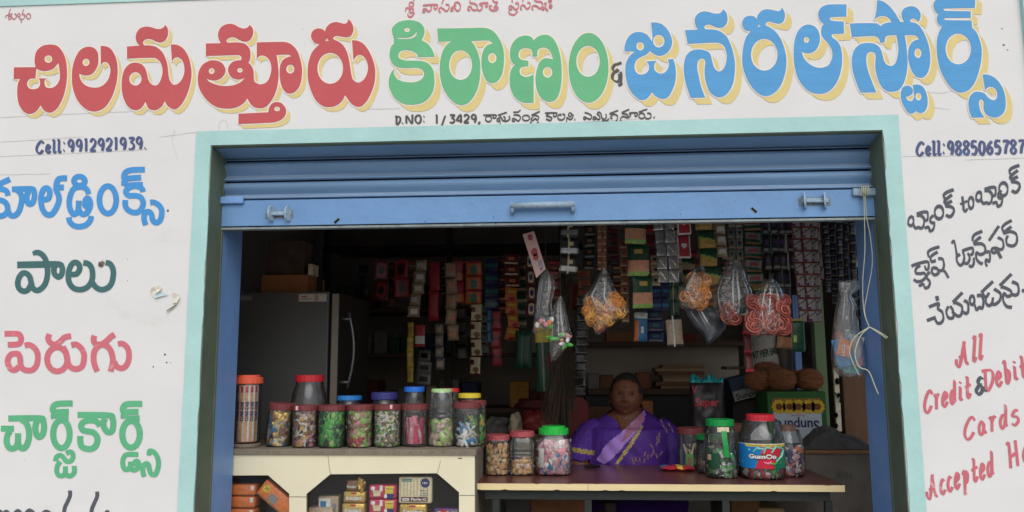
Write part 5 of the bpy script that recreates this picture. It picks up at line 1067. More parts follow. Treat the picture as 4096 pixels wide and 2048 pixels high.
# shelf behind the woman with paper stacks and tins
BWY = 2.15
o, a, b_ = slab('wall_shelf','long dark shelf above the woman holding flat cartons','shelf',2290,1368,3010,1384,BWY,.35,M_wood)
for i, (x0, x1, y0, lb, c_) in enumerate(((2425,2530,1328,'flat wooden tray at the left end of the long shelf',(150,104,66)),(2470,2560,1310,'dark box with pale lettering on the long shelf',(40,46,44)),(2600,2700,1330,'dark blue flat carton on the long shelf',(44,52,78)),(2705,2790,1335,'dull red flat carton on the long shelf',(120,50,44)))):
    if i == 1: continue
    slab('carton', lb, 'carton', x0, y0, x1, 1367, BWY+.03, .2, mat('shelf_box%d' % i, c_, .8, .2, 10))
o, a, b_ = slab('wall_shelf','lower dark shelf behind the head of the woman','shelf',2350,1556,2960,1578,BWY-.1,.4,M_wood)
PG = 'paper bundles on the lower shelf'
y = 1556; rng = random.Random(8)
for i in range(7):
    h = rng.randint(11, 17); x0 = 2640+rng.randint(-20,12); x1 = 2820+rng.randint(-14,10)
    slab('newspaper_bundle', ['flat paper bundle lowest in the pile right of the woman','second paper bundle from the bottom of the pile','third paper bundle from the bottom of the pile','fourth paper bundle from the bottom of the pile','fifth paper bundle from the bottom of the pile','second paper bundle from the top of the pile','paper bundle on top of the pile right of the woman'][i], 'paper bundle', x0, y-h, x1, y-1, BWY-.06+rng.uniform(0,.03), .24, mat('old_newsprint%d' % (i % 3), ((150,122,92),(126,92,74),(170,146,116))[i % 3], .9, .25, 30, stretch=(1,1,10)), PG, .002)
    y -= h
for i, (x0, x1, y0, lb, c_, nm) in enumerate(((2352,2398,1494,'grey plastic tub with pink base left of the woman',(120,112,108),'plastic_tub'),(2400,2455,1500,'brown tin with ochre base left of the woman',(112,72,50),'tin'),(2545,2600,1490,'dull orange carton behind the woman',(128,76,50),'carton'))):
    o, a, b_ = slab(nm, lb, nm.split('_')[-1], x0, y0, x1, 1555, BWY-.07, .1, mat('tub%d' % i, c_, .6, .2, 12, c2=((150,60,70) if i == 0 else (140,100,50)), thr=.6))
o, a, b_ = slab('cabinet_front','dark low cupboard behind the woman','cupboard',2340,1579,2980,1860,BWY-.05,.3,mat('dark_cupboard',(46,44,42),.6,.2,4))
o, a, b_ = slab('carton','plain brown carton just right of the neck of the woman','carton',2570,1604,2614,1700,1.75,.2,M_card)
o, a, b_ = slab('carton','brown carton behind the right shoulder of the woman','carton',2356,1628,2450,1740,1.72,.2,mat('dim_card',(110,78,56),.85,.2,8))
a, b_ = P(2345,1386,2.28), P(2960,1556,2.28)
MB().box((a.x,2.28,b_.z),(b_.x,2.31,a.z)).build('niche_wall', mat('niche_plaster',(160,150,138),.85,.15,3), shop)
# red chair back
m = MB(); pts = [(2278,1600),(2290,1588),(2330,1590),(2352,1612),(2356,1650),(2350,1740),(2340,1800),(2275,1800)]
q = [P(x,y,1.45) for x,y in pts]; m.add(q+[v+Vector((0,.02,0)) for v in q], [tuple(range(8)), tuple(reversed(range(8,16)))]+[(i,8+i,8+(i+1)%8,(i+1)%8) for i in range(8)])
tag(m.build('chair_back', mat('dark_red_plastic',(120,34,36),.5,.15,6), None), 'dark red plastic chair back behind the pink sweet jar', 'chair')
# broom bundle hanging
m = MB(); rng = random.Random(17); top = P(2268,1330,.95)
for i in range(260):
    px = 2262+rng.gauss(0,14); x1 = 2235+rng.gauss(0,34)+14*(rng.random()); y1 = 1640+rng.uniform(-60,110)
    a = top+Vector((rng.gauss(0,.014),rng.gauss(0,.014),rng.uniform(-.05,.28))); b_ = P(x1,y1,.95)+Vector((0,rng.gauss(0,.02),0)); mid = (a+b_)/2+Vector((rng.gauss(0,.012),0,0))
    m.tube([a,mid,b_], .0011, 3, 0, False)
m.tube([top+Vector((0,0,.02)), top+Vector((0,0,-.03))], .03, 10, 1)
tag(m.build('straw_broom', [mat('broom_straw',(64,54,42),.9,.3,40), M_dark], None), 'bundle of thin straw brooms hanging beside the black packs', 'broom')
# dark heap and pale bag left of centre, behind the table jars
def heap(name, label, cat, px, py, rx, rz, Y, m_, seed, ry=.08, group=None):
    rng = random.Random(seed); c = P(px,py,Y); m = MB(); off = Vector((seed*3.1,0,0))
    def f(u, v):
        th, ph = u*2*math.pi, v*math.pi; d = Vector((math.sin(ph)*math.cos(th), math.sin(ph)*math.sin(th), math.cos(ph)))
        k = 1+.38*mathutils.noise.noise(d*1.7+off)+.16*mathutils.noise.noise(d*5+off)
        return (c.x+d.x*rx*mpp(Y)*k, c.y+d.y*ry*k, c.z+d.z*rz*mpp(Y)*k)
    m.grid(f, 28, 16); return tag(m.build(name, m_, None, smooth=True), label, cat, group)
heap('cloth_bag','pale crumpled cloth bag behind the rose lidded jars','bag',2060,1700,30,44,1.25,mat('pale_cloth',(150,136,112),.9,.2,12,.4,60),1)
heap('rag_heap','dark heap of grey rags behind the corner jar','rags',1985,1712,60,40,1.35,mat('rag_grey',(84,80,76),.9,.4,10,.5,50),2)
heap('plastic_bag','dull red plastic bag behind the green lidded jar','bag',2140,1690,60,48,1.4,mat('dull_red_bag',(120,40,38),.5,.3,10,.5,40),3)
heap('plastic_bag','dark red bag lying on the dim rack below the green packs','bag',2130,1620,70,26,1.9,mat('dull_red_bag2',(96,36,36),.5,.3,10,.5,40),4)
# right side: sack, pillar, jambs of the side door, brown door, tilted carton, packs
m_sack = mat('white_woven_sack',(200,194,182),.85,.12,10,.4,80)
c = P(3058,1420,1.6); m = MB()
def sk(u, v):
    th = u*2*math.pi; w_ = 1+.10*math.sin(v*9)+.06*mathutils.noise.noise(Vector((math.cos(th)*2,math.sin(th)*2,v*5)))
    return (c.x+.10*w_*math.cos(th)*(1-.25*v), 1.62+.09*w_*math.sin(th), P(3058,1480,1.6).z+v*.27)
m.grid(sk, 32, 14); t = m.build('grain_sack', m_sack, None, smooth=True); tag(t, 'white woven sack with dark green print behind the coconuts', 'sack')
m = MB()
put_text(m, 'COUNT PER BAG', lambda u, v: tuple(Vector(sk(.50+.36*u, .17+.15*v+.16*u))+Vector((.0,-.004,0))), 0, .02)
m.build('printed_text', F['darkgreen'], t)
m = MB().lathe([(.042,FZ),(.042,CZ-.01)], 24, 0, P(3143,1420,1.55).xy.to_3d())
tag(m.build('grey_pipe', mat('grey_pipe',(120,112,104),.6,.15,6), None, smooth=True), 'thick grey pipe standing behind the coconuts', 'pipe')
slab('blue_panel','blue painted panel right of the grey pipe','panel',3168,1180,3232,1900,1.46,.05,mat('dim_blue_paint',(120,160,214),.5,.1,6),None,.002)
slab('green_post','dull green door post behind the sachet sheets','post',3246,1120,3332,1900,1.42,.06,mat('dull_green_paint',(112,134,94),.6,.12,5),None,.002)
slab('brown_door','dark brown door leaf at the far right of the shop','door',3366,1440,3500,1800,1.44,.03,mat('dark_brown_wood',(104,74,54),.6,.2,5,stretch=(4,4,1)),None,.002)
# pale strip added in place of the bright outdoors between post and door
t = thing('outdoor_strip', 'pale strip of old switches between green post and brown door', 'backdrop', P(3350,1720,1.43))
a, b_ = P(3334,1470,1.43), P(3368,1725,1.43); m = MB().box((a.x,1.43,b_.z),(b_.x,1.45,a.z)); m.build('back_board', mat('pale_board',(226,214,192),.8,.25,22,c2=(150,130,110),thr=.6), t)
m = MB()
for x, y, r in ((3350,1525,9),(3345,1660,7),(3345,1703,7),(3355,1580,6)): q = P(x,y,1.428); m.ball(q,(r*mpp(1.43),.012,r*mpp(1.43)*1.4),0,12,8); m.build('dark_shape', M_dark, t); m = MB()
m.tube([P(3340,1570,1.42),P(3352,1590,1.42),P(3365,1575,1.42),P(3360,1610,1.42)],.004,6); m.build('dark_squiggle', M_dark, t)
# tilted carton and black packs left of the coconuts
def tilted(label, px0, py0, px1, py1, Y, rot, m_, textt=None, tm=None):
    a, b_ = P(px0,py0,Y), P(px1,py1,Y); c = (a+b_)/2; w_, h_ = b_.x-a.x, a.z-b_.z
    t = thing('carton', label, 'carton', c); m = MB().box((a.x,Y,b_.z),(b_.x,Y+.2,a.z),0,None,.003); m.build('box', m_, t)
    if textt:
        m = MB(); quad(m,a.x,b_.z,w_,h_,Y-.001,.02,.02,.98,.45,1); put_text(m, textt, plane_fn(a.x+.08*w_, b_.z+.08*h_, .8*w_, .25*h_, Y-.002), 0, .02); m.build('printed_face', [F['dark'],F['grey']], t)
    t.rotation_euler = (0, rot, 0)
tilted('dark blue and grey carton lying tilted under the coconuts', 2920, 1500, 3075, 1592, 1.35, R(-14), mat('slate_carton',(58,66,84),.7,.2,8), 'Sunpure')
slab('carton','dim dark carton under the tilted one','carton',2930,1600,3058,1760,1.4,.2,mat('dim_dark_carton',(58,54,52),.8,.2,8))
slab('carton','pale flat carton with a small white box on it, above the tilted carton','carton',2905,1466,2985,1478,1.6,.15,mat('old_wood2',(110,92,72),.8,.2,8))
def bigpack(label, px0, py0, px1, py1, Y, m0, texts, mt):
    a, b_ = P(px0,py0,Y), P(px1,py1,Y); c = Vector(((a.x+b_.x)/2,Y,b_.z)); w_, h_ = b_.x-a.x, a.z-b_.z
    t = thing('foil_pack', label, 'packet', c); m = MB()
    def f(sg): return lambda u, v: (a.x+w_*u, Y-sg*.045*math.sqrt(max(0,(1-(2*u-1)**4)*(1-(2*v-1)**2)))+.01*mathutils.noise.noise(Vector((u*5,v*6,2))), b_.z+h_*v)
    m.grid(f(1),18,22).grid(f(-1),18,22); m.build('pouch', m0, t, smooth=True)
    m = MB()
    for s, u0, v0, wd, ch in texts: put_text(m, s, lambda u, v: tuple(Vector(f(1)(u0+wd*u, v0+ch*v))+Vector((0,-.004,0))), 0, .03, .15)
    m.build('printed_text', mt, t)
    m = MB(); rng = random.Random(3)
    def g(u, v): p_ = Vector(f(1)(u, .97)); return (p_.x, p_.y-.012*math.sin(u*40)*v, b_.z+h_*(.96+.09*v*(1+.4*math.sin(u*13))))
    m.grid(g, 40, 4); m.build('crimped_top', mat('teal_foil',(70,180,180),.25,.3,50,metal=.5), t)
bigpack('large black foil pack with red lettering and teal crimped top', 2757, 1520, 2905, 1790, 1.15, mat('black_foil',(44,38,36),.4,.3,10,.3,20,spec=.5), (('V',.05,.80,.16,.12),('Super',.10,.62,.7,.12)), F['red'])

for k, (x0, x1, y0, lb, c_) in enumerate(((2120,2345,1985,'brown bundle dimly seen under the table left of its second leg',(120,78,50)),(2420,2470,2010,'dark box under the table beside the lap of the woman',(60,52,46)),(2925,3050,1975,'dim brown sack shape under the table below the gum jar',(104,72,46)),(3010,3150,2032,'pale carton low under the right end of the table',(160,136,96)))):
    slab('carton', lb, 'carton', x0, y0, x1, 2200, .72, .18, mat('under_table%d' % k, c_, .85, .3, 10), None, .012)
# ---------------------------------------------------------------- hanging strips of sachets and bags
M_wire = mat('hanging_wire', (60,56,52), 0.6)
hang = thing('hanging_rail', 'steel rail behind the shutter from which strips and bags hang', 'rail', (0,.5,2.2))
for Y_ in (.46,.80,1.15):
    z = P(2600,840,Y_).z+.06; MB().tube([(-.2,Y_,z),(RX1-.05,Y_,z)], .006, 8).build('rail_bar', M_wire, hang)
def sachet_mesh(name, w, h, style, mats, puff=.006):
    """one filled sachet, printed zones by face; origin at the centre of its top edge"""
    m = MB()
    def f(sg): return lambda u, v: (w*(u-.5)*(1-.05*(4*v*(1-v))), -sg*puff*math.sqrt(max(0,(1-(2*u-1)**4)*(1-(2*v-1)**4))), -h*(1-v))
    m.grid(f(1), 10, 14, style); m.grid(f(-1), 4, 4, 0)
    o = m.build(name, mats, None, smooth=True); return o
def strip(label, pxc, top, bot, wpx, n, Y, style, cols, tilt=0.0, ncol=1, group=None, puff=.006, name='sachet_strip', gap=.02, jit=.085, seed=0):
    a, b_ = P(pxc,top,Y), P(pxc+tilt,bot,Y); H = a.z-b_.z; W_ = wpx*mpp(Y); rng = random.Random(seed+int(pxc)); dx = b_.x-a.x
    t = thing(name, label, 'sachet strip', (a.x,Y,a.z), group)
    h = H/n; w = W_/ncol; first = None; mats = [F[c] for c in cols]
    k = 0
    for i in range(n):
        for j in range(ncol):
            x = a.x+(j-(ncol-1)/2)*w+dx*(i+.5)/n; z = a.z-i*h
            if first is None:
                o = sachet_mesh('sachet', w*.96, h*(1-gap), style, mats, puff); first = o
            else:
                o = first.copy(); COL.objects.link(o)
            o.parent = t; o.location = (x-a.x, rng.uniform(-.006,.006), z-a.z)
            o.rotation_euler = (rng.uniform(-jit,jit)*1.6, rng.uniform(-jit,jit)*.7+math.atan2(-dx,H)*-1.0*0, rng.uniform(-jit,jit)*4)
            k += 1
    MB().tube([(a.x,Y+.004,a.z-.004),(a.x-.002,Y+.004,a.z+(.12 if Y < 1.5 else .03))], .0012, 5).build('hanging_cord', M_wire, t)
    return t
def st_band(lo, hi, a=1, b=0): return lambda u, v: a if lo < v < hi else b
def st_logo(u, v): return 1 if (abs(u-.5) < .28 and .55 < v < .8) else (2 if v < .35 and (u-.55)**2*4+(v-.15)**2*9 < .25 else 0)
def st_plain(u, v): return 0
def st_cup(u, v): return 2 if (u-.6)**2*2.4+(v-.28)**2*5 < .16 else (1 if (.6 < v < .85 and u < .4) or v < .08 else 0)
def st_ring(u, v): d = (u-.5)**2+(v-.5)**2*.9; return 1 if .05 < d < .12 else (2 if d <= .05 else 0)
def st_pouch(u, v): return 1 if .25 < v < .75 and .15 < u < .85 else 0
def st_noodle(u, v): return 1 if .12 < v < .52 else (2 if (u-.5)**2*3+(v-.78)**2*12 < .12 else (3 if v < .12 else 0))
def st_diag(u, v): return 0 if (u < .06 or u > .94 or v < .06 or v > .94) else (2 if v > .62+.5*(u-.5) and v < .72+.5*(u-.5) else (3 if (u < .38 and v < .32) else 1))
def st_green(u, v): return 1 if v > .55-.25*(u-.5) else (2 if v > .47-.25*(u-.5) else 0)
def st_tag(u, v): return 1 if .05 < v < .20 and .1 < u < .9 else (2 if .45 < v < .75 and .25 < u < .75 else 0)
def st_two(u, v): return 1 if abs(u-.42) < .06 else 0
SG = 'sachet strips hanging at the dim back'
YL = 1.93
strip('strip of two red packs with dark round motifs near the refrigerator', 1525, 1040, 1205, 66, 2, YL, st_ring, ['maroon','red','dark'], 4, group=SG)
strip('red strip with dark oval motifs, second from the refrigerator', 1606, 1040, 1190, 62, 2, YL, st_ring, ['red','maroon','dark'], 2, group=SG)
strip('strip of whitish pouches leaning left above a yellow strip', 1690, 1040, 1270, 52, 5, YL-.03, st_pouch, ['tan','white'], -38, group=SG, puff=.018)
strip('long glossy dark red strip right of the whitish pouches', 1738, 1048, 1285, 48, 2, YL, st_plain, ['red'], -6, group=SG, puff=.012)
strip('thin yellow strip hanging low below the whitish pouches', 1642, 1290, 1530, 28, 4, YL-.02, st_band(.3,.7), ['yellow','gold'], -2, group=SG)
strip('small red and white pack beside the thin yellow strip', 1680, 1300, 1390, 44, 1, YL-.05, st_band(.15,.5), ['red','white'], 0, group=SG)
strip('strip of tan bread pouches, thick ones in its middle', 1800, 1050, 1365, 50, 5, YL-.02, st_pouch, ['tan','peach'], 12, group=SG, puff=.022, jit=.12)
strip('strip of small tan pouches reaching low behind the jars', 1755, 1295, 1480, 38, 4, YL-.06, st_pouch, ['grey','tan'], 8, group=SG, puff=.018)
strip('bright red orange strip right of the tan bread pouches', 1832, 1043, 1215, 48, 2, YL, st_band(.1,.4), ['red','orange'], 2, group=SG)
strip('orange strip with blue arched motifs above the cream soup sachets', 1893, 1045, 1215, 70, 3, YL-.03, lambda u,v: 1 if (u-.5)**2*6+(v-.4)**2*3 < .3 else (2 if v > .85 else 0), ['orange','teal','red'], 2, group=SG)
strip('strip of cream soup sachets each with a brown cup', 1906, 1218, 1500, 46, 4, YL-.06, st_cup, ['cream','maroon','brown'], -4, group=SG)
strip('dark blue strip left of the long green packs', 1967, 1035, 1240, 58, 4, YL, st_band(.3,.6), ['navy','teal'], -2, group=SG)
strip('thin bright blue strip under the dark blue one', 1958, 1240, 1370, 18, 3, YL-.04, st_plain, ['blue'], -2, group=SG)
strip('red strip with glossy lower packs left of the green packs', 1985, 1245, 1465, 42, 3, YL-.03, st_band(.4,.6), ['red','maroon'], 2, group=SG)
strip('mixed orange strip with pale upper sachets', 2045, 1015, 1150, 70, 3, YL-.05, st_tag, ['maroon','cream','orange'], 4, group=SG)
strip('orange sachets curling below the mixed strip', 2045, 1150, 1365, 52, 4, YL-.08, st_logo, ['orange','yellow','red'], 8, group=SG, jit=.2)
strip('magenta strip of ring motifs beside the pale hanging card', 2122, 1015, 1268, 42, 4, 1.5, st_ring, ['maroon','cream','purple'], 6, group=SG)
strip('dim green long pack behind the two candy bags', 2095, 1325, 1478, 76, 1, 1.7, st_two, ['darkgreen','teal'], 4, group=SG, puff=.012)
strip('green long pack with a pale seam and red seal, hanging low', 2176, 1290, 1572, 80, 1, 1.25, lambda u,v: 3 if v > .70 else (1 if abs(u-.34) < .06 else (2 if (u-.68)**2*9+(v-.42)**2*16 < .25 else 0)), ['darkgreen','grey','maroon','yellow'], 0, group=SG, puff=.014)
SR = 'sachet strips hanging near the shutter'
strip('brown and silver sachet strip right of the hanging card', 2280, 880, 1097, 80, 3, .85, lambda u,v: 1 if .15 < v < .45 else (2 if abs(u-.45) < .06 or (v > .55 and (u-.6)**2*6+(v-.7)**2*6 < .08) else 0), ['dark','silverfoil','cream'], -2, group=SR)
strip('faint dark strip behind the brown and silver sachets', 2360, 900, 1080, 50, 4, 1.3, st_tag, ['dark','grey','brown'], -4, group=SR)
strip('thin rust brown chain of tiny sachets above the orange snack bag', 2408, 880, 1080, 36, 8, .80, st_tag, ['brown','peach','maroon'], 0, ncol=2, group=SR, puff=.003)
strip('dull brown chain of sachets left of the green noodle packs', 2492, 960, 1290, 34, 9, 1.0, st_tag, ['brown','tan','maroon'], 10, group=SR)
strip('strip of green topped noodle packs with orange windows', 2535, 855, 1235, 92, 3, .82, st_noodle, ['darkgreen','peach','gold','lime'], 44, group=SR, puff=.010)
strip('dark red strip between noodle packs and silver sheet', 2598, 880, 1055, 46, 3, 1.05, st_band(.2,.35), ['maroon','red'], 4, group=SR)
strip('tan strip hanging behind the silver sheet', 2620, 1020, 1145, 40, 3, 1.0, st_tag, ['tan','cream','dark'], 4, group=SR)
strip('sheet of silver grey sachets in two columns', 2650, 870, 1130, 84, 5, .78, lambda u,v: 1 if abs(u-.5) > .44 or v < .06 or (u+v)%1 > .86 else 0, ['grey','silverfoil'], 30, ncol=2, group=SR)
strip('dim blue strip under the silver sheet', 2645, 1130, 1245, 72, 2, 1.2, st_band(.3,.5), ['navy','blue'], 0, ncol=2, group=SR)
strip('blue and orange snack pack hanging below the noodle packs', 2562, 1250, 1368, 56, 1, 1.1, lambda u,v: 1 if u < .35 and v < .7 else (2 if v > .8 or (u-.6)**2*8+(v-.4)**2*8 < .1 else 0), ['blue','orange','white'], 6, group=SR, puff=.014)
strip('dull gold packet with a pale seam below the silver sheet', 2694, 1262, 1390, 66, 1, .9, lambda u,v: 1 if abs(u-.45) < .05 else (2 if v > .85 or v < .06 else 0), ['tan','white','dark'], 0, group=SR, puff=.010)
strip('dark green strip of thin packs above the dull gold packet', 2695, 1090, 1262, 44, 3, .95, st_two, ['darkgreen','tan'], 2, group=SR)
strip('strip of green and red labelled tea packets', 2730, 850, 1035, 60, 2, .80, lambda u,v: 1 if u < .08 or u > .92 or v < .08 else (1 if (u-.5)**2*8+(v-.55)**2*14 < .25 else 0), ['red','white'], 6, group=SR)
strip('strip of green and yellow pulse packets', 2806, 850, 1140, 72, 4, .84, st_green, ['gold','darkgreen','lime'], 48, group=SR, puff=.010)
strip('strip of white puffed pouches beside the green and yellow packets', 2872, 850, 1030, 54, 4, .88, st_pouch, ['tan','white'], 12, group=SR, puff=.022)
strip('strip of dim grey sachets right of the white pouches', 2938, 870, 1040, 60, 4, .95, st_tag, ['grey','tan','dark'], 6, ncol=2, group=SR)
ar = strip('strip of green and white detergent sachets', 3008, 870, 1145, 74, 5, .90, lambda u,v: 1 if .35 < v < .85 and u < .92 else (2 if v < .15 else 0), ['darkgreen','grey','brown'], 16, group=SR)
fx = None
for o in [c for c in ar.children if c.name.startswith('sachet')]:
    if fx is None:
        m = MB(); put_text(m, 'ARIEL', lambda u, v: (-.034+.06*u, -.0075, -.034+.014*v), 0, .04); fx = m.build('printed_text', F['red'], None); q = fx
    else: q = fx.copy(); COL.objects.link(q)
    q.parent = o; q.location = (0,0,0)
strip('teal sachets behind the green and white detergent strip', 3060, 880, 1020, 60, 3, 1.0, st_tag, ['teal','grey','darkgreen'], 4, group=SR)
strip('sheet of dark purple sachets with pale tags', 3106, 870, 1080, 122, 3, .86, st_tag, ['dark','grey','purple'], 18, ncol=4, group=SR)
strip('dark sachet sheet below the purple one behind the red ring bag', 3115, 1080, 1230, 90, 2, .95, st_tag, ['dark','grey','navy'], 6, ncol=3, group=SR)
strip('long red and white sachet sheet with diagonal marks', 3200, 862, 1290, 74, 9, .74, st_diag, ['brickred','ash','dark','navy'], 32, ncol=2, group=SR, jit=.03)
strip('short red and white sachet sheet behind the long one', 3248, 862, 1290, 40, 9, .80, st_diag, ['brickred','ash','dark','navy'], 22, group=SR, jit=.03)
strip('orange red edge of a sachet sheet beside the green post', 3262, 862, 1120, 30, 5, .86, st_diag, ['brickred','grey','dark','navy'], 20, group=SR, jit=.03)
for k in range(7):
    strip(['dark','dark','dark','dark','dark','dark','dark'][k]+' sachet chain in the wall of chains, '+('first','second','third','fourth','fifth','sixth','last')[k]+' from the green post', 3300+k*27, 866, 1170+k*46 if k < 5 else 1400, 26, 13, 1.02+.02*(k % 2), st_tag, ['dark','grey','navy'], 14, group='wall of dark sachet chains', jit=.09)
t_ = strip('dark red foil chain with silver glints hanging over the white sack', 2984, 1262, 1490, 36, 3, .62, st_band(.0,.12), ['maroon','red'], 12, group=SR, puff=.012)
strip('glossy green crisp packet hanging beside the green post', 3185, 1275, 1410, 66, 1, .70, lambda u,v: 1 if (u-.3)**2*6+(v-.4)**2*6 < .12 else (2 if v > .9 else 0), ['darkgreen','lime','gold'], 6, group=SR, puff=.022, jit=.0)
strip('dark brown snack packet left of the green crisp packet', 3140, 1315, 1396, 72, 1, .64, lambda u,v: 1 if .55 < v < .85 and .15 < u < .85 else 0, ['brown','dark'], 0, group=SR, puff=.018)
D_ = 'dim strips in the second row behind the hanging stock'
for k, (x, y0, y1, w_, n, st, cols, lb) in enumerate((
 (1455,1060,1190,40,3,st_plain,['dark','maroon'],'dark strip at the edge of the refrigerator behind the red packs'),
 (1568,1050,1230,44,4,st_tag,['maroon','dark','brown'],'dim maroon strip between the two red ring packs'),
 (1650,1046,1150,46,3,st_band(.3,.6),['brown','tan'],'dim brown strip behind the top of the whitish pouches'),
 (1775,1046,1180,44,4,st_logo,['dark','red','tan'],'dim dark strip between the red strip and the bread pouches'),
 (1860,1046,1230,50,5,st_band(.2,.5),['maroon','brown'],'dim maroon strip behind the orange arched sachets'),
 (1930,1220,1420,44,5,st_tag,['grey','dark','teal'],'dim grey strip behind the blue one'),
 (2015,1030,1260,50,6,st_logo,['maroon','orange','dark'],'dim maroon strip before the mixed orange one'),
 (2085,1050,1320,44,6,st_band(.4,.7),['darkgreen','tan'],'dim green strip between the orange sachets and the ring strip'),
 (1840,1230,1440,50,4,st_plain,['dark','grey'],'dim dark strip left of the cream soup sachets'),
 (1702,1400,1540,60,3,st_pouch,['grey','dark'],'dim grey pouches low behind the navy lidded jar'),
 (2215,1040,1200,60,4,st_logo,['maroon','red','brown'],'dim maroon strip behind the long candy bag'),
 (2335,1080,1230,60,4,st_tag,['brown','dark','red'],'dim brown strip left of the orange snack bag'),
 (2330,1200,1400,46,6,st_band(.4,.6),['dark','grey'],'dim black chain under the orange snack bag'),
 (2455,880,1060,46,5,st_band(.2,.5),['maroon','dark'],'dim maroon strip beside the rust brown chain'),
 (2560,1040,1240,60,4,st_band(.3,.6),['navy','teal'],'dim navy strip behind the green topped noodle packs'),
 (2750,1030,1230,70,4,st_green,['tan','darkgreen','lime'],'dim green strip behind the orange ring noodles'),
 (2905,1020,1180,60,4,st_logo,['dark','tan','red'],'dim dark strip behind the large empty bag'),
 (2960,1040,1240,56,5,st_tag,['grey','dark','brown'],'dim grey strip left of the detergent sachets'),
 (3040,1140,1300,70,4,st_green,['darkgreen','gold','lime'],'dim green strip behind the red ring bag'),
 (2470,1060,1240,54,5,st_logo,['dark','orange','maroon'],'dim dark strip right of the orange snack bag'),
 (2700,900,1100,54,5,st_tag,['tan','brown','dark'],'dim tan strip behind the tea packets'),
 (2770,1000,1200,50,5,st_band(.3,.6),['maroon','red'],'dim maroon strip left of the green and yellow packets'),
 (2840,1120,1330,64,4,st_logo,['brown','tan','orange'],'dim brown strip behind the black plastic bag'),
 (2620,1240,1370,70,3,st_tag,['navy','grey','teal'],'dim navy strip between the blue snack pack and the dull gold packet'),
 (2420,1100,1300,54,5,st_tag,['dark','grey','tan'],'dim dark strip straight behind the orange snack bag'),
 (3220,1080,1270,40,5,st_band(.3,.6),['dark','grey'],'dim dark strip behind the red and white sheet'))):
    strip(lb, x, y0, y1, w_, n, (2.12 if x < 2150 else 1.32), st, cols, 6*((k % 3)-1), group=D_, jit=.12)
strip('long chain of black hair packs with pale edges left of the woman', 2332, 1190, 1580, 56, 12, 1.05, st_band(.05,.16), ['dark','grey'], -16, group=SR, jit=.14)
# pale hanging card
cp = [P(2090,938,.44), P(2136,924,.44), P(2183,1075,.44), P(2145,1112,.44)]
t = thing('hanging_card', 'pale pink header card hanging aslant above a long candy bag', 'card', cp[0])
m = MB(); m.add([tuple(p) for p in cp]+[(p.x,p.y+.0012,p.z) for p in cp], [(3,2,1,0),(4,5,6,7)]); m.build('card', mat('pale_pink_card',(214,176,170),.6,.12,8), t)
m = MB()
def cf(u, v): return (cp[0]*(1-u)+cp[1]*u)*(1-v)+(cp[3]*(1-u)+cp[2]*u)*v+Vector((0,-.001,0))
for cu, cv, r1, mi in ((.55,.12,.011,0),(.5,.48,.014,0),(.5,.60,.012,0),(.5,.08,.003,1),(.62,.93,.003,1)):
    c = cf(cu,cv); m.add([c+Vector((r1*math.cos(a*.4488),-.0002*mi,r1*1.3*math.sin(a*.4488))) for a in range(14)],[tuple(range(14))],mi)
put_text(m, 'SG 5', lambda u, v: tuple(cf(.82-.3*v, .72+.2*u)+Vector((0,-.0006,0))), 2, .03)
m.build('printed_face', [mat('card_red',(176,84,88),.6,.1), M_dark, F['blue']], t)
# ---- clear plastic bags tied at the top
M_highlight = film('highlight_film', (.88,.88,.87), .8, .34, .2, (.86,.86,.84))
def clear_bag(label, outline, Y, depth, top=None, group='clear plastic bags of sweets and snacks', cord=True, seed=0, mfilm=None):
    """outline: list of (py, px_left, px_right) from the tied neck down"""
    q = [(P(l,py,Y), P(r_,py,Y)) for py, l, r_ in outline]; n = len(q)
    t = thing('clear_bag', label, 'bag', ((q[0][0].x+q[0][1].x)/2,Y,q[-1][0].z), group); rng = random.Random(seed); m = MB()
    def row(v):
        s = v*(n-1); i = min(int(s), n-2); k = s-i; a = q[i][0].lerp(q[i+1][0],k); b_ = q[i][1].lerp(q[i+1][1],k); return a, b_
    NU, NV = 36, 26
    def f(u, v):
        a, b_ = row(v); th = u*2*math.pi; c = (a+b_)/2; hw = (b_.x-a.x)/2
        d = depth*(.25+.75*math.sin(min(1,v*1.15)*math.pi*.62))
        if v > .93: d *= max(.08,(1-v)/.07)
        pl = 1+.10*math.sin(th*7+seed)*(1-v)**1.3 + .05*mathutils.noise.noise(Vector((math.cos(th)*2,math.sin(th)*2,v*6+seed)))
        return (c.x+hw*math.cos(th)*(.97+.03*pl), Y+d*math.sin(th)*pl, c.z+.004*math.sin(th*3+v*5))
    m.grid(f, NU, NV); m.build('bag_film', mfilm or M_bag, t, smooth=True)
    for k in range(5):  # milky streaks laid on the film as painted fold highlights
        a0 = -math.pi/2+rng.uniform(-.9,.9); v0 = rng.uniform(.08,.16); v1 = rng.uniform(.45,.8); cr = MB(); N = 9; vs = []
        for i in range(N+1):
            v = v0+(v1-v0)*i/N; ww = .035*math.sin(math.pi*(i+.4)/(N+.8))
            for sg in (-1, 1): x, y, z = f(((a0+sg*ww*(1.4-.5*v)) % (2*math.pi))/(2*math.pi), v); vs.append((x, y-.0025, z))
        cr.add(vs, [(2*i,2*i+1,2*i+3,2*i+2) for i in range(N)]); cr.build('fold_highlight', M_highlight, t)
    if cord:
        a, b_ = row(0); c = (a+b_)/2; MB().tube([(c.x,Y,c.z-.01),(c.x+.002,Y+.004,c.z+.25)], .0013, 5).build('cord', M_wire, t)
    return t, row
M_candyb = [F['pink'], F['green'], F['yellow'], F['navy'], F['orange'], F['white']]
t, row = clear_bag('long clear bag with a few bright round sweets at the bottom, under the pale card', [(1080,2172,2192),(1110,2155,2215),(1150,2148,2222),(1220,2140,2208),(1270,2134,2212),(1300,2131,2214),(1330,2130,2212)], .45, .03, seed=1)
m = MB(); rng = random.Random(41)
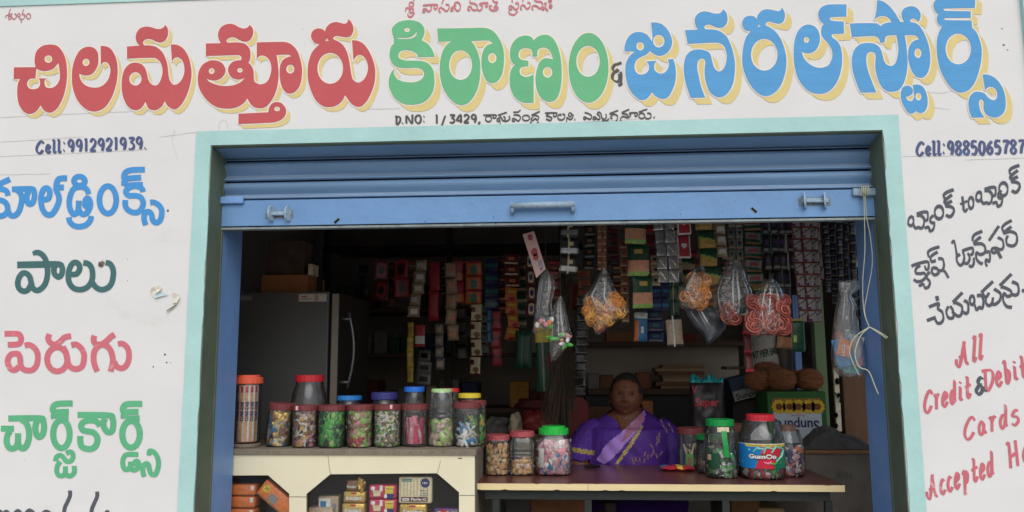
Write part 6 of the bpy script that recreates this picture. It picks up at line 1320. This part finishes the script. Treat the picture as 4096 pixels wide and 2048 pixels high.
for k in range(16):
    p = P(2138+rng.random()*70, 1276+rng.random()*34, .45+rng.uniform(-.02,.015)); m.ball(p,(.010,.008,.012),k % 6,10,7)
m.build('sweets', M_candyb, t, kind='stuff')
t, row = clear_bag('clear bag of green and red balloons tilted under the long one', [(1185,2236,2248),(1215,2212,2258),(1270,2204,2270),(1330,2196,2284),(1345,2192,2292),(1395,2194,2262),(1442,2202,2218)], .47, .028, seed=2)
m = MB(); rng = random.Random(42)
for k in range(11):
    p = P(2202+rng.random()*72, 1338+rng.random()*62, .47+rng.uniform(-.018,.01)); m.ball((0,0,0),(.009,.008,.022),(1,0,1,4,5)[k % 5],10,8,Matrix.Translation(p) @ rrot(rng))
m.build('sweets', [F['pink'], F['green'], F['yellow'], F['navy'], F['peach'], F['white']], t, kind='stuff')
M_noo = [mat('fried_yellow',(236,178,92),.6,.2,40), mat('fried_orange',(226,150,78),.6,.2,40)]
def coil(mb, c, r, rng, mi, turns=9, Mx=None):
    """nest of fried noodle: one strand wound round a slowly turning axis"""
    pts = []; ax = rrot(rng).to_3x3(); N = turns*8; w1, w2 = rng.uniform(.11,.19), rng.uniform(.05,.09)
    for i in range(N+1):
        a = i/8*2*math.pi/1.0*.5; q = Euler((i*w1, i*w2, 0)).to_matrix()
        pts.append(c+ax @ (q @ Vector((r*math.cos(a), r*math.sin(a), r*.25*math.sin(i*.7)))))
    mb.tube(pts, .00125, 3, mi, False)
def in_poly(x, y, pts):
    k = 0
    for i in range(len(pts)):
        x0,y0 = pts[i-1]; x1,y1 = pts[i]
        if (y0 > y) != (y1 > y) and x < x0+(y-y0)*(x1-x0)/(y1-y0): k += 1
    return k % 2
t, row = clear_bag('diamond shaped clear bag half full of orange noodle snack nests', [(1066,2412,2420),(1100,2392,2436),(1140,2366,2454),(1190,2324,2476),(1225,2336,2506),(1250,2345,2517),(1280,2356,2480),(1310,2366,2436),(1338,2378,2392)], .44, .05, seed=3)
m = MB(); rng = random.Random(43); poly = [(2335,1205),(2380,1205),(2440,1178),(2480,1195),(2505,1235),(2505,1252),(2440,1290),(2385,1328),(2360,1280)]
k = 0
while k < 30:
    x, y = rng.uniform(2330,2510), rng.uniform(1175,1330)
    if in_poly(x, y, poly): coil(m, P(x,y,.44+rng.uniform(-.03,.02)), .0245, rng, k % 2, 26); k += 1
m.build('noodle_nests', M_noo, t, smooth=True, kind='stuff')
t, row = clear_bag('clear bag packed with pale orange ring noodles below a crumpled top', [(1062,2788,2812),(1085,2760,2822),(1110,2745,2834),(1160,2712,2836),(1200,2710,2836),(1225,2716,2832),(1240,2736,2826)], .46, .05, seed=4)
m = MB(); rng = random.Random(44)
for k in range(26):
    y = rng.uniform(1108,1226); x = rng.uniform(2765 if y < 1150 else 2722, 2826); coil(m, P(x,y,.46+rng.uniform(-.035,.02)), .0235, rng, k % 2, 26)
m.build('noodle_nests', [M_noo[1], mat('fried_pale',(236,172,120),.6,.2,40)], t, smooth=True, kind='stuff')
M_ringd = mat('dull_snack_ring',(142,70,60),.65,.25,30); M_ringe = mat('pale_snack_ring',(178,104,90),.6,.25,30)
M_ringc = mat('pink_snack_ring',(158,80,68),.6,.25,30)
def rings(mb, n, fn, rng, r=.020):
    for k in range(n):
        c = fn(rng); ax = Euler((math.pi/2+rng.uniform(-.6,.6), rng.uniform(-.6,.6), rng.uniform(-.7,.7))).to_matrix()
        for w in range(2): mb.tube([c+ax @ Vector((r*math.cos(a*.4488)*(1-.36*w), r*math.sin(a*.4488)*(1-.36*w), .004*w)) for a in range(15)], .0040, 6, (k+w) % 3, False)
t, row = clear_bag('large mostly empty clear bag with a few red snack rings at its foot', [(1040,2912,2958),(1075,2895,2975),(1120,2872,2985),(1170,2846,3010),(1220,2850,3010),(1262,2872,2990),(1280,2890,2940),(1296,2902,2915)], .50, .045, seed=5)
m = MB(); rng = random.Random(45); rings(m, 7, lambda g: P(2900+g.random()*50, 1228+g.random()*50, .49+g.uniform(-.02,.01)), rng, .027); m.build('snack_rings', [M_ringc, M_ringd, M_ringe], t, smooth=True)
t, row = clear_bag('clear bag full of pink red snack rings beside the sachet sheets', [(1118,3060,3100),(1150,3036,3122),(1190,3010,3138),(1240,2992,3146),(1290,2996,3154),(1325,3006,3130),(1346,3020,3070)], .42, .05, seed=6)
m = MB(); rng = random.Random(46); rings(m, 84, lambda g: P(3006+g.random()*134, 1198+g.random()*(120-0), .42+g.uniform(-.035,.02)), rng, .027); m.build('snack_rings', [M_ringc, M_ringd, M_ringe], t, smooth=True, kind='stuff')
t, row = clear_bag('black plastic bag hanging under the orange ring noodles', [(1228,2740,2860),(1250,2742,2880),(1280,2760,2895),(1310,2780,2906),(1340,2810,2880),(1374,2826,2838)], .58, .03, seed=7, mfilm=mat('black_bag_film',(66,70,76),.3,.2,12,.5,30,spec=.6), cord=False)
M_bag2 = film('milky_bag_film', (0.86,0.86,0.85), 0.6, 0.14, 0.16, (0.75,0.74,0.7), 0.6, 35)
t, row = clear_bag('long knotted clear bag holding blue and orange snack packets at the right jamb', [(1125,3355,3440),(1150,3352,3450),(1180,3358,3400),(1220,3346,3425),(1270,3338,3420),(1340,3330,3440),(1420,3325,3462),(1470,3332,3466),(1500,3355,3440),(1508,3380,3430)], .30, .05, seed=8, mfilm=M_bag2)
m = MB(); rng = random.Random(48)
for k, (x, y, a_, b2, mi, rz) in enumerate(((3378,1392,.020,.026,1,.3),(3375,1410,.028,.042,0,-.2),(3412,1400,.024,.045,2,.3),(3424,1420,.014,.034,4,-.2),(3382,1440,.03,.014,3,.1),(3408,1472,.024,.016,5,.1),(3384,1468,.024,.012,5,.25),(3364,1432,.014,.026,3,.3),(3420,1450,.022,.026,0,-.4),(3440,1390,.014,.03,6,.1),(3395,1375,.016,.02,6,.6),(3360,1350,.012,.02,1,-.3),(3400,1345,.014,.018,5,.2))):
    p = P(x,y,.29+.006*k); m.box((-a_*1.3,-.006,-b2*1.3),(a_*1.3,.006,b2*1.3),mi,Matrix.Translation(p) @ Matrix.Rotation(rz,4,'Y'),.003)
p = P(3384,1402,.28); put_text(m,'HOT',lambda u,v:(p.x-.012-.006+.014*v,p.y-.004,p.z-.02+.045*u),6,.03)
m.build('snack_packets', [F['blue'],F['orange'],F['silver'],F['lime'],F['pink'],F['aqua'],F['white']], t)
# cord looped from the latch lug
def RP(x, y, Y): return P(2700+x/2.078, 860+y/2.078, Y)
t = thing('cord', 'pale plastic cord tied to the right shutter latch and knotted lower down', 'cord', P(3453,760,.09))
m = MB()
def sp3(pts): 
    q = spline([(p.x,p.z,False,p.y) for p in pts], False, sub=6); return [Vector((a,c,b)) for a,b,c in q]
kn = RP(1615,932,.075)
m.tube(sp3([P(3452,750,.088),P(3456,800,.084),RP(1575,40,.085),RP(1578,300,.085),RP(1560,560,.085),RP(1570,800,.08),kn]), .0015, 6)
m.tube(sp3([P(3456,752,.086),P(3462,800,.084),RP(1592,20,.085),RP(1622,170,.085),RP(1640,400,.085),RP(1600,640,.085),RP(1575,800,.082),kn]), .0015, 6)
m.tube(sp3([kn,RP(1690,970,.07),RP(1772,1020,.06)]), .0030, 6); m.tube(sp3([kn+Vector((0,-.003,0)),RP(1700,985,.068),RP(1760,1028,.06)]), .0024, 6)
m.tube(sp3([kn,RP(1500,1010,.085),RP(1450,1120,.09),RP(1480,1230,.09),RP(1530,1330,.09)]), .0020, 6)
m.tube(sp3([kn,RP(1540,1010,.08),RP(1495,1150,.08),RP(1530,1260,.08),RP(1610,1300,.075),RP(1660,1420,.07),RP(1690,1490,.07)]), .0022, 6)
for k in range(5): 
    c = P(3436+k*7,765,.095); m.tube([c+Vector((.004,.012*math.cos(a*.6283)-.008,.02*math.sin(a*.6283))) for a in range(11)], .0016, 5)
m.build('cord_strand', mat('pale_cord',(190,190,164),.7,.15,40), t, smooth=True)
# ---------------------------------------------------------------- the woman behind the table
def proj(p):
    d = CR.transposed() @ (Vector(p)-Vector((0,-CAM_D,CAM_H)))
    return (2048+FPX*d.x/-d.z, 1024-FPX*d.y/-d.z)
WY = tyb+0.17
wc = P(2512,1760,WY); WX = wc.x
def wz(py): return P(2512,py,WY).z
z_sh, z_tab = wz(1668), TZ
hipz = FZ+0.47
woman = thing('person', 'woman in a purple sari with gold border sitting behind the counter table', 'person', (WX,WY,FZ))
HC = P(2504,1580,WY-.015)                     # head centre
def loft(mb, rows, n=28):
    A_ = spline([(r[0],r[1],False,r[2]) for r in rows], False, sub=4); B_ = spline([(r[3],r[4],False,0) for r in rows], False, sub=4)
    rows = [(a[0],a[1],a[2],b_[0],b_[1]) for a, b_ in zip(A_, B_)]
    vs = []; fs = []
    for (cx, cy, cz, a, b_) in rows:
        for k in range(n): t_ = 2*math.pi*k/n; vs.append((cx+a*math.cos(t_), cy+b_*math.sin(t_), cz))
    for i in range(len(rows)-1):
        for k in range(n): fs.append((i*n+k, i*n+(k+1) % n, (i+1)*n+(k+1) % n, (i+1)*n+k))
    fs.append(tuple(reversed(range(n)))); fs.append(tuple((len(rows)-1)*n+k for k in range(n)))
    mb.add(vs, fs)
def torso(mb, g=0.0):
    r = [(hipz-.05,.20,.15),(hipz+.05,.215,.165),(hipz+.16,.205,.16),(z_tab+.02,.20,.155),((z_tab+z_sh)/2-.02,.195,.15),((z_tab+z_sh)/2+.05,.185,.138),(z_sh-.045,.170,.11),(z_sh-.005,.128,.085),(z_sh+.020,.09,.065),(z_sh+.034,.060,.055)]
    loft(mb, [(WX,WY+(.0 if i < 5 else .008*(i-4)),z+(g*.6 if i == len(r)-1 else 0),a+g,b_+g) for i, (z, a, b_) in enumerate(r)])
def tb(mb, pts, g=0.0, n=16):
    q = spline([(p[0],p[2],False,p[1]) for p in pts], False, sub=5); rr = spline([(p[3],0,False,0) for p in pts], False, sub=5)
    mb.tube([(a,c,b_) for a,b_,c in q], [x[0]+g for x in rr], n)
def arm_pts(s):
    sx = WX+s*.160
    if s < 0: return [(sx+.03,WY+.02,z_sh-.055,.052),(sx-.03,WY+.01,z_sh-.098,.064),(sx-.068,WY-.015,z_sh-.17,.064),(sx-.085,WY-.03,z_tab-.01,.055),(sx-.075,WY-.06,z_tab-.10,.047)]
    return [(sx-.03,WY+.02,z_sh-.055,.052),(sx+.015,WY+.01,z_sh-.100,.064),(sx+.045,WY-.01,z_sh-.18,.064),(sx+.055,WY-.03,z_tab-.02,.055),(sx+.045,WY-.05,z_tab-.11,.047)]
def hand(mb, w, d, s):
    """palm with four curled fingers of different length and a thumb; w wrist, d direction"""
    d = d.normalized(); up = Vector((0,0,1)); side = d.cross(up).normalized()
    M = Matrix((( side.x, d.x, up.x, w.x),(side.y, d.y, up.y, w.y),(side.z, d.z, up.z, w.z),(0,0,0,1)))
    rows = [(0,.022,.017),(.02,.028,.018),(.05,.038,.017),(.085,.040,.014)]
    n = 14; vs = []; fs = []
    for y, a, b_ in rows: vs += [M @ Vector((a*math.cos(6.2832*k/n), y, b_*math.sin(6.2832*k/n))) for k in range(n)]
    for i in range(3): fs += [(i*n+k, i*n+(k+1) % n, (i+1)*n+(k+1) % n, (i+1)*n+k) for k in range(n)]
    fs += [tuple(reversed(range(n))), tuple(3*n+k for k in range(n))]; mb.add(vs, fs)
    for k, (x, L_) in enumerate(((-.029,.060),(-.010,.070),(.010,.066),(.028,.052))):
        c = .25+.12*k
        p = [Vector((x,.078,0)), Vector((x*1.08,.082+L_*.42,-.004)), Vector((x*1.1,.082+L_*.72,-.012-L_*c*.4)), Vector((x*1.08,.082+L_*.86,-.022-L_*c*.8))]
        mb.tube([M @ q for q in p], [.0088,.0085,.0075,.006], 8)
    p = [Vector((s*.03,.022,0)), Vector((s*.052,.05,-.006)), Vector((s*.056,.078,-.014))]
    mb.tube([M @ q for q in p], [.012,.0105,.008], 8)
def bump(x, z, cx, cz, sx, sz): return math.exp(-((x-cx)/sx)**2-((z-cz)/sz)**2)
def head_r(d, g=0.0):
    """surface point of the head (local) in direction d"""
    x, y, z = d; rx, ry, rz = .077, .090, .104
    k = 1/math.sqrt((x/rx)**2+(y/ry)**2+(z/rz)**2); p = Vector((x*k, y*k, z*k))
    if p.z < 0: q = -p.z/rz; p.x *= 1-.04*q*q; p.y *= 1-.03*q
    if p.z < -.02 and p.y < .02: p.x *= 1+.06*bump(p.x,p.z,0,-.055,.2,.03)
    if p.y < 0:
        X, Z = p.x, p.z; f = min(1, -p.y/.03); o = 0
        o += .020*bump(X,Z,0,-.026,.012,.014) + .011*bump(X,Z,0,-.004,.008,.026)
        o += .007*(bump(X,Z,.014,-.031,.007,.008)+bump(X,Z,-.014,-.031,.007,.008))
        o -= .011*(bump(X,Z,.031,.004,.016,.011)+bump(X,Z,-.031,.004,.016,.011))
        o += .005*(bump(X,Z,.031,.022,.02,.006)+bump(X,Z,-.031,.022,.02,.006))
        o += .008*(bump(X,Z,.042,-.034,.02,.02)+bump(X,Z,-.042,-.034,.02,.02))
        o += .008*bump(X,Z,0,-.053,.020,.0045) + .009*bump(X,Z,0,-.064,.017,.005) - .006*bump(X,Z,0,-.0585,.024,.0025)
        o += .010*bump(X,Z,0,-.090,.022,.014) - .003*bump(X,Z,0,-.078,.02,.006)
        p.y -= o*f
    return p*(1+g/.09)
HM = Matrix.Translation(HC) @ Euler((R(-4), R(3), R(-6))).to_matrix().to_4x4()
def head(mb, g=0.0, nu=72, nv=56):
    vs = []; fs = []
    def D(i, j): t_ = math.pi*j/nv; a = 2*math.pi*i/nu; return (math.sin(t_)*math.cos(a), math.sin(t_)*math.sin(a), math.cos(t_))
    vs.append(HM @ head_r((0,0,1),g))
    for j in range(1, nv): vs += [HM @ head_r(D(i,j),g) for i in range(nu)]
    vs.append(HM @ head_r((0,0,-1),g)); l = len(vs)-1
    fs += [(0,1+i,1+(i+1) % nu) for i in range(nu)]
    for j in range(nv-2):
        a = 1+j*nu; fs += [(a+i,a+nu+i,a+nu+(i+1) % nu,a+(i+1) % nu) for i in range(nu)]
    a = 1+(nv-2)*nu; fs += [(l,a+(i+1) % nu,a+i) for i in range(nu)]
    mb.add(vs, fs)
    for s in (-1, 1): mb.ball((0,0,0),(.008,.018,.028),0,12,8,HM @ Matrix.Translation((s*.074,.012,-.006)) @ Matrix.Rotation(s*.3,4,'Z'))
def remeshed(mb, name, m, parent, vox, smooth_it=4):
    me = bpy.data.meshes.new(name); me.from_pydata([tuple(v) for v in mb.v], [], mb.f)
    bm = bmesh.new(); bm.from_mesh(me); bmesh.ops.recalc_face_normals(bm, faces=bm.faces[:]); bm.to_mesh(me); bm.free()
    ob = bpy.data.objects.new('tmp', me); COL.objects.link(ob)
    r = ob.modifiers.new('r', 'REMESH'); r.mode = 'VOXEL'; r.voxel_size = vox
    s = ob.modifiers.new('s', 'SMOOTH'); s.iterations = smooth_it; s.factor = .5
    dg = bpy.context.evaluated_depsgraph_get(); dg.update()
    out = bpy.data.meshes.new_from_object(ob.evaluated_get(dg)); bpy.data.objects.remove(ob)
    r_ = MB(); r_.v = [tuple(v.co) for v in out.vertices]; r_.f = [tuple(p.vertices) for p in out.polygons]; r_.m = [0]*len(r_.f)
    bpy.data.meshes.remove(out)
    return r_
M_skin = mat('brown_skin', (112,70,50), 0.5, 0.10, 14, 0.1, 90, spec=.35)
b = MB(); torso(b); head(b)
tb(b, [(HC.x+.004,WY+.004,HC.z-.05,.062),(HC.x+.006,WY+.006,HC.z-.100,.070),(WX,WY+.016,z_sh+.01,.080)])
for s in (-1, 1):
    ap = arm_pts(s); el = Vector(ap[-1][:3])
    tb(b, ap)
    wr = Vector((WX+s*.09, WY-.27, hipz+.125))
    tb(b, [(*el,.046),(*((el*.6+wr*.4)+Vector((s*.01,0,-.005))),.042),(*(el*.2+wr*.8),.031),(*wr,.025)])
    hand(b, wr, Vector((-s*.55,-.6,-.25)), -s)
    hp = Vector((WX+s*.10, WY-.02, hipz+.02)); kn = Vector((WX+s*.14, WY-.43, hipz+.02)); an = Vector((WX+s*.12, WY-.36, FZ+.07))
    tb(b, [(*hp,.105),(*((hp+kn)/2),.088),(*kn,.066)]); tb(b, [(*kn,.064),(*((kn*.6+an*.4)),.058),(*an,.036)])
    tb(b, [(an.x,an.y+.04,FZ+.035,.034),(an.x,an.y-.05,FZ+.03,.034),(an.x,an.y-.15,FZ+.018,.020)])
body = remeshed(b, 'body', M_skin, woman, .0042, 3)
body.build('body', M_skin, woman, smooth=True)
# --- clothes: zones taken from the cloth's own layout over the front of the body
def zoom(pts): return [(2240+x/2.477, 1440+y/2.477) for x, y in pts]
NECK = zoom([(455,545),(545,588),(585,650),(628,722),(700,680),(800,585),(838,545),(826,470),(500,470)])
DRAPE_TOP = zoom([(860,440),(826,492),(790,545),(700,630),(600,722),(500,800),(425,880),(380,940),(362,990),(400,1040),(380,1300),(1500,1300),(1500,440)])
LIGHT = zoom([(838,480),(815,520),(700,630),(600,722),(500,800),(425,880),(362,990),(440,1030),(520,975),(640,845),(735,735),(800,650),(832,600),(845,540)])
PATCH = zoom([(838,500),(820,520),(700,650),(640,720),(600,820),(690,760),(780,670),(830,600)])
BORD = zoom([(812,640),(822,668),(770,760),(700,870),(640,950),(580,1030),(540,1035),(600,955),(660,865),(730,755),(780,690)])
bl = MB(); torso(bl, .010); tb(bl, arm_pts(-1)[:4], .012)
ap = arm_pts(-1); bl = remeshed(bl, 'blouse', None, woman, .0055, 3)
M_bl = mat('purple_brocade', (86,48,146), 0.7, 0.30, 55, 0.3, 70, c2=(70,38,124), thr=.54)
M_gold = mat('gold_zari_border', (190,166,92), 0.5, 0.4, 110, c2=(60,40,60), thr=.50)
M_sa = mat('deep_purple_silk', (72,36,124), 0.6, 0.16, 10, 0.15, 30)
M_li = mat('light_violet_silk', (166,126,206), 0.6, 0.12, 10, 0.1, 30)
M_pa = mat('dull_rose_silk', (160,104,130), 0.65, 0.2, 14)
keep = []; ms = []
hem = z_tab+.035
for f in bl.f:
    c = sum((Vector(bl.v[i]) for i in f), Vector())/len(f); q = proj(c)
    if c.y < WY+.02 and in_poly(q[0], q[1], NECK): continue
    if c.x < WX-.19 and c.z < hem-.02*(WX-.19-c.x)/.1-.02: continue
    if c.z < z_tab-.08: continue
    m_ = 0
    if c.x < WX-.17 and hem+.004 < c.z+.15*(c.x-(WX-.2)) < hem+.026: m_ = 1
    keep.append(f); ms.append(m_)
bl.f = keep; bl.m = ms; bl.build('blouse', [M_bl, M_gold], woman, smooth=True)
sa = MB(); torso(sa, .020); tb(sa, arm_pts(1), .022)
loft(sa, [(WX+.03,WY-.12,hipz+.14,.24,.20),(WX,WY-.2,hipz+.06,.25,.30),(WX,WY-.22,hipz-.02,.25,.28),(WX,WY-.26,FZ+.25,.22,.20),(WX,WY-.27,FZ+.06,.24,.21)])
sa = remeshed(sa, 'sari', None, woman, .006, 4)
# soft cloth folds running with the drape
out = []
for v in sa.v:
    p = Vector(v); s_ = (p.x-WX)*.75+(p.z-z_sh)*.62
    k = .0028*math.sin(s_*85+2.5*mathutils.noise.noise(p*6)) + .004*mathutils.noise.noise(p*14)
    dv = Vector((p.x-WX, p.y-WY, 0)); dv = dv.normalized() if dv.length > .01 else Vector((0,-1,0))
    out.append(tuple(p+dv*k))
sa.v = out; keep = []; ms = []
for f in sa.f:
    c = sum((Vector(sa.v[i]) for i in f), Vector())/len(f); q = proj(c); front = c.y < WY+.03
    if c.z > hipz+.2:
        if not in_poly(q[0], q[1], DRAPE_TOP): continue
        if c.z > z_sh+.035: continue
    m_ = 0
    if front and in_poly(q[0], q[1], BORD): m_ = 2
    elif front and in_poly(q[0], q[1], PATCH): m_ = 3
    elif front and in_poly(q[0], q[1], LIGHT): m_ = 1
    keep.append(f); ms.append(m_)
sa.f = keep; sa.m = ms
sari = sa.build('sari', [M_sa, M_li, M_gold, M_pa], woman, smooth=True)
# printed leaf sprays on the sari
lf = MB(); rng = random.Random(3)
def on_sari(px, py):
    best = None
    for f, m_ in zip(sa.f[::3], sa.m[::3]):
        c = Vector(sa.v[f[0]]); q = proj(c)
        if c.y < WY and (q[0]-px)**2+(q[1]-py)**2 < 25 and (best is None or c.y < best.y): best = c
    return best
for (x, y, a) in ((1010,600,1.2),(1025,650,1.2),(1050,710,1.3),(1085,640,1.1),(1120,700,1.2),(960,760,1.9),(985,800,1.4),(955,830,2.0),(995,745,1.5),(910,860,.9),(935,900,1.5),(905,930,2.2),(960,940,1.2),(1010,920,2.2),(880,960,1.6),(850,930,1.8),(770,930,1.1),(760,980,1.3),(790,990,1.6),(705,985,1.2),(720,1010,1.6),(840,1000,1.7)):
    c = on_sari(2240+x/2.477, 1440+y/2.477)
    if c is None: continue
    for k in (-.35, .35):
        d = Vector((math.cos(a+k),-.05,-math.sin(a+k))); n = Vector((d.z,0,-d.x)); o_ = c+Vector((0,-.006,0))
        lf.add([o_-d*.017, o_+n*.0026, o_+d*.017, o_-n*.0026], [(0,1,2,3)])
lf.build('leaf_print', mat('dull_gold_print', (138,100,104), .6, .2, 40), sari)
# hair drawn back, eyes, marks and jewellery
hr = MB(); head(hr, .007, 64, 48); keep = []
HI = HM.inverted()
for f in hr.f:
    c = HI @ (sum((Vector(hr.v[i]) for i in f), Vector())/len(f))
    hl = .066-.28*max(0,abs(c.x)-.02)-(.0 if c.y > -.03 else .0)
    if c.y > .014 or c.z > hl+ (.006 if c.y < -.05 else 0) or (abs(c.x) > .066 and c.z > .012): 
        if not (c.z < -.075): keep.append(f)
hr.f = keep; hr.m = [0]*len(keep)
hr.ball((0,0,0),(.038,.030,.040),0,16,12,HM @ Matrix.Translation((0,.105,-.02)))
hr.build('hair', mat('grey_black_hair', (44,38,34), .5, .45, 40, .4, 90, stretch=(6,1,1), spec=.4), woman, smooth=True)
for s in (-1, 1):
    e_ = MB(); c = HM @ Vector((s*.031,-.0735,.004)); e_.ball(c,(.0115,.008,.0042),0,14,10); e_.ball(c+Vector((0,-.0058,0)),(.0048,.003,.0048),1,10,8)
    e_.build('eye', [mat('eye_white',(92,78,68),.3,.05), M_dark], woman, smooth=True)
    e_ = MB(); e_.tube([HM @ Vector((s*(.012+.012*k),-.0845+.006*k*k*.6,.022+.004*math.sin(k*1.1))) for k in range(4)], [.002,.0028,.0024,.0012], 6); e_.build('eyebrow', mat('brow_hair',(40,32,28),.8), woman)
    e_ = MB(); e_.ball(HM @ Vector((s*.080,.006,-.036)), .005, 0, 8, 6); e_.build('earring', mat('gold_jewel',(220,176,84),.25,.1,metal=.8), woman)
e_ = MB(); e_.tube([HM @ Vector((-.026+.0065*k,-.0835+.00042*(k-4)**2,-.0585+.0006*(k-4)**2*.5)) for k in range(9)], [.0008]+[.0017]*7+[.0008], 6); e_.build('mouth_line', mat('dark_lip',(72,38,34),.6), woman)
e_ = MB(); e_.ball(HM @ Vector((0,-.0905,.036)),(.0035,.0018,.0035),0,10,8); e_.build('bindi', mat('maroon_mark',(70,22,26),.7), woman)
e_ = MB(); e_.ball(HM @ Vector((-.0155,-.097,-.028)),.0022,1,8,6)
pts = [(575,560),(590,610),(605,650),(622,700),(640,690),(700,650),(770,590)]
pp = []
for x, y in pts:
    px, py = 2240+x/2.477, 1440+y/2.477; best = None
    for v in body.v[::2]:
        if v[1] < WY: 
            q = proj(v)
            if abs(q[0]-px) < 8 and abs(q[1]-py) < 8 and (best is None or v[1] < best[1]): best = v
    if best: pp.append(Vector((P(px,py,best[1]).x, best[1]-.006, P(px,py,best[1]).z)))
if len(pp) > 3: e_.tube(pp, .0028, 6, 1)
e_.build('gold_chain', [M_dark, MATS['gold_jewel']], woman)
for s in (-1, 1):
    el = Vector(arm_pts(s)[-1][:3]); wr = Vector((WX+s*.09, WY-.27, hipz+.125)); c = el*.12+wr*.88; d = (wr-el).normalized(); u = d.orthogonal().normalized(); w_ = d.cross(u)
    e_ = MB(); e_.tube([c+(u*math.cos(a*.3927)+w_*math.sin(a*.3927))*.034 for a in range(17)], .003, 6); e_.build('bangle', MATS['gold_jewel'], woman)
st = thing('stool', 'dark stool carrying the woman behind the table', 'stool', (WX,WY+.03,FZ))
MB().lathe([(0,hipz-FZ-.125),(.19,hipz-FZ-.125),(.19,hipz-FZ-.095),(0,hipz-FZ-.095)],24,0,(WX,WY+.03,FZ)).build('seat', M_wood, st)
for a in range(4): MB().tube([(WX+.16*math.cos(a*1.571+.8),WY+.03+.16*math.sin(a*1.571+.8),FZ+.001),(WX+.14*math.cos(a*1.571+.8),WY+.03+.14*math.sin(a*1.571+.8),hipz-.125)],.016,8).build('leg', M_wood, st)
